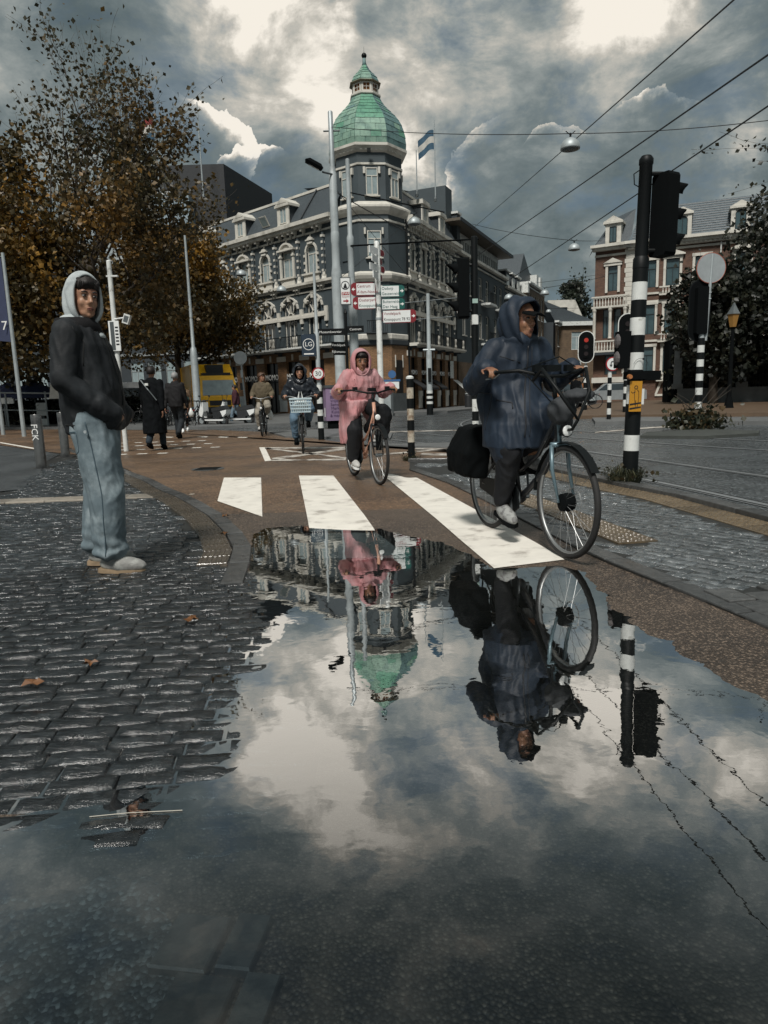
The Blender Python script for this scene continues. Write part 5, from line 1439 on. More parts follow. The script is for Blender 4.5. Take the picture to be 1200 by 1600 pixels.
tree('golden_tree', (-17.5, 30.0, 0), 'tree with yellow-gold leaves at the left edge', 4.5, .26, [(3, 1, 0, .8, 4, .12), (3.3, -1, 0, .8, 4, .12), (3.8, .2, -1, 1, 3.6, .11), (4.2, .5, .6, 1.4, 4.2, .1), (4.4, -.3, 0, 2, 4.5, .1)], 11, .20, LF_GOLD, 23,
     tintf=lambda q: .42 + noise.noise(q * .5) * .7, clump=[((.5, 0, 7.8), (4.2, 3.2, 2.7), 4200, .5), ((1.5, 0, 4.6), (4.5, 3.2, 2.4), 4200, .15)], thin=lambda a: 1.2)
tree('street_tree', (-11.966,41.386,0), 'orange-brown tree in front of the left wing of the hotel', 4.5, .22, [(2.6, 1, 0, .6, 3.6, .10), (3, -1, 0, .8, 3.4, .1), (3.2, .2, -1, .9, 3.2, .1), (3.8, .8, .3, 1.2, 3.4, .1), (4.3, -.4, 0, 2, 3.6, .1), (4.4, .6, -.3, 1.8, 3.6, .09)], 11, .20, LF_GOLD, 37,
     tintf=lambda q: .22 + (.3 if q.z > 7.5 else 0) + noise.noise(q * .5) * .7, clump=[((.4, -1, 8.4), (2.6, 2.2, 2.6), 2600, .35), ((1.6, -1, 5.9), (2.9, 2.4, 2.3), 3300, .15), ((-1.6, 0, 5.0), (3, 2.4, 2.2), 2500, .1), ((2.6, -1.2, 4.8), (1.8, 1.5, 1.6), 1000, .2)], thin=lambda a: 1.0)
tree('dark_street_tree', (-21.5, 36, 0), 'dark leafy tree filling the gap at the far left edge behind the flagpoles', 4, .25, [(3, 1, 0, .8, 4, .12), (3.3, -1, 0, .8, 4, .12), (3.8, .2, -1, 1, 3.6, .11)], 5, .3, LF_BROWN, 51,
     tintf=lambda q: .1 + noise.noise(q * .5) * .4, clump=[((2, 0, 5.5), (6.5, 3, 4), 7000, .1)])
# park at the right
for i, (x, y, z, rx, rz, n, tn, lab) in enumerate(((24.0, 38.5, 8.6, 5.0, 3.8, 7500, .28, 'tall dark park tree overlapping the right end of the mansion'), (17.6, 36.5, 5.0, 2.6, 2.7, 4800, .30, 'smaller dark tree with a yellowish top in front of the brick mansion'),
        (21.2, 35.5, 5.0, 3.0, 3.4, 5000, .2, 'dark spreading tree above the park wall'), (29, 37, 8, 5, 5, 4500, .2, 'dark park tree at the right edge'))):
    tree('park_tree', (x, y, 0), lab, z * .6, .22, [(z * .4, 1, 0, .9, rx * .8, .1), (z * .42, -1, 0, 1, rx * .8, .1), (z * .5, 0, -1, 1.2, rx * .7, .1), (z * .58, .2, .2, 2, rx * .8, .1)], 4, .26, LF_DARK, 60 + i,
         tintf=lambda q: .25 + noise.noise(q * .5) * .6, group='park trees at the right', clump=[((0, 0, z), (rx, rx * .8, rz), n, tn), ((rx * .25, 0, z * .62), (rx * .9, rx * .7, rz * .8), n // 2, .1)], lvl=2)
cl = []
for k in range(9):
    z = 3 + k * 1.35; cl.append(((math.sin(k * 2.3) * .3 + k * -.12, 0, z), (2.9 - abs(k - 3.5) * .28, 2, 1.3), 900, .35))
cl.append(((3.0, 0, 5.2), (2.4, 2, 4.4), 2600, .2))
tree('poplar', (26.2, 91, 0), 'dark pointed poplar rising behind the white-gabled brick house', 9, .35, [(3, .2, 0, 2, 5, .12), (5, -.2, 0, 2, 5, .12), (7, .1, 0, 3, 6, .12)], 3, .36, LF_POP, 81, clump=cl, tintf=lambda q: .4, lvl=2)
hd = root('hedge', (-26, 36.5, 0), 'dark clipped hedge along the terrace behind the railing', 'hedge')
pts = [(random.uniform(-2, 14), random.gauss(0, .5), random.uniform(.1, 1.5 + .2 * math.sin(k))) for k in range(9000)]
leaves('foliage', pts, .16, LF_DARK, hd, 5); MB().box(-2, -.35, 0, 14, .35, 1.35).build('hedge_core', BLACKM, hd)
pb = root('park_hedge', (15, 42, 0), 'dense dark shrubbery behind the park railings', 'hedge')
pts = [(random.uniform(2.5, 22), -.42 * (0) + random.gauss(0, .8) - random.uniform(0, 1), random.uniform(.5, 4.8)) for k in range(9000)]
leaves('foliage', pts, .28, LF_DARK, pb, 6); MB().box(2.5, 0, 0, 22, .8, 3.8).build('hedge_core', BLACKM, pb)
# bough of a tree standing outside the frame on the right
def bough():
    t = root('tree', (26.2, 25, 0), 'bare twiggy tree whose few leaves reach in at the top right corner', 'tree')
    mb = MB(); tips = []; rg = random.Random(9)
    mb.path([(0, 0, 0), (.2, 0, 4), (.1, 0, 8), (-.2, 0, 11)], [.3, .25, .2, .1], 8); mb.build('trunk', BARK, t, smooth=True)
    lb = MB()
    for z, a, L in ((8.3, Vector((-1, -.1, .12)), 6.6), (7.9, Vector((-1, .1, -.04)), 6.6), (8.9, Vector((-1, -.2, .1)), 6.4)):
        grow(lb, Vector((0, 0, z)), a, L, .07, 2, tips, rg, up=.05, spread=.45, nb=(4, 6), seg=6)
    lb.build('limb', BARK, t, smooth=True)['kind'] = 'stuff'
    pts = [tuple(b.lerp(a, rg.random()) + Vector((rg.gauss(0, .1), rg.gauss(0, .1), rg.gauss(0, .1)))) for a, b in tips for k in range(4)]
    leaves('crown', pts, .16, LF_DARK, t, 3)
bough()
GRASSM = leafmat('wet_grass', [(.012, .018, .008), (.035, .04, .018), (.07, .065, .03)])
def tuft(name, loc, label, n, rad, h, cat='weeds', leaf=0, lsize=.05, m_=None, lm=None):
    t = root(name, loc, label, cat); m = MB(); rg = random.Random(int(loc[0] * 100) + n); tint = []
    for k in range(n):
        a = rg.uniform(0, 2 * PI); r0 = rad * .6 * rg.random() ** .5; L = h * rg.uniform(.4, 1.1); out_ = rg.uniform(.3, 1.3)
        p = Vector((math.cos(a) * r0, math.sin(a) * r0, 0)); d = Vector((math.cos(a), math.sin(a), 0)); s = Vector((-d.y, d.x, 0)) * rg.uniform(.002, .005)
        q1 = p + d * L * .35 * out_ + Vector((0, 0, L * .7)); q2 = p + d * L * .9 * out_ + Vector((0, 0, L * rg.uniform(.3, .9)))
        m.add([p - s, p + s, q1 + s, q1 - s, q2], [(0, 1, 2, 3), (3, 2, 4)]); tint += [rg.random()] * 5
    o = m.build('blades', m_ or GRASSM, t); o['kind'] = 'stuff'
    at = o.data.attributes.new('tint', 'FLOAT', 'POINT'); at.data.foreach_set('value', tint)
    if leaf:
        leaves('leaflets', [(rg.gauss(0, rad * .6), rg.gauss(0, rad * .5), abs(rg.gauss(0, h * .5)) + .02) for k in range(leaf)], lsize, lm or LF_WEED, t, n)
    return t
tuft('grass_tuft', (2.64, 7.38, .02), 'dark grass and weeds round the foot of the big striped signal pole', 420, .30, .24, leaf=70, lsize=.05)
tuft('grass_tuft', (.44, 10.85, .01), 'thin grass at the foot of the short striped post', 160, .20, .12, leaf=20, lsize=.04)
w_ = tuft('weed_bush', (7.5, 16.3, .05), 'leafy weed bush at the foot of the striped pole on the median', 200, .55, .45, 'bush', leaf=650, lsize=.13)
m = MB()
for k in range(9): m.path([(0, 0, 0), (random.uniform(-.3, .3), 0, .45), (random.uniform(-.8, .9), random.uniform(-.3, .3), random.uniform(.7, 1.25))], [.012, .008, .004], 4)
m.build('stems', BARK, w_)['kind'] = 'stuff'
for i, (x, y, lab, s) in enumerate(((-1.19, 2.58, 'small dark brown leaf on the wet stones, leftmost', .035), (-.93, 3.1, 'brown leaf on the stones in front of the standing man', .045), (-1.33, 2.40, 'fallen orange leaf at the left edge of the wet stones', .05), (-1.25, 5.2, 'orange fallen leaf right of the man, nearer the kerb', .04), (-1.42, 6.0, 'orange fallen leaf by the tactile tiles', .045))):
    m = MB(); pts = []
    for k in range(10):
        a = k * PI / 5; r_ = s * (1 if k % 2 == 0 else .55); pts.append((r_ * math.cos(a), r_ * math.sin(a) * .8, .006 + .010 * math.sin(k * 2.1)))
    m.add([(0, 0, .003)] + pts, [(0, 1 + k, 1 + (k + 1) % 10) for k in range(10)])
    o = m.build('fallen_leaf', mat('orange_leaf', (.14, .06, .02), .5, var=.3, scale=20), None, (x, y, .020 + lv(x, y)), i * 1.3); tag(o, lab, 'leaf', 'fallen leaves')

# ============================================================ street furniture
def pole_root(name, p, label, cat, rz=0.0, z=0.0, group=None): return root(name, (p[0], p[1], z), label, cat, rz, group)
def bands(t, zs, cols, r0, r1, z0=0, z1=None, n=16):
    """stack of painted sleeves; zs has one more entry than cols"""
    H = zs[-1]
    for a, b, c in zip(zs, zs[1:], cols):
        ra, rb = r0 + (r1 - r0) * a / H, r0 + (r1 - r0) * b / H
        MB().lathe([(ra, a), (rb, b)], n).build('black_band' if c is BLACK else 'white_band', c, t, smooth=math.radians(40))
# mast pair with flood light
MX = (-1.394,23.695,0)
t = pole_root('tram_mast', (-1.30, 23.0), 'tall stepped grey tram mast with a flood light, left of the domed tower', 'mast')
MB().lathe([(.21, 0), (.21, .1), (.18, .15), (.172, 4.9), (.168, 5.0), (.135, 5.25), (.13, 5.9), (.14, 5.95), (.14, 6.2), (.13, 6.25)], 16).build('lower_tube', POLEW, t, smooth=R(40))
MB().lathe([(.13, 6.25), (.125, 8.0), (.10, 8.05), (.095, 8.2)], 16).build('middle_tube', POLEW, t, smooth=R(40))
MB().lathe([(.08, 8.2), (.075, 9.8), (.06, 9.82)], 12).build('upper_tube', GALV, t, smooth=R(40))
MB().tube((-.24, 0, 9.25), (.28, 0, 9.25), .025, n=6).build('wire_bracket', GALVD, t)
MB().tube((0, -.1, 7.95), (-.30, -.3, 7.97), .03, n=6).build('lamp_arm', GALVD, t)
fl = MB(); fl.loft([[(-.32, -.2, 0), (.20, -.2, 0), (.20, .2, 0), (-.32, .2, 0)], [(-.36, -.22, .10), (.22, -.22, .10), (.22, .22, .10), (-.36, .22, .10)], [(-.26, -.15, .18), (.12, -.15, .18), (.12, .15, .18), (-.26, .15, .18)]])
o = fl.build('flood_light', BLACKM, t); o.location = (-.52, -.35, 8.08); o.rotation_euler = (.3, .42, .3)
MB().box(-.22, -.15, -.012, .12, .15, -.001).build('lamp_glass', SIGNW, o)
MB().box(-.03, .0, 9.5, .05, .05, 9.6).build('insulator', GALVD, t)
t = pole_root('catenary_mast', (-.84, 23.6), 'thinner grey mast standing close beside the tall tram mast', 'mast')
MB().lathe([(.16, 0), (.15, 4.1), (.14, 4.2), (.11, 4.3), (.105, 5.9), (.12, 5.95), (.12, 6.2), (.08, 6.3), (.07, 8.6), (.04, 8.62)], 14).build('tube', POLEW, t, smooth=R(40))
MB().path([(0, -.1, 5.92), (2, -.15, 5.96), (4.2, -.2, 5.99)], .028, 6).build('span_arm', BLACKM, t)
MB().tube((0, 0, 7.6), (3.0, -1.2, 6.6), .02, n=5).build('stay', BLACKM, t)
# hanging grey box and stickers on the tall mast
# direction signs
SP = (.02, 20.0)
t = pole_root('signpost', SP, 'white signpost carrying cycle direction signs behind the pink rider', 'signpost')
MB().lathe([(.085, 0), (.08, 5.25), (.05, 5.3)], 14).build('post', PWHITE, t, smooth=R(40))
for z in (3.9, 3.56, 3.2): MB().lathe([(.092, -.03), (.092, .03)], 12, (0, 0, z)).build('clamp', GALV, t)
SRED, SGRN = mat('sign_dark_red', (.20, .018, .025), .4), mat('sign_green', (.012, .10, .085), .4)
def dsign(x0, x1, z0, z1, lines, colr, left, tc, yaw=0.0, y=-.12, sz=.115, rim=None):
    s = MB(); cx_ = (x0 + x1) / 2; w_, h = x1 - x0, z1 - z0
    r_ = h * .2
    s.slab([(-w_ / 2, -h / 2 + r_), (-w_ / 2 + r_, -h / 2), (w_ / 2 - r_, -h / 2), (w_ / 2, -h / 2 + r_), (w_ / 2, h / 2 - r_), (w_ / 2 - r_, h / 2), (-w_ / 2 + r_, h / 2), (-w_ / 2, h / 2 - r_)], -.012, .012)
    b = s.build('sign_board', rim or colr, t, (SP[0] * 0 + cx_, y, (z0 + z1) / 2), yaw)
    sg = -1 if left else 1; cap_w = .14
    MB().slab([(-w_ / 2 + .015 + (cap_w if left else 0), -h / 2 + .02), (w_ / 2 - .015 - (0 if left else cap_w), -h / 2 + .02), (w_ / 2 - .015 - (0 if left else cap_w), h / 2 - .02), (-w_ / 2 + .015 + (cap_w if left else 0), h / 2 - .02)], -.016, -.0125).build('sign_face', SIGNW, b)
    MB().slab([(-w_ / 2 + .015, -h / 2 + .03), (-w_ / 2 + cap_w, -h / 2 + .03), (-w_ / 2 + cap_w, h / 2 - .03), (-w_ / 2 + .015, h / 2 - .03)] if left else [(w_ / 2 - cap_w, -h / 2 + .03), (w_ / 2 - .015, -h / 2 + .03), (w_ / 2 - .015, h / 2 - .03), (w_ / 2 - cap_w, h / 2 - .03)], -.016, -.0125).build('arrow_field', colr, b)
    ax = sg * (w_ / 2 - cap_w / 2)
    MB().slab([(ax + sg * .05, 0), (ax - sg * .005, .05), (ax - sg * .005, .015), (ax - sg * .05, .015), (ax - sg * .05, -.015), (ax - sg * .005, -.015), (ax - sg * .005, -.05)], -.020, -.0165).build('arrow', TXTW, b)
    for k, l in enumerate(lines):
        text('lettering', l, sz, tc if isinstance(tc, bpy.types.Material) else tc[k], b, Matrix.Translation((-w_ / 2 + .03 + (cap_w if left else 0), -.019, h * .22 - k * h * .44)) @ Matrix.Rotation(PI / 2, 4, 'X'), .001, 'LEFT', .9)
    return b
TXR, TXG = mat('letter_red', (.22, .02, .03), .5), mat('letter_green', (.01, .09, .08), .5)
dsign(-.76, -.07, 3.83, 4.18, ['Centrum', "A'dam-Noord"], SRED, True, TXR, .05)
dsign(-.72, -.07, 3.46, 3.80, ['Oosterpark', 'Knooppunt 64'], SRED, True, [TXR, TXG], -.04)
dsign(.07, .74, 3.77, 4.09, ['Osdorp', 'Geuzenveld'], SGRN, False, TXG, .02)
dsign(.09, .74, 3.42, 3.73, ['Buitenveldert', 'Den Haag'], SGRN, False, TXG, .02)
dsign(.11, 1.05, 3.06, 3.42, ['Vondelpark', 'Knooppunt 78 92'], SRED, False, [TXR, TXTB], -.03, rim=SRED)
for k, (z, yw) in enumerate(((5.0, 1.1), (4.78, 1.25), (4.56, 1.1), (4.34, 1.3))):
    s = MB(); s.slab([(-.45, -.09), (.4, -.09), (.47, 0), (.4, .09), (-.45, .09)], -.012, .012)
    b = s.build('finger_sign', SIGNW, t, (.0, -.12, z), yw); MB().slab([(.2, -.08), (.38, -.08), (.44, 0), (.38, .08), (.2, .08)], -.016, -.0125).build('arrow_field', SRED, b)
# black tourist finger posts
t = pole_root('tourist_signpost', (-1.0, 21.6), 'black post with dark finger signs in front of the tram masts', 'signpost')
MB().lathe([(.045, 0), (.045, 3.55), (.06, 3.57), (.02, 3.7)], 10).build('post', BLACK, t)
for x0, x1, z, yw, tx in ((-.92, -.04, 3.02, .06, 'Museumkwartier'), (.04, .55, 3.08, -.1, 'Centrum'), (-.48, -.03, 2.62, .5, 'Vondelpark'), (-.42, -.03, 2.42, .5, 'Rijksmuseum')):
    b = MB().box(-(x1 - x0) / 2, -.02, -.10, (x1 - x0) / 2, .02, .10).build('finger_sign', BLACK, t, ((x0 + x1) / 2, -.03, z), yw)
    text('lettering', tx, .10, TXTW, b, Matrix.Translation((0, -.022, 0)) @ Matrix.Rotation(PI / 2, 4, 'X'), .001)
# shop sign with the fir tree
t = pole_root('shop_sign', (-1.02, 22.7), 'white upright supermarket sign with a black fir tree, hung on the mast', 'sign', z=3.95)
MB().box(-.17, -.05, 0, .17, .05, .85).build('sign_box', GALVD, t); MB().box(-.145, -.056, .03, .145, -.051, .82).build('sign_face', SIGNW, t)
m = MB(); m.arcband(0, .60, .115, .135, 0, 2 * PI, -.062, -.057, 20); m.build('ring', TXTB, t)
m = MB()
for z, w_, h in ((.505, .085, .075), (.55, .065, .07), (.595, .045, .08)): m.slab([(-w_, z), (w_, z), (0, z + h)], -.062, -.057)
m.build('fir_tree', TXTB, t)
MB().box(-.13, -.061, .30, .13, -.057, .40).build('name_field', REDP, t); text('lettering', 'SPAR', .12, TXTW, t, Matrix.Translation((0, -.063, .35)) @ Matrix.Rotation(PI / 2, 4, 'X'), .001)
text('lettering', 'Willemsparkweg'[:0] + 'Geopend', .065, REDP, t, Matrix.Translation((0, -.058, .25)) @ Matrix.Rotation(PI / 2, 4, 'X'), .001)
MB().slab([(-.08, .10), (.02, .10), (.02, .06), (.10, .12), (.02, .18), (.02, .14), (-.08, .14)], -.062, -.057).build('arrow', REDP, t)
# slim pole with LG sign and 30 sign
t = pole_root('sign_pole', (-1.50, 17.0), 'slim grey pole with a blue sign, a round 30 sign and a striped foot', 'pole')
bands(t, [0, .30, .45, .60, .75, .90, 1.05, 1.20, 1.35], [BLACK, PWHITE] * 4, .075, .07)
MB().lathe([(.055, 1.35), (.055, 2.6), (.04, 2.62), (.03, 4.2)], 10).build('tube', POLEW, t, smooth=R(40))
b = MB().box(-.17, -.02, -.26, .17, .02, .26).build('blue_sign', mat('navy_sign', (.02, .035, .055), .4), t, (-.20, -.08, 2.30))
m = MB(); m.arcband(0, .02, .122, .137, 0, 2 * PI, -.027, -.022, 20); m.build('ring', TXTW, b); text('lettering', 'LG', .15, TXTW, b, Matrix.Translation((0, -.024, .02)) @ Matrix.Rotation(PI / 2, 4, 'X'), .001)
MB().box(-.12, -.026, -.22, .12, -.022, -.19).build('white_bar', TXTW, b)
m = MB(); m.slab([(.15 * math.cos(a * PI / 12), .15 * math.sin(a * PI / 12)) for a in range(24)], -.01, .01); b = m.build('speed_sign', REDP, t, (0, -.09, 1.62))
m = MB(); m.slab([(.12 * math.cos(a * PI / 12), .12 * math.sin(a * PI / 12)) for a in range(24)], -.014, -.011); m.build('sign_face', SIGNW, b)
text('lettering', '30', .16, TXTB, b, Matrix.Translation((0, -.017, -.005)) @ Matrix.Rotation(PI / 2, 4, 'X'), .001)
# advertising pillar
t = pole_root('advertising_pillar', (-1.562,22.882,0), 'lilac advertising pillar covered in lettering at the foot of the tram masts', 'advertising pillar', .25)
LIL = mat('lilac_poster', (.24, .17, .27), .5, var=.15, scale=2)
MB().box(-.30, -.25, .28, .30, .25, 1.35).build('poster_box', LIL, t); MB().box(-.33, -.28, 1.35, .33, .28, 1.43).build('cap', GALVD, t); MB().box(-.2, -.18, 0, .2, .18, .28).build('foot', BLACKM, t)
for z, l in ((1.22, 'STERK'), (1.04, 'Bakker'), (.92, 'Vrijdag'), (.80, 'Samen'), (.68, 'Markt'), (.56, 'Kunst'), (.44, '& meer')):
    text('lettering', l, .13, mat('poster_ink', (.06, .03, .09), .5) if z < 1.2 else TXTW, t, Matrix.Translation((.02, -.256, z)) @ Matrix.Rotation(PI / 2, 4, 'X'), .002)
m = MB(); m.cbox((-.306, 0, .55), (.006, .16, .3)); m.build('bottle_picture', SIGNW, t)
# street lamp pole with signal in front of the right wing
t = pole_root('street_light_pole', (2.523,35.36,0), 'pale street pole in front of the right wing with a striped foot', 'pole')
bands(t, [0, .55, .68, .82, .95, 1.08, 1.22], [BLACK, PWHITE, BLACK, PWHITE, BLACK, PWHITE], .17, .16)
MB().lathe([(.15, 1.22), (.14, 3.2), (.10, 3.3), (.09, 6.0)], 12).build('tube', POLEW, t, smooth=R(40))
MB().tube((-1.7, 0, 5.55), (1.5, 0, 5.75), .025, n=5).build('upper_arm', GALVD, t); MB().tube((-1.9, 0, 4.7), (1.2, 0, 4.85), .025, n=5).build('lower_arm', GALVD, t)
MB().cbox((0, -.16, 2.0), (.16, .12, .7)).build('signal_box', BLACK, t); MB().tube((-.3, -.05, 3.25), (.3, -.05, 3.25), .06, n=6).build('bracket', GALV, t)
# short striped post
t = pole_root('striped_post', (.47, 10.93), 'short worn black and white striped post with a white cap', 'post')
DIRTW = mat('dirty_white_paint', (.48, .44, .36), .55, var=.15, scale=8, c2=(.16, .10, .06), c2s=5, c2t=(.46, .66))
for a, b, c in ((0, .30, BLACK), (.30, .485, DIRTW), (.485, .65, BLACK), (.65, .83, DIRTW), (.83, .99, BLACK), (.99, 1.16, DIRTW), (1.16, 1.30, BLACK)):
    MB().lathe([(.056, a), (.056, b)], 16).build('black_band' if c is BLACK else 'white_band', c, t, smooth=R(40))
MB().lathe([(.062, 1.295), (.062, 1.325), (.03, 1.345)], 16).build('cap', PWHITE, t)
MB().lathe([(.09, -.01), (.09, .025), (.06, .035)], 12).build('foot', BLACKM, t)
# traffic signals
LENS = mat('dark_lens', (.02, .015, .015), .15)
def head(t, loc, rz, n=3, pitch_=.31, w_=.24, d=.20, visor=True, board=None, lit=None):
    b = MB(); H = pitch_ * n + .06
    b.loft([[(-d / 2, -w_ / 2 * q, z), (d / 2, -w_ / 2 * q, z), (d / 2, w_ / 2 * q, z), (-d / 2, w_ / 2 * q, z)] for q, z in ((.85, 0), (1, .03), (1, H - .03), (.85, H))])
    o = b.build('signal_head', BLACKM, t, loc, rz)
    for k in range(n):
        zc = .03 + pitch_ * (k + .5); r_ = w_ * .40
        MB().tube((d / 2, 0, zc), (d / 2 + .015, 0, zc), r_, n=16).build('lens', lit[k] if lit and lit[k] else LENS, o)
        if visor:
            v = MB(); vs = []
            for i in range(13):
                a = PI * (-.15 + 1.3 * i / 12)
                for xx, rr_ in ((d / 2, r_ * 1.1), (d / 2 + .22 * (.35 + .65 * max(0, math.sin(a))), r_ * 1.1)): vs.append((xx, rr_ * math.cos(a), zc + rr_ * math.sin(a)))
            n0 = len(vs); vs += [(x, y * .95, zc + (z - zc) * .95) for x, y, z in vs]
            v.add(vs, [(2 * i, 2 * i + 1, 2 * i + 3, 2 * i + 2) for i in range(12)] + [(n0 + 2 * i, n0 + 2 * i + 2, n0 + 2 * i + 3, n0 + 2 * i + 1) for i in range(12)] + [(2 * i + 1, n0 + 2 * i + 1, n0 + 2 * i + 3, 2 * i + 3) for i in range(12)])
            v.build('visor', BLACKM, o, smooth=True)
    if board:
        bw, bh, edge = board
        def stad(w2, h2): 
            r_ = w2; return [(r_ * math.cos(a), (h2 - r_) + r_ * math.sin(a)) for a in [PI * i / 10 for i in range(11)]] + [(r_ * math.cos(a), -(h2 - r_) + r_ * math.sin(a)) for a in [PI + PI * i / 10 for i in range(11)]]
        for nm, q, m_, x in (('board_edge', 1.0, edge, 0.0), ('back_board', .90, BLACKM, .004)):
            pl = stad(bw / 2 * q, bh / 2 - bw / 2 * (1 - q)); v = MB()
            k = len(pl); v.add([(d / 2 - .03 + x, y, H / 2 + z) for y, z in pl] + [(d / 2 - .05 - x, y, H / 2 + z) for y, z in pl], [tuple(range(k)), tuple(range(k, 2 * k))[::-1]] + [(i, k + i, k + (i + 1) % k, (i + 1) % k) for i in range(k)])
            v.build(nm, m_, o)
    return o
t = pole_root('traffic_light', (2.72, 7.45), 'large black and white striped signal pole right of the rider in blue', 'traffic light', z=.02)
LEAN = Matrix.Shear('XY', 4, (.022, 0))
zs = [0, .27, .40, .605, .80, .98, 1.12, 1.30, 1.47, 1.65, 1.83, 2.02, 2.2, 3.22, 3.30]
bands(t, [0, .355, .525, .86, 1.06, 1.22, 1.40, 1.58, 1.76, 1.94, 2.12, 2.30], [BLACK, PWHITE, BLACK, PWHITE, BLACK, PWHITE, BLACK, PWHITE, BLACK, PWHITE, BLACK], .082, .078, n=20)
MB().lathe([(.066, 2.30), (.064, 3.27), (.071, 3.28), (.071, 3.33), (.05, 3.36)], 18).build('upper_tube', BLACK, t, smooth=R(40))
MB().lathe([(.082, 2.26), (.080, 2.36), (.066, 2.38)], 18).build('joint_sleeve', BLACK, t, smooth=R(40))
MB().tube((.03, 0, 3.19), (.24, .0, 3.19), .022, n=8).build('bracket_arm', BLACK, t); MB().tube((.03, 0, 2.44), (.24, .0, 2.44), .022, n=8).build('bracket_arm', BLACK, t)
head(t, (.215, 0, 2.38), R(28), 3, .25, .215, .16)
MB().path([(-.07, -.02, 3.22), (-.13, -.03, 3.18), (-.12, -.03, 3.08), (-.07, -.02, 3.06)], .006, 5).build('cable_loop', BLACK, t)
b = MB(); b.box(-.085, -.105, .78, .045, -.094, 1.10); b.build('yellow_notice', mat('notice_yellow', (.42, .20, .015), .45, var=.12), t)
# pedestrian figure on the notice
m = MB(); y_ = -.108
m.arcband(-.020, 1.035, .014, .020, 0, 2 * PI, y_, y_ + .002, 14); m.build('figure_head', TXTB, t)
def stroke(nm, pts, w_=.005):
    mm = MB(); mm.path([(x, y_, z) for x, z in pts], w_ / 2, 4); mm.build(nm, TXTB, t)
stroke('figure_back', [(-.008, 1.012), (.010, .99), (.012, .93), (.008, .87)]); stroke('figure_front', [(-.032, 1.01), (-.035, .96), (-.030, .90), (-.018, .84)])
stroke('figure_arm', [(-.025, .99), (-.055, .975), (-.070, .99)]); stroke('figure_leg', [(.008, .87), (-.004, .82), (-.02, .81)]); stroke('figure_leg', [(-.018, .90), (-.02, .83)])
for z in (.80, .845): MB().slab([(-.08, z), (.04, z + .02), (.04, z + .035), (-.08, z + .018)], y_, y_ + .002).build('dark_stripe', TXTB, t)
MB().slab([(.048, .855), (.075, .855), (.075, 1.02), (.048, 1.02)], -.093, -.078).build('white_strip', PWHITE, t)
b = MB(); b.box(-.10, -.11, 1.12, .08, .08, 1.20); b.box(.08, -.05, 1.11, .26, .05, 1.21); b.build('button_bracket', BLACKM, t)
MB().tube((-.10, -.11, 1.145), (-.10, -.15, 1.145), .028, .022, 12).build('push_button', mat('orange_button', (.35, .14, .05), .3), t)
o = MB().box(-.21, -.08, 1.24, -.09, .08, 1.62).build('pedestrian_signal', BLACKM, t)
for z in (1.34, 1.52): MB().ell((-.215, -.03, z), (.03, .07, .075), 10, 6).build('round_lens', mat('grey_lens', (.12, .11, .11), .3), o)
b = MB(); b.arcband(.02, 1.26, .075, .078, R(10), R(170), -.098, -.094, 10); b.tube((.045, -.10, 1.33), (.045, -.095, 1.33), .012, n=8); b.build('keyhole', TXTB, t)
t.rotation_euler = (0, R(1.2), 0)
# signal pole behind the rider
t = pole_root('traffic_light', (1.80, 13.1), 'dark signal pole left of the rider in blue with its traffic light facing left', 'traffic light')
bands(t, [0, .35, .52, .70, .93, 1.10, 1.28, 1.5, 2.30, 2.48], [BLACK, PWHITE, BLACK, PWHITE, BLACK, PWHITE, BLACK, BLACK, PWHITE], .065, .06)
MB().lathe([(.062, 2.48), (.06, 3.85), (.04, 3.87)], 14).build('upper_tube', BLACK, t, smooth=R(40))
MB().box(-.05, -.07, 2.68, .05, -.062, 2.76).build('label_plate', mat('pale_green_label', (.3, .42, .38), .5), t)
MB().box(-.055, -.072, 2.30, .055, -.06, 2.46).build('white_box', PWHITE, t)
head(t, (-.21, 0, 2.42), PI, 3, .335, .26, .20); MB().tube((-.15, 0, 3.35), (0, 0, 3.38), .03, n=6).build('bracket_arm', BLACK, t); MB().tube((-.15, 0, 2.55), (0, 0, 2.55), .03, n=6).build('bracket_arm', BLACK, t)
# round sign seen from behind
t = pole_root('traffic_light', (7.62, 16.5), 'striped signal pole on the median with a round sign above, both seen from behind', 'traffic light')
bands(t, [0, .18] + [.18 + .165 * k for k in range(1, 13)], ([BLACK] + [PWHITE, BLACK] * 6)[:13], .085, .08)
b = MB(); b.tube((.10, 0, 2.1), (.17, 0, 4.05), .035, .035, 8); b.build('sign_stem', GALV, t); MB().lathe([(.07, 2.1), (.06, 2.3)], 10).build('grey_collar', GALV, t)
o = head(t, (-.05, .0, 2.25), PI / 2 + .15, 3, .34, .28, .18, True, (.56, 1.42, BLACK))
m = MB(); m.slab([(.33 * math.cos(a * PI / 16), .33 * math.sin(a * PI / 16)) for a in range(32)], -.008, .008); b = m.build('round_sign_back', mat('aluminium_back', (.34, .37, .38), .45, .3), t, (.15, .0, 3.74))
m = MB(); m.torus((0, 0, 0), (0, 1, 0), .335, .012, 32, 6); m.build('sign_rim', mat('rusty_rim', (.28, .08, .05), .5), b)
for z in (3.02, 3.16): MB().tube((-.12, -.03, z), (.17, -.03, z + .03), .014, n=5).build('clamp', GALV, t)
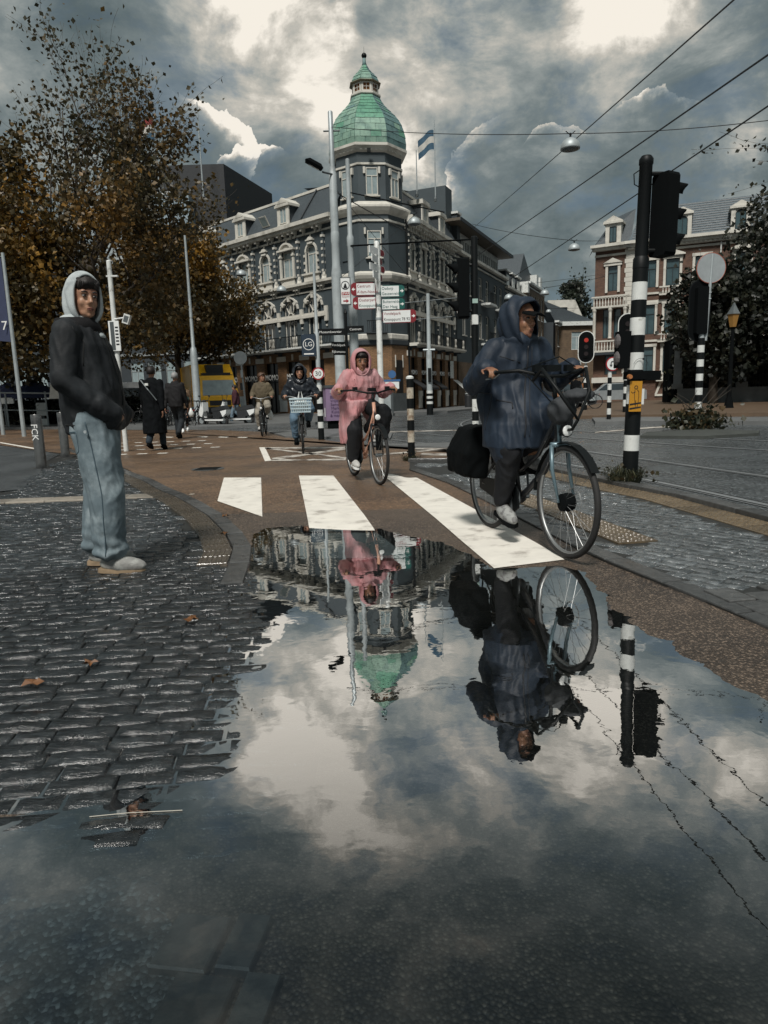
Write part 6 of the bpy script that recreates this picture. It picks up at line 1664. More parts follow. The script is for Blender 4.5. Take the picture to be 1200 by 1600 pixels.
# signals by the tram stop
RLIT = mat('red_signal_light', (.25, .015, .01), .4, em=(1, .10, .05), ems=.05)
for x, y, zc, lab, lit_ in ((9.35, 31.5, 2.95, 'farther tram signal with an oval white-edged board and a red light', True), (9.6, 27.0, 3.2, 'nearer oval-board signal beside the mansion corner, left of the big striped pole', False)):
    t = pole_root('traffic_light', (x, y), lab, 'traffic light')
    bands(t, [0, .35] + [.35 + .25 * k for k in range(1, 8)], ([BLACK] + [PWHITE, BLACK] * 4)[:8], .10, .09, n=10)
    MB().tube((0, 0, 2.1), (0, 0, zc), .05, n=6).build('tube', GALVD, t)
    head(t, (0, 0, zc - .5), -PI / 2 - .25, 3, .3, .24, .16, False, (.72, 1.42, PWHITE), [None, None, RLIT if lit_ else None])
t = pole_root('turn_sign', (7.171,21.603,0), 'round red-edged U-turn sign on a striped pole at the tram stop', 'road sign')
bands(t, [0, .25] + [.25 + .19 * k for k in range(1, 8)], ([BLACK] + [PWHITE, BLACK] * 4)[:8], .07, .065, n=10)
m = MB(); m.slab([(.215 * math.cos(a * PI / 12), .215 * math.sin(a * PI / 12)) for a in range(24)], -.01, .01); b = m.build('sign_disc', REDP, t, (.05, -.09, 1.80))
m = MB(); m.slab([(.18 * math.cos(a * PI / 12), .18 * math.sin(a * PI / 12)) for a in range(24)], -.014, -.011); m.build('sign_face', SIGNW, b)
m = MB(); m.path([(.05, -.018, -.09), (.05, -.018, .03), (.02, -.018, .075), (-.03, -.018, .075), (-.055, -.018, .03), (-.055, -.018, -.03)], .015, 5); m.build('u_arrow', TXTB, b)
MB().slab([(-.10, -.02), (-.01, -.02), (-.055, -.10)], -.022, -.015).build('arrow_head', TXTB, b)
t = pole_root('speed_sign', (10.6, 40), 'small round 30 sign far down the street behind the blue rider', 'road sign')
MB().tube((0, 0, 0), (0, 0, 2.3), .04, n=6).build('pole', GALVD, t)
m = MB(); m.slab([(.3 * math.cos(a * PI / 10), .3 * math.sin(a * PI / 10)) for a in range(20)], -.01, .01); b = m.build('sign_disc', REDP, t, (0, -.05, 2.3)); m = MB(); m.slab([(.22 * math.cos(a * PI / 10), .22 * math.sin(a * PI / 10)) for a in range(20)], -.014, -.011); m.build('sign_face', SIGNW, b)
text('lettering', '30', .28, TXTB, b, Matrix.Translation((0, -.017, 0)) @ Matrix.Rotation(PI / 2, 4, 'X'), .001)
# left side: camera post, lamp pole, flagpoles, bollards, railing, terrace
t = pole_root('camera_post', ((-5.622,15,3.82)[0], 15.0), 'white camera post with a hanging lamp and signal box behind the hooded man', 'camera post')
MB().lathe([(.055, 0), (.05, 4.0), (.03, 4.02)], 10).build('post', PWHITE, t, smooth=R(40))
zt = (-5.622,15,3.82)[2]; zc = (-5.721,15,2.806)[2]; zb_ = (-5.753,15,2.476)[2]
MB().box(-.07, -.04, zt - .14, .17, .04, zt - .11).build('cross_bar', PWHITE, t); MB().tube((.03, -.05, zc + .01), (.24, -.05, zc + .03), .018, n=6).build('camera_arm', PWHITE, t)
o = MB().cbox((0, 0, 0), (.13, .12, .20), 0, Matrix.Rotation(.35, 3, 'Y')).build('camera', PWHITE, t, (.29, -.05, zc)); MB().cbox((.0, -.063, .0), (.09, .006, .13), 0, Matrix.Rotation(.35, 3, 'Y')).build('lens_plate', GALVD, o)
b = MB().box(-.10, -.09, zb_ - .32, .12, -.055, zb_ + .30).build('information_panel', SIGNW, t); MB().box(-.065, -.096, zb_ - .30, .015, -.091, zb_ + .28).build('dark_panel', GALVD, b)
for k in range(6): MB().box(.035, -.095, zb_ + .15 - k * .07, .10, -.091, zb_ + .18 - k * .07).build('pictogram', TXTB, b)
t = pole_root('lamp_pole', (-8.107,30.522,0), 'tapered grey lamp pole beside the yellow truck', 'lamp post')
MB().lathe([(.20, 0), (.17, .1), (.16, 3.0), (.15, 3.1), (.13, 3.3), (.08, 3.4), (.05, 8.0)], 12).build('pole', GALV, t, smooth=R(40))
t = pole_root('flagpole', (-12.513,24,6.138)[:2] if False else ((-12.513,24,6.138)[0], 24.0), 'grey flagpole with a navy banner at the left edge', 'flagpole')
zt = (-12.513,24,6.138)[2]; MB().tube((0, 0, 0), (0, 0, zt), .075, .055, 10).build('pole', GALV, t); MB().tube((-.01, 0, zt - .12), (-1.2, 0, zt - .12), .02, n=6).build('banner_arm', GALVD, t)
t = root('banner', ((-12.513,24,6.138)[0], 24.0, (-12.513,24,6.138)[2] - 2.9), 'long navy banner with a white number hanging from the left flagpole', 'banner')
m = MB(); vs = []
for i in range(9):
    for z in (.0 + .12 * i / 8 * 1.0, 2.75): vs.append((-.08 - i * .14, .05 * math.sin(i), z))
m.add(vs + [(x, y + .012, z) for x, y, z in vs], [(2 * i, 2 * i + 1, 2 * i + 3, 2 * i + 2) for i in range(8)] + [(18 + 2 * i, 18 + 2 * i + 2, 18 + 2 * i + 3, 18 + 2 * i + 1) for i in range(8)]); m.build('cloth', mat('navy_cloth', (.030, .040, .085), .8), t, smooth=True)
text('lettering', '7', .42, TXTW, t, Matrix.Translation((-.19, -.075, .52)) @ Matrix.Rotation(PI / 2, 4, 'X'), .003)
t = pole_root('flagpole', ((-13.138,24,0.405)[0] - 1.2, 26.0), 'second grey flagpole cut by the left edge', 'flagpole'); MB().tube((0, 0, 0), (0, 0, 5.2), .075, .055, 10).build('pole', GALV, t)
STEEL = mat('brushed_steel', (.24, .24, .235), .32, .85, var=.25, scale=3, c2=(.10, .10, .10), c2s=3)
for x, y, lab in ((-5.73, 11.43, 'nearer stainless steel bollard with scratched white letters'), (-6.41, 13.81, 'farther stainless steel bollard, half hidden by the man')):
    t = pole_root('bollard', (x, y), lab, 'bollard', group='steel bollards'); MB().lathe([(.085, 0), (.085, .90), (.08, .91), (.072, .91), (.072, .88)], 20).build('tube', STEEL, t, smooth=R(40))
    MB().box(-.17, -.10, .0, .17, .12, .02).build('base_plate', STEEL, t)
    if y < 12: text('graffiti', 'FCK', .15, TXTW, t, Matrix.Translation((-.01, -.086, .62)) @ Matrix.Rotation(PI / 2, 4, 'Y') @ Matrix.Rotation(PI / 2, 4, 'X'), .001)
t = root('railing', (-18.5, 33.6, 0), 'grey metal railing along the terrace at the left edge', 'railing')
for z, r_ in ((1.65, .04), (.82, .028)): MB().path([(-8, 1, z + .12), (-.5, .2, z + .1), (3.6, -.4, z - .06)], r_, 8).build('rail', GALV, t)
for x in (-6, -4, -2, .2, 2.3): MB().tube((x, .2 - x * .15, 0), (x, .2 - x * .15, 1.72), .04, n=6).build('post', GALV, t)
NAVY = mat('parasol_navy', (.018, .028, .07), .75, var=.1)
for x, y, lab in ((-19.6, 36.5, 'navy blue terrace parasol, left one'), (-17.8, 35.6, 'navy blue terrace parasol nearer the white lamp')):
    t = pole_root('parasol', (x, y), lab, 'parasol', group='navy parasols on the terrace'); MB().tube((0, 0, 0), (0, 0, 2.3), .03, n=6).build('pole', GALVD, t)
    m = MB(); m.loft([[(r_ * math.cos(a * PI / 4), r_ * math.sin(a * PI / 4), z) for a in range(8)] for r_, z in ((1.15, 1.45), (1.15, 1.62), (.6, 2.05), (.05, 2.3))]); m.build('canopy', NAVY, t)
t = pole_root('lampshade', (-15.3, 33.0), 'big white lampshade lamp on the terrace', 'lamp'); MB().tube((0, 0, 0), (0, 0, 1.5), .04, n=6).build('stand', GALVD, t); MB().lathe([(.47, 1.36), (.33, 2.15)], 20).build('shade', mat('white_shade', (.75, .74, .68), .8), t, smooth=R(40))
for x, y, w_, z0, z1, lab in ((-19.0, 34.8, 1.1, 1.2, 1.5, 'white box sign on the terrace'), (-17.2, 35, .5, .55, 1.2, 'white menu panel on the terrace'), (-18.9, 33.8, .6, .1, .45, 'low white planter by the railing'), (-16.6, 33.7, .6, .1, .42, 'low white planter left of the lampshade'), (-15.0, 33.0, .9, .1, .4, 'low white bench under the lampshade')):
    t = pole_root('terrace_panel', (x, y), lab, 'panel'); MB().box(-w_ / 2, -.05, z0, w_ / 2, .05, z1).build('board', PWHITE, t); MB().box(-.04, .06, 0, .04, .12, z0 + .1).build('stand', GALVD, t)
# round sign back by the scooters
t = pole_root('road_sign', (-5.601,28.748,0), 'grey round sign seen from behind above the parked scooters', 'road sign')
MB().tube((0, 0, 0), (-.12, 0, 2.9), .04, n=6).build('pole', GALVD, t)
m = MB(); m.slab([(.27 * math.cos(a * PI / 10), .27 * math.sin(a * PI / 10)) for a in range(20)], -.01, .01); m.build('sign_disc', GALVD, t, (-.12, -.03, 2.75)); MB().box(-.15, -.06, 1.95, -.05, -.04, 2.25).build('small_plate', GALVD, t)
# lamps strung over the street
def hanglamp(px, lab, r_=.19):
    t = root('hanging_lamp', px, lab, 'street lamp', group='domed lamps strung over the street')
    MB().lathe([(r_, -.02), (r_ * 1.02, 0), (r_ * .97, r_ * .35), (r_ * .75, r_ * .75), (r_ * .35, r_ * 1.0), (.03, r_ * 1.08)], 18).build('shade', GALV, t, smooth=True)
    MB().lathe([(r_ * .93, -.015), (r_ * .5, -.05)], 16).build('diffuser', GALVD, t)
    MB().tube((0, 0, r_ * 1.0), (0, 0, r_ * 1.5), .025, n=6).build('hook', BLACK, t)
    MB().path([(-r_ * .5, 0, r_ * 1.7), (0, 0, r_ * 1.3), (r_ * .5, 0, r_ * 1.7)], .012, 5).build('hanger', BLACK, t)
LP1, LP2, LP3, LP4 = (4.854,18,6.904), (8.317,30,6.849), (1.456,27,7.358), (10.646,45,7.085)
hanglamp(LP1, 'largest dark dome lamp hanging at the crossing of the upper wires', .235); hanglamp(LP2, 'dome lamp left of the mansion roof', .24); hanglamp(LP3, 'pale dome lamp in front of the right wing roof', .24); hanglamp(LP4, 'far dome lamp above the low brick house', .28)
hanglamp((-6.478,34,6.915), 'dome lamp in front of the hotel wing close to the tree', .24); hanglamp((-4.593,34,6.124), 'dome lamp in front of the hotel wing, second from the tree', .24); hanglamp((7.433,40,6.229), 'far dome lamp just above the blue hood', .26); hanglamp((18.172,75,9.257), 'smallest dome lamp beside the factory chimney', .3)
WIRE = mat('wire_black', (.012, .013, .014), .5, var=0)
def wire(a, b, r_, lab, sag=.15):
    a, b = Vector(a), Vector(b); n = 14
    p0 = a
    m = MB(); m.path([a.lerp(b, i / n) - a - Vector((0, 0, sag * 4 * (i / n) * (1 - i / n))) for i in range(n + 1)], r_, 5)
    o = m.build('overhead_wire', WIRE, None, tuple(a)); tag(o, lab, 'wire', 'overhead wires'); return o
wire(tuple(Vector((4.556,9,5.768)) + (Vector((4.556,9,5.768)) - Vector((7.27,55,13.312))) * .28), (7.27,55,13.312), .012, 'upper tram wire running from the top right corner past the largest dome lamp', .05)
wire(tuple(Vector((4.457,7.5,4.632)) + (Vector((4.457,7.5,4.632)) - Vector((4.37,48,8.648))) * .28), (4.37,48,8.648), .012, 'middle tram wire running down to the signal left of the blue rider', .05)
wire(tuple(Vector((4.892,8,4.42)) + (Vector((4.892,8,4.42)) - Vector((4.965,50,6.202))) * .28), (4.965,50,6.202), .011, 'lower tram wire passing behind the big striped signal pole', .05)
wire((-1.336,23,9.375), LP1[:2] + (LP1[2] + .34,), .010, 'span wire from the tall mast to the largest dome lamp', .1)
wire(LP1[:2] + (LP1[2] + .34,), (9.862,16,6.823), .010, 'span wire from the largest dome lamp to the right edge', .1)
wire((5.397,40,10.303), LP2[:2] + (LP2[2] + .36,), .012, 'span wire from the glazed roof to the lamp beside the mansion', .1)
wire(LP2[:2] + (LP2[2] + .36,), (13.884,44,10.032), .012, 'short span wire from the lamp to the mansion corner', .02)
wire(LP4[:2] + (LP4[2] + .4,), (16.704,52,9.16), .016, 'upper of the two wires reaching the mansion below the cornice', .05)
wire((9.378,45,7.747), (15.382,50,8.954), .012, 'thin far wire above the low brick house', .02)
wire((-1.258,23.4,7.567), (3.905,34,7.491), .016, 'sagging wire from the masts along the right wing', .1)
wire((-1.194,23.4,7.604), (1.379,30,5.89), .009, 'thin stay wire in front of the tower window', .02)
wire((3.447,30,6.861), (-0.216,23,3.897), .009, 'thin wire crossing the right wing windows from the signal head', .02)
wire((-1.265,23,4.788), LP3[:2] + (LP3[2] + .3,), .007, 'thin wire from the mast up to the pale dome lamp', .05)
wire((17.69,75,9.666), (19.135,62,8.15), .014, 'lowest far wire beside the poplar', .05)
# park wall, pillars, railings, lantern
t = root('park_wall', (16.6, 38.6, 0), 'low grey stone wall with pillars and dark railings along the park', 'wall')
STW = mat('grey_stone', (.10, .11, .11), .7, var=.2, scale=1.5)
dirw = Vector((.93, -.37, 0)); az = math.atan2(-.37, .93)
for k in range(10):
    c = dirw * (1.3 + 2.6 * k); MB().box(-1.28, -.2, .1, 1.28, .2, .78).build('wall_block', STW, t, c, az); MB().box(-1.29, -.25, .78, 1.29, .25, .92).build('coping', STW, t, c, az)
    if k in (0, 1, 3, 4, 6, 8):
        c2_ = dirw * (2.6 * k + .6 * (k % 2)); MB().box(-.28, -.3, .92, .28, .3, 1.2).build('pillar_base', STW, t, c2_, az); MB().box(-.2, -.22, 1.2, .2, .22, 3.1).build('pillar', GALVD, t, c2_, az)
        MB().loft([[(-.3, -.3, 3.1), (.3, -.3, 3.1), (.3, .3, 3.1), (-.3, .3, 3.1)], [(-.3, -.3, 3.2), (.3, -.3, 3.2), (.3, .3, 3.2), (-.3, .3, 3.2)], [(-.08, -.08, 3.55), (.08, -.08, 3.55), (.08, .08, 3.55), (-.08, .08, 3.55)]]).build('pillar_cap', STW, t, c2_, az)
m = MB()
for k in range(170): p = dirw * (k * .15); m.tube(p + Vector((0, 0, .9)), p + Vector((0, 0, 2.6)), .014, n=4)
m.tube(dirw * 0 + Vector((0, 0, 2.4)), dirw * 26 + Vector((0, 0, 2.4)), .02, n=4); m.build('railing_bars', BLACK, t)['kind'] = 'stuff'
t = pole_root('park_lantern', (14.306,28.26,0), 'dark lamp post with an amber lantern by the park wall', 'lamp post')
MB().lathe([(.22, 0), (.14, .4), (.09, .6), (.06, 3.3), (.12, 3.35)], 10).build('post', BLACKM, t)
MB().lathe([(.13, 3.35), (.24, 3.85)], 6).build('lantern_glass', mat('amber_lantern', (.28, .15, .04), .3), t); MB().lathe([(.28, 3.85), (.1, 4.15), (.03, 4.3)], 6).build('lantern_roof', GALVD, t)

# ============================================================ bicycles
def make_bike(name, loc, az, label, frame_m, bar_z=1.10, bar_x=.14, bar_w=.30, detail=1, fwm=None, bar_m=None, step=True, group=None, rnd=0, steer=0.0):
    t = root(name, loc, label, 'bicycle', az, group=group)
    def wheel(nm, x, st=0.0):
        w_ = MB().torus((0, 0, 0), (0, 1, 0), .318, .013, 40 if detail else 20, 6).build(nm, CHROME if detail > 1 else BLACK, t, (x, 0, .35), smooth=True)
        w_.rotation_euler = (0, 0, st)
        MB().torus((0, 0, 0), (0, 1, 0), .333, .020, 40 if detail else 20, 8 if detail else 5).build('tyre', RUBBER, w_, smooth=True)
        MB().tube((0, -.04, 0), (0, .04, 0), .022, n=8).build('hub', GALVD, w_)
        m = MB(); ns = 28 if detail else 14
        for k in range(ns):
            a = 2 * PI * k / ns; sd = .028 if k % 2 else -.028; b_ = a + (.35 if (k // 2) % 2 else -.35)
            m.tube((.02 * math.cos(b_), sd, .02 * math.sin(b_)), (.315 * math.cos(a), 0, .315 * math.sin(a)), .0014 if detail > 1 else .0022, n=3)
        m.build('spokes', CHROME if detail > 1 else GALVD, w_)['kind'] = 'stuff'
        return w_
    fw = wheel('front_wheel', .55, steer); wheel('rear_wheel', -.55)
    m = MB()
    m.path([(.405, 0, .96), (.455, 0, .66)], .021, 10); m.path([(.44, 0, .74), (.28, 0, .52), (.05, 0, .36), (-.06, 0, .30)] if step else [(.44, 0, .74), (-.06, 0, .30)], .022, 10)
    m.path([(.42, 0, .86), (.2, 0, .62), (-.02, 0, .50), (-.115, 0, .48)] if step else [(.42, 0, .88), (-.17, 0, .80)], .015, 8)
    m.path([(-.06, 0, .30), (-.20, 0, .80)], .017, 8)
    for s in (-1, 1): m.path([(-.06, s * .03, .30), (-.55, s * .055, .35)], .010, 6); m.path([(-.18, s * .02, .74), (-.55, s * .055, .35)], .008, 6)
    m.ell((-.06, 0, .30), (.045, .05, .045), 10, 6); m.build('frame', frame_m, t, smooth=True)
    m = MB(); m.path([(.405, 0, .97), (.46, 0, .70)], .016, 8); m.tube((.458, -.06, .70), (.458, .06, .70), .018, n=8)
    for s in (-1, 1): m.path([(.458, s * .055, .70), (.475, s * .06, .55), (.55, s * .055, .35)], [.014, .013, .008], 8)
    m.build('fork', fwm or frame_m, t, smooth=True)
    m = MB(); m.path([(-.20, 0, .78), (-.225, 0, .90)], .012, 8); m.build('seat_post', GALVD, t)
    m = MB(); m.loft([[(-.36 + x * 0, y, z) for x, y, z in ()]] if 0 else [[(-.36, y * 1.0, z) for y, z in ((-.07, .90), (.07, .90), (.085, .94), (0, .955), (-.085, .94))], [(-.26, y, z) for y, z in ((-.085, .90), (.085, .90), (.10, .935), (0, .945), (-.10, .935))], [(-.12, y, z) for y, z in ((-.025, .91), (.025, .91), (.03, .935), (0, .94), (-.03, .935))], [(-.08, y, z) for y, z in ((-.012, .915), (.012, .915), (.014, .93), (0, .932), (-.014, .93))]])
    m.build('saddle', BLACK, t, smooth=True)
    m = MB(); m.path([(.405, 0, .96), (.385, 0, bar_z - .04)], .014, 8)
    m.path([(bar_x - .04, -bar_w - .01, bar_z), (bar_x + .08, -bar_w, bar_z + .005), (bar_x + .20, -bar_w * .7, bar_z + .01), (.385, -.06, bar_z - .03), (.385, .06, bar_z - .03), (bar_x + .20, bar_w * .7, bar_z + .01), (bar_x + .08, bar_w, bar_z + .005), (bar_x - .04, bar_w + .01, bar_z)], .0115, 8)
    m.build('handlebar', bar_m or BLACK, t, smooth=True)
    for s in (-1, 1):
        MB().path([(bar_x - .05, s * (bar_w + .01), bar_z), (bar_x + .07, s * bar_w, bar_z + .004)], .017, 8).build('grip', RUBBER, t, smooth=True)
        if detail: MB().path([(bar_x + .10, s * bar_w * .97, bar_z - .005), (bar_x + .07, s * (bar_w + .01), bar_z - .03), (bar_x - .02, s * (bar_w + .03), bar_z - .035)], .005, 5).build('brake_lever', GALVD, t)
    for nm, x, a0, a1 in (('front_mudguard', .55, 35, 175), ('rear_mudguard', -.55, 0, 160)):
        m = MB(); m.T = Matrix.Translation((x, 0, .35)) @ Matrix.Rotation(0, 4, 'X')
        m.arcband(0, 0, .365, .370, R(a0), R(a1), -.027, .027, 14); m.build(nm, BLACK, t)
    m = MB(); m.T = None
    m.tube((-.06, -.07, .30), (-.06, .07, .30), .014, n=6); m.torus((-.06, -.045, .30), (0, 1, 0), .085, .006, 20, 4)
    m.build('chainring', GALVD, t)
    m = MB(); m.slab([(.02, .36), (-.02, .40), (-.50, .40), (-.60, .38), (-.60, .31), (-.50, .29), (-.04, .20), (.03, .24)], -.062, -.048); m.build('chain_guard', BLACK, t)
    for s, px_, pz_ in ((-1, -.02, .135), (1, -.10, .465)):
        m = MB(); m.path([(-.06, s * .07, .30), (px_, s * .08, pz_)], .009, 6); m.build('crank', GALVD, t); MB().cbox((px_, s * .125, pz_), (.09, .08, .018)).build('pedal', BLACK, t)
    m = MB(); m.tube((.50, 0, .79), (.545, 0, .79), .030, .040, 12); m.tube((.46, 0, .76), (.51, 0, .79), .008, n=5); h = m.build('headlight', BLACK, t)
    MB().ell((.548, 0, .79), (.010, .034, .034), 10, 6).build('lens', SIGNW, h)
    m = MB()
    for s in (-1, 1): m.path([(-.25, s * .03, .70), (-.30, s * .06, .735), (-.72, s * .06, .735)], .006, 5); m.tube((-.62, s * .06, .735), (-.55, s * .06, .36), .006, n=5)
    for x in (-.35, -.5, -.65): m.tube((x, -.06, .735), (x, .06, .735), .005, n=5)
    m.build('rear_rack', BLACK, t); MB().cbox((-.74, 0, .70), (.025, .07, .04)).build('tail_light', REDP, t)
    return t

# ============================================================ people
def ik(a, b, l1, l2, pole):
    a, b = Vector(a), Vector(b); d = b - a; L = min(d.length, (l1 + l2) * .998)
    x = (l1 * l1 - l2 * l2 + L * L) / (2 * L); h = math.sqrt(max(l1 * l1 - x * x, 0)); dn = d.normalized()
    p = Vector(pole); p = (p - dn * p.dot(dn)).normalized()
    return a + dn * x + p * h
def headm(c, az, tilt=0.0, rollh=0.0):
    return Matrix.Translation(c) @ Matrix.Rotation(az, 4, 'Z') @ Matrix.Rotation(tilt, 4, 'Y') @ Matrix.Rotation(rollh, 4, 'X')
def head_shapes(m, H, ears=True):
    old = m.T; m.T = H
    m.ell((0, 0, .03), (.097, .077, .100), 16, 12); m.ell((.030, 0, -.028), (.064, .062, .086), 14, 10); m.ell((.048, 0, -.088), (.042, .045, .030), 12, 8); m.ell((.078, 0, -.102), .017, 8, 6)
    m.cap((.090, 0, .012), (.112, 0, -.028), .008, .0125, 8); m.ell((.100, .011, -.034), .0095, 8, 6); m.ell((.100, -.011, -.034), .0095, 8, 6)
    m.cap((.084, -.038, .026), (.084, .038, .026), .012, .012, 8)
    for s in (-1, 1):
        m.ell((.062, s * .036, -.032), (.024, .022, .026), 8, 6)
        if ears: m.ell((-.004, s * .078, -.008), (.018, .009, .032), 8, 6)
    m.cap((.092, -.019, -.062), (.092, .019, -.062), .0065, .0065, 6); m.cap((.090, -.015, -.074), (.090, .015, -.074), .0075, .0075, 6)
    m.T = old
def hand_shapes(m, w_, d, n_, sgn, curl=1.0, s=1.0):
    """palm and five separate, unequal, bent fingers; d = pointing direction, n_ = palm normal"""
    w_, d, n_ = Vector(w_), Vector(d).normalized(), Vector(n_).normalized(); sd = d.cross(n_).normalized() * sgn
    rot = Matrix((d, sd, n_)).transposed()
    m.ell(w_ + d * .045 * s, (.048 * s, .040 * s, .016 * s), 10, 8, rot=rot)
    for i, (o, L) in enumerate(((.030, .072), (.010, .082), (-.010, .076), (-.029, .060))):
        p = w_ + d * .082 * s + sd * o * s; a = .35
        q = [p]
        for k, f_ in enumerate((.42, .32, .26)):
            dd = (d * math.cos(a * curl) + n_ * math.sin(a * curl)); q.append(q[-1] + dd * L * f_ * s); a += .85
        for k in range(3): m.cap(q[k], q[k + 1], .0085 * s, .0078 * s, 7)
    q0 = w_ + d * .02 * s + sd * .03 * s; q1 = q0 + (d * .6 + sd * .6 + n_ * .35 * curl).normalized() * .04 * s; q2 = q1 + (d * .85 + n_ * .5 * curl).normalized() * .032 * s
    m.cap(q0, q1, .011 * s, .010 * s, 7); m.cap(q1, q2, .010 * s, .0085 * s, 7)
def body(t, J, H, skin, vox=.008, hands=(), s=1.0, name='body'):
    m = MB()
    m.cap(J['pel'], J['chest'], .11 * s, .12 * s, 14); m.cap(J['sL'], J['sR'], .042 * s, .042 * s, 10); m.cap(J['chest'], J['neck'], .09 * s, .05 * s, 12)
    hc = H @ Vector((-.012, 0, -.06)); m.cap(J['neck'], hc, .052 * s, .050 * s, 12); m.cap(J['hL'], J['hR'], .085 * s, .085 * s, 10)
    head_shapes(m, H)
    for q in 'LR':
        m.cap(J['s' + q], J['e' + q], .044 * s, .036 * s); m.cap(J['e' + q], J['w' + q], .036 * s, .026 * s)
        m.cap(J['h' + q], J['k' + q], .072 * s, .050 * s); m.cap(J['k' + q], J['a' + q], .050 * s, .034 * s); m.cap(J['a' + q], J['t' + q].lerp(J['a' + q], .3), .034 * s, .016 * s)
    for w_, d, n_, sg, cu in hands: hand_shapes(m, w_, d, n_, sg, cu, s)
    me = remesh(m, vox, 2, name=name)
    o = mobj(name, me, skin, t)
    return o
def face(b, H, skin_lip, brow=HAIR, old=False):
    """eyes, brows and lips as children of the body"""
    for s in (-1, 1):
        m = MB(H); m.ell((.088, s * .031, .004), (.009, .0145, .0065), 8, 6); e = m.build('eye', mat('eye_white', (.16, .145, .13), .3, var=0), b, smooth=True)
        m = MB(H); m.ell((.094, s * .030, .004), (.005, .0065, .0065), 8, 6); m.build('iris', mat('eye_dark', (.012, .008, .006), .15, var=0), e, smooth=True)
        m = MB(H); m.path([(.095, s * .014, .026), (.097, s * .030, .031), (.088, s * .048, .025)], [.003, .0045, .002], 5); m.build('eyebrow', brow, b, smooth=True)
        m = MB(H); m.path([(.092, s * .018, .010), (.095, s * .031, .0125), (.086, s * .044, .008)], [.0015, .0025, .0015], 4); m.build('eyelid', brow, b)
    m = MB(H); m.path([(.094, -.019, -.0675), (.101, -.008, -.063), (.1025, 0, -.064), (.101, .008, -.063), (.094, .019, -.0675)], [.002, .0045, .004, .0045, .002], 6)
    m.path([(.093, -.018, -.070), (.099, 0, -.0745), (.093, .018, -.070)], [.002, .0055, .002], 6); m.build('lips', skin_lip, b, smooth=True)
LIP = mat('lip', (.20, .075, .055), .45, var=.05); LIPD = mat('lip_brown', (.16, .06, .04), .45, var=.05)
def hair(b, H, m_, s=1.05, front=.35, name='hair', low=-.05):
    m = MB(H); vs, fs = [], []; n, k_ = 20, 12
    for j in range(k_ + 1):
        for i in range(n):
            a = 2 * PI * i / n; fr_ = math.cos(a)
            zmin = front * max(0, fr_) * .10 / .35 + low * (1 - max(0, fr_))
            el_ = (PI / 2) * (1 - j / k_) ; z = .03 + .104 * s * math.sin(el_)
            r_ = math.cos(el_); x, y = .101 * s * r_ * math.cos(a) - .004, .082 * s * r_ * math.sin(a)
            if j == k_: z = .03 + zmin * 1.0 if zmin < 0 else .03 + zmin
            vs.append((x, y, z + .004 * math.sin(i * 5.1 + j * 3)))
    for j in range(k_):
        for i in range(n): fs.append((j * n + i, (j + 1) * n + i, (j + 1) * n + (i + 1) % n, j * n + (i + 1) % n))
    vs2 = [(x * .93, y * .93, z * .97) for x, y, z in vs]; N = len(vs)
    m.add(vs + vs2, fs + [tuple(N + q for q in f[::-1]) for f in fs] + [(k_ * n + i, N + k_ * n + i, N + k_ * n + (i + 1) % n, k_ * n + (i + 1) % n) for i in range(n)])
    return m.build(name, m_, b, smooth=True)
def hood(t, H, r, th0, m_, name='hood', th=.012, drop=.06, peak=0.0, back=.02, foldf=None, bot=1.0, n=36, k_=22):
    m = MB(); outer, inner = [], []
    for j in range(k_ + 1):
        for i in range(n):
            ph = 2 * PI * i / n; up = math.cos(ph); side = math.sin(ph)
            t0 = R(th0 * (bot if up < 0 else 1.0)) if not callable(th0) else R(th0(ph))
            th_ = t0 + (PI - t0) * (j / k_)
            c, s_ = math.cos(th_), math.sin(th_)
            x = r[0] * c - back * (1 - c) * .5; y = r[1] * side * s_; z = r[2] * up * s_ + .01
            if up > 0 and j < 5: x += peak * up ** 2 * (1 - j / 5) ** 1.5; z -= peak * .28 * up ** 2 * (1 - j / 5)
            if z < -.03: z -= drop * min(1, (-z - .03) / .1) ** 1.2; y *= 1 + .25 * min(1, -z / .2)
            p = Vector((x, y, z)); nn = Vector((x / r[0] ** 2, y / r[1] ** 2, z / r[2] ** 2)).normalized()
            if foldf: p += nn * foldf(p)
            outer.append(p); inner.append(p - nn * th)
    fs = []
    for j in range(k_):
        for i in range(n): fs.append((j * n + i, j * n + (i + 1) % n, (j + 1) * n + (i + 1) % n, (j + 1) * n + i))
    N = len(outer); m.T = H
    m.add(outer + inner, fs + [tuple(N + q for q in f[::-1]) for f in fs] + [(i, N + i, N + (i + 1) % n, (i + 1) % n) for i in range(n)])
    o = m.build(name, m_, t, smooth=True)
    return o
def axes(J):
    sd = (Vector(J['sL']) - Vector(J['sR'])).normalized(); up = (Vector(J['neck']) - Vector(J['pel'])).normalized(); fw = sd.cross(up).normalized() * -1
    fw = up.cross(sd) * -1
    return Vector(sd), (sd.cross(up)).normalized(), up
def ering(c, rx, ry, fw, sd, n=20, sq=1.0):
    return [Vector(c) + fw * rx * math.copysign(abs(math.cos(2 * PI * k / n)) ** sq, math.cos(2 * PI * k / n)) + sd * ry * math.copysign(abs(math.sin(2 * PI * k / n)) ** sq, math.sin(2 * PI * k / n)) for k in range(n)]
def garment(t, name, mb, m_, vox=.010, sm=3, fold=None): return mobj(name, remesh(mb, vox, sm, fold, name), m_, t)
def torso(m, J, prof, n=20):
    sd, fw, up = axes(J); a, b = Vector(J['pel']), Vector(J['neck'])
    m.loft([ering(a.lerp(b, q[0]) + fw * (q[3] if len(q) > 3 else 0), q[1], q[2], fw, sd, n, .85) for q in prof])
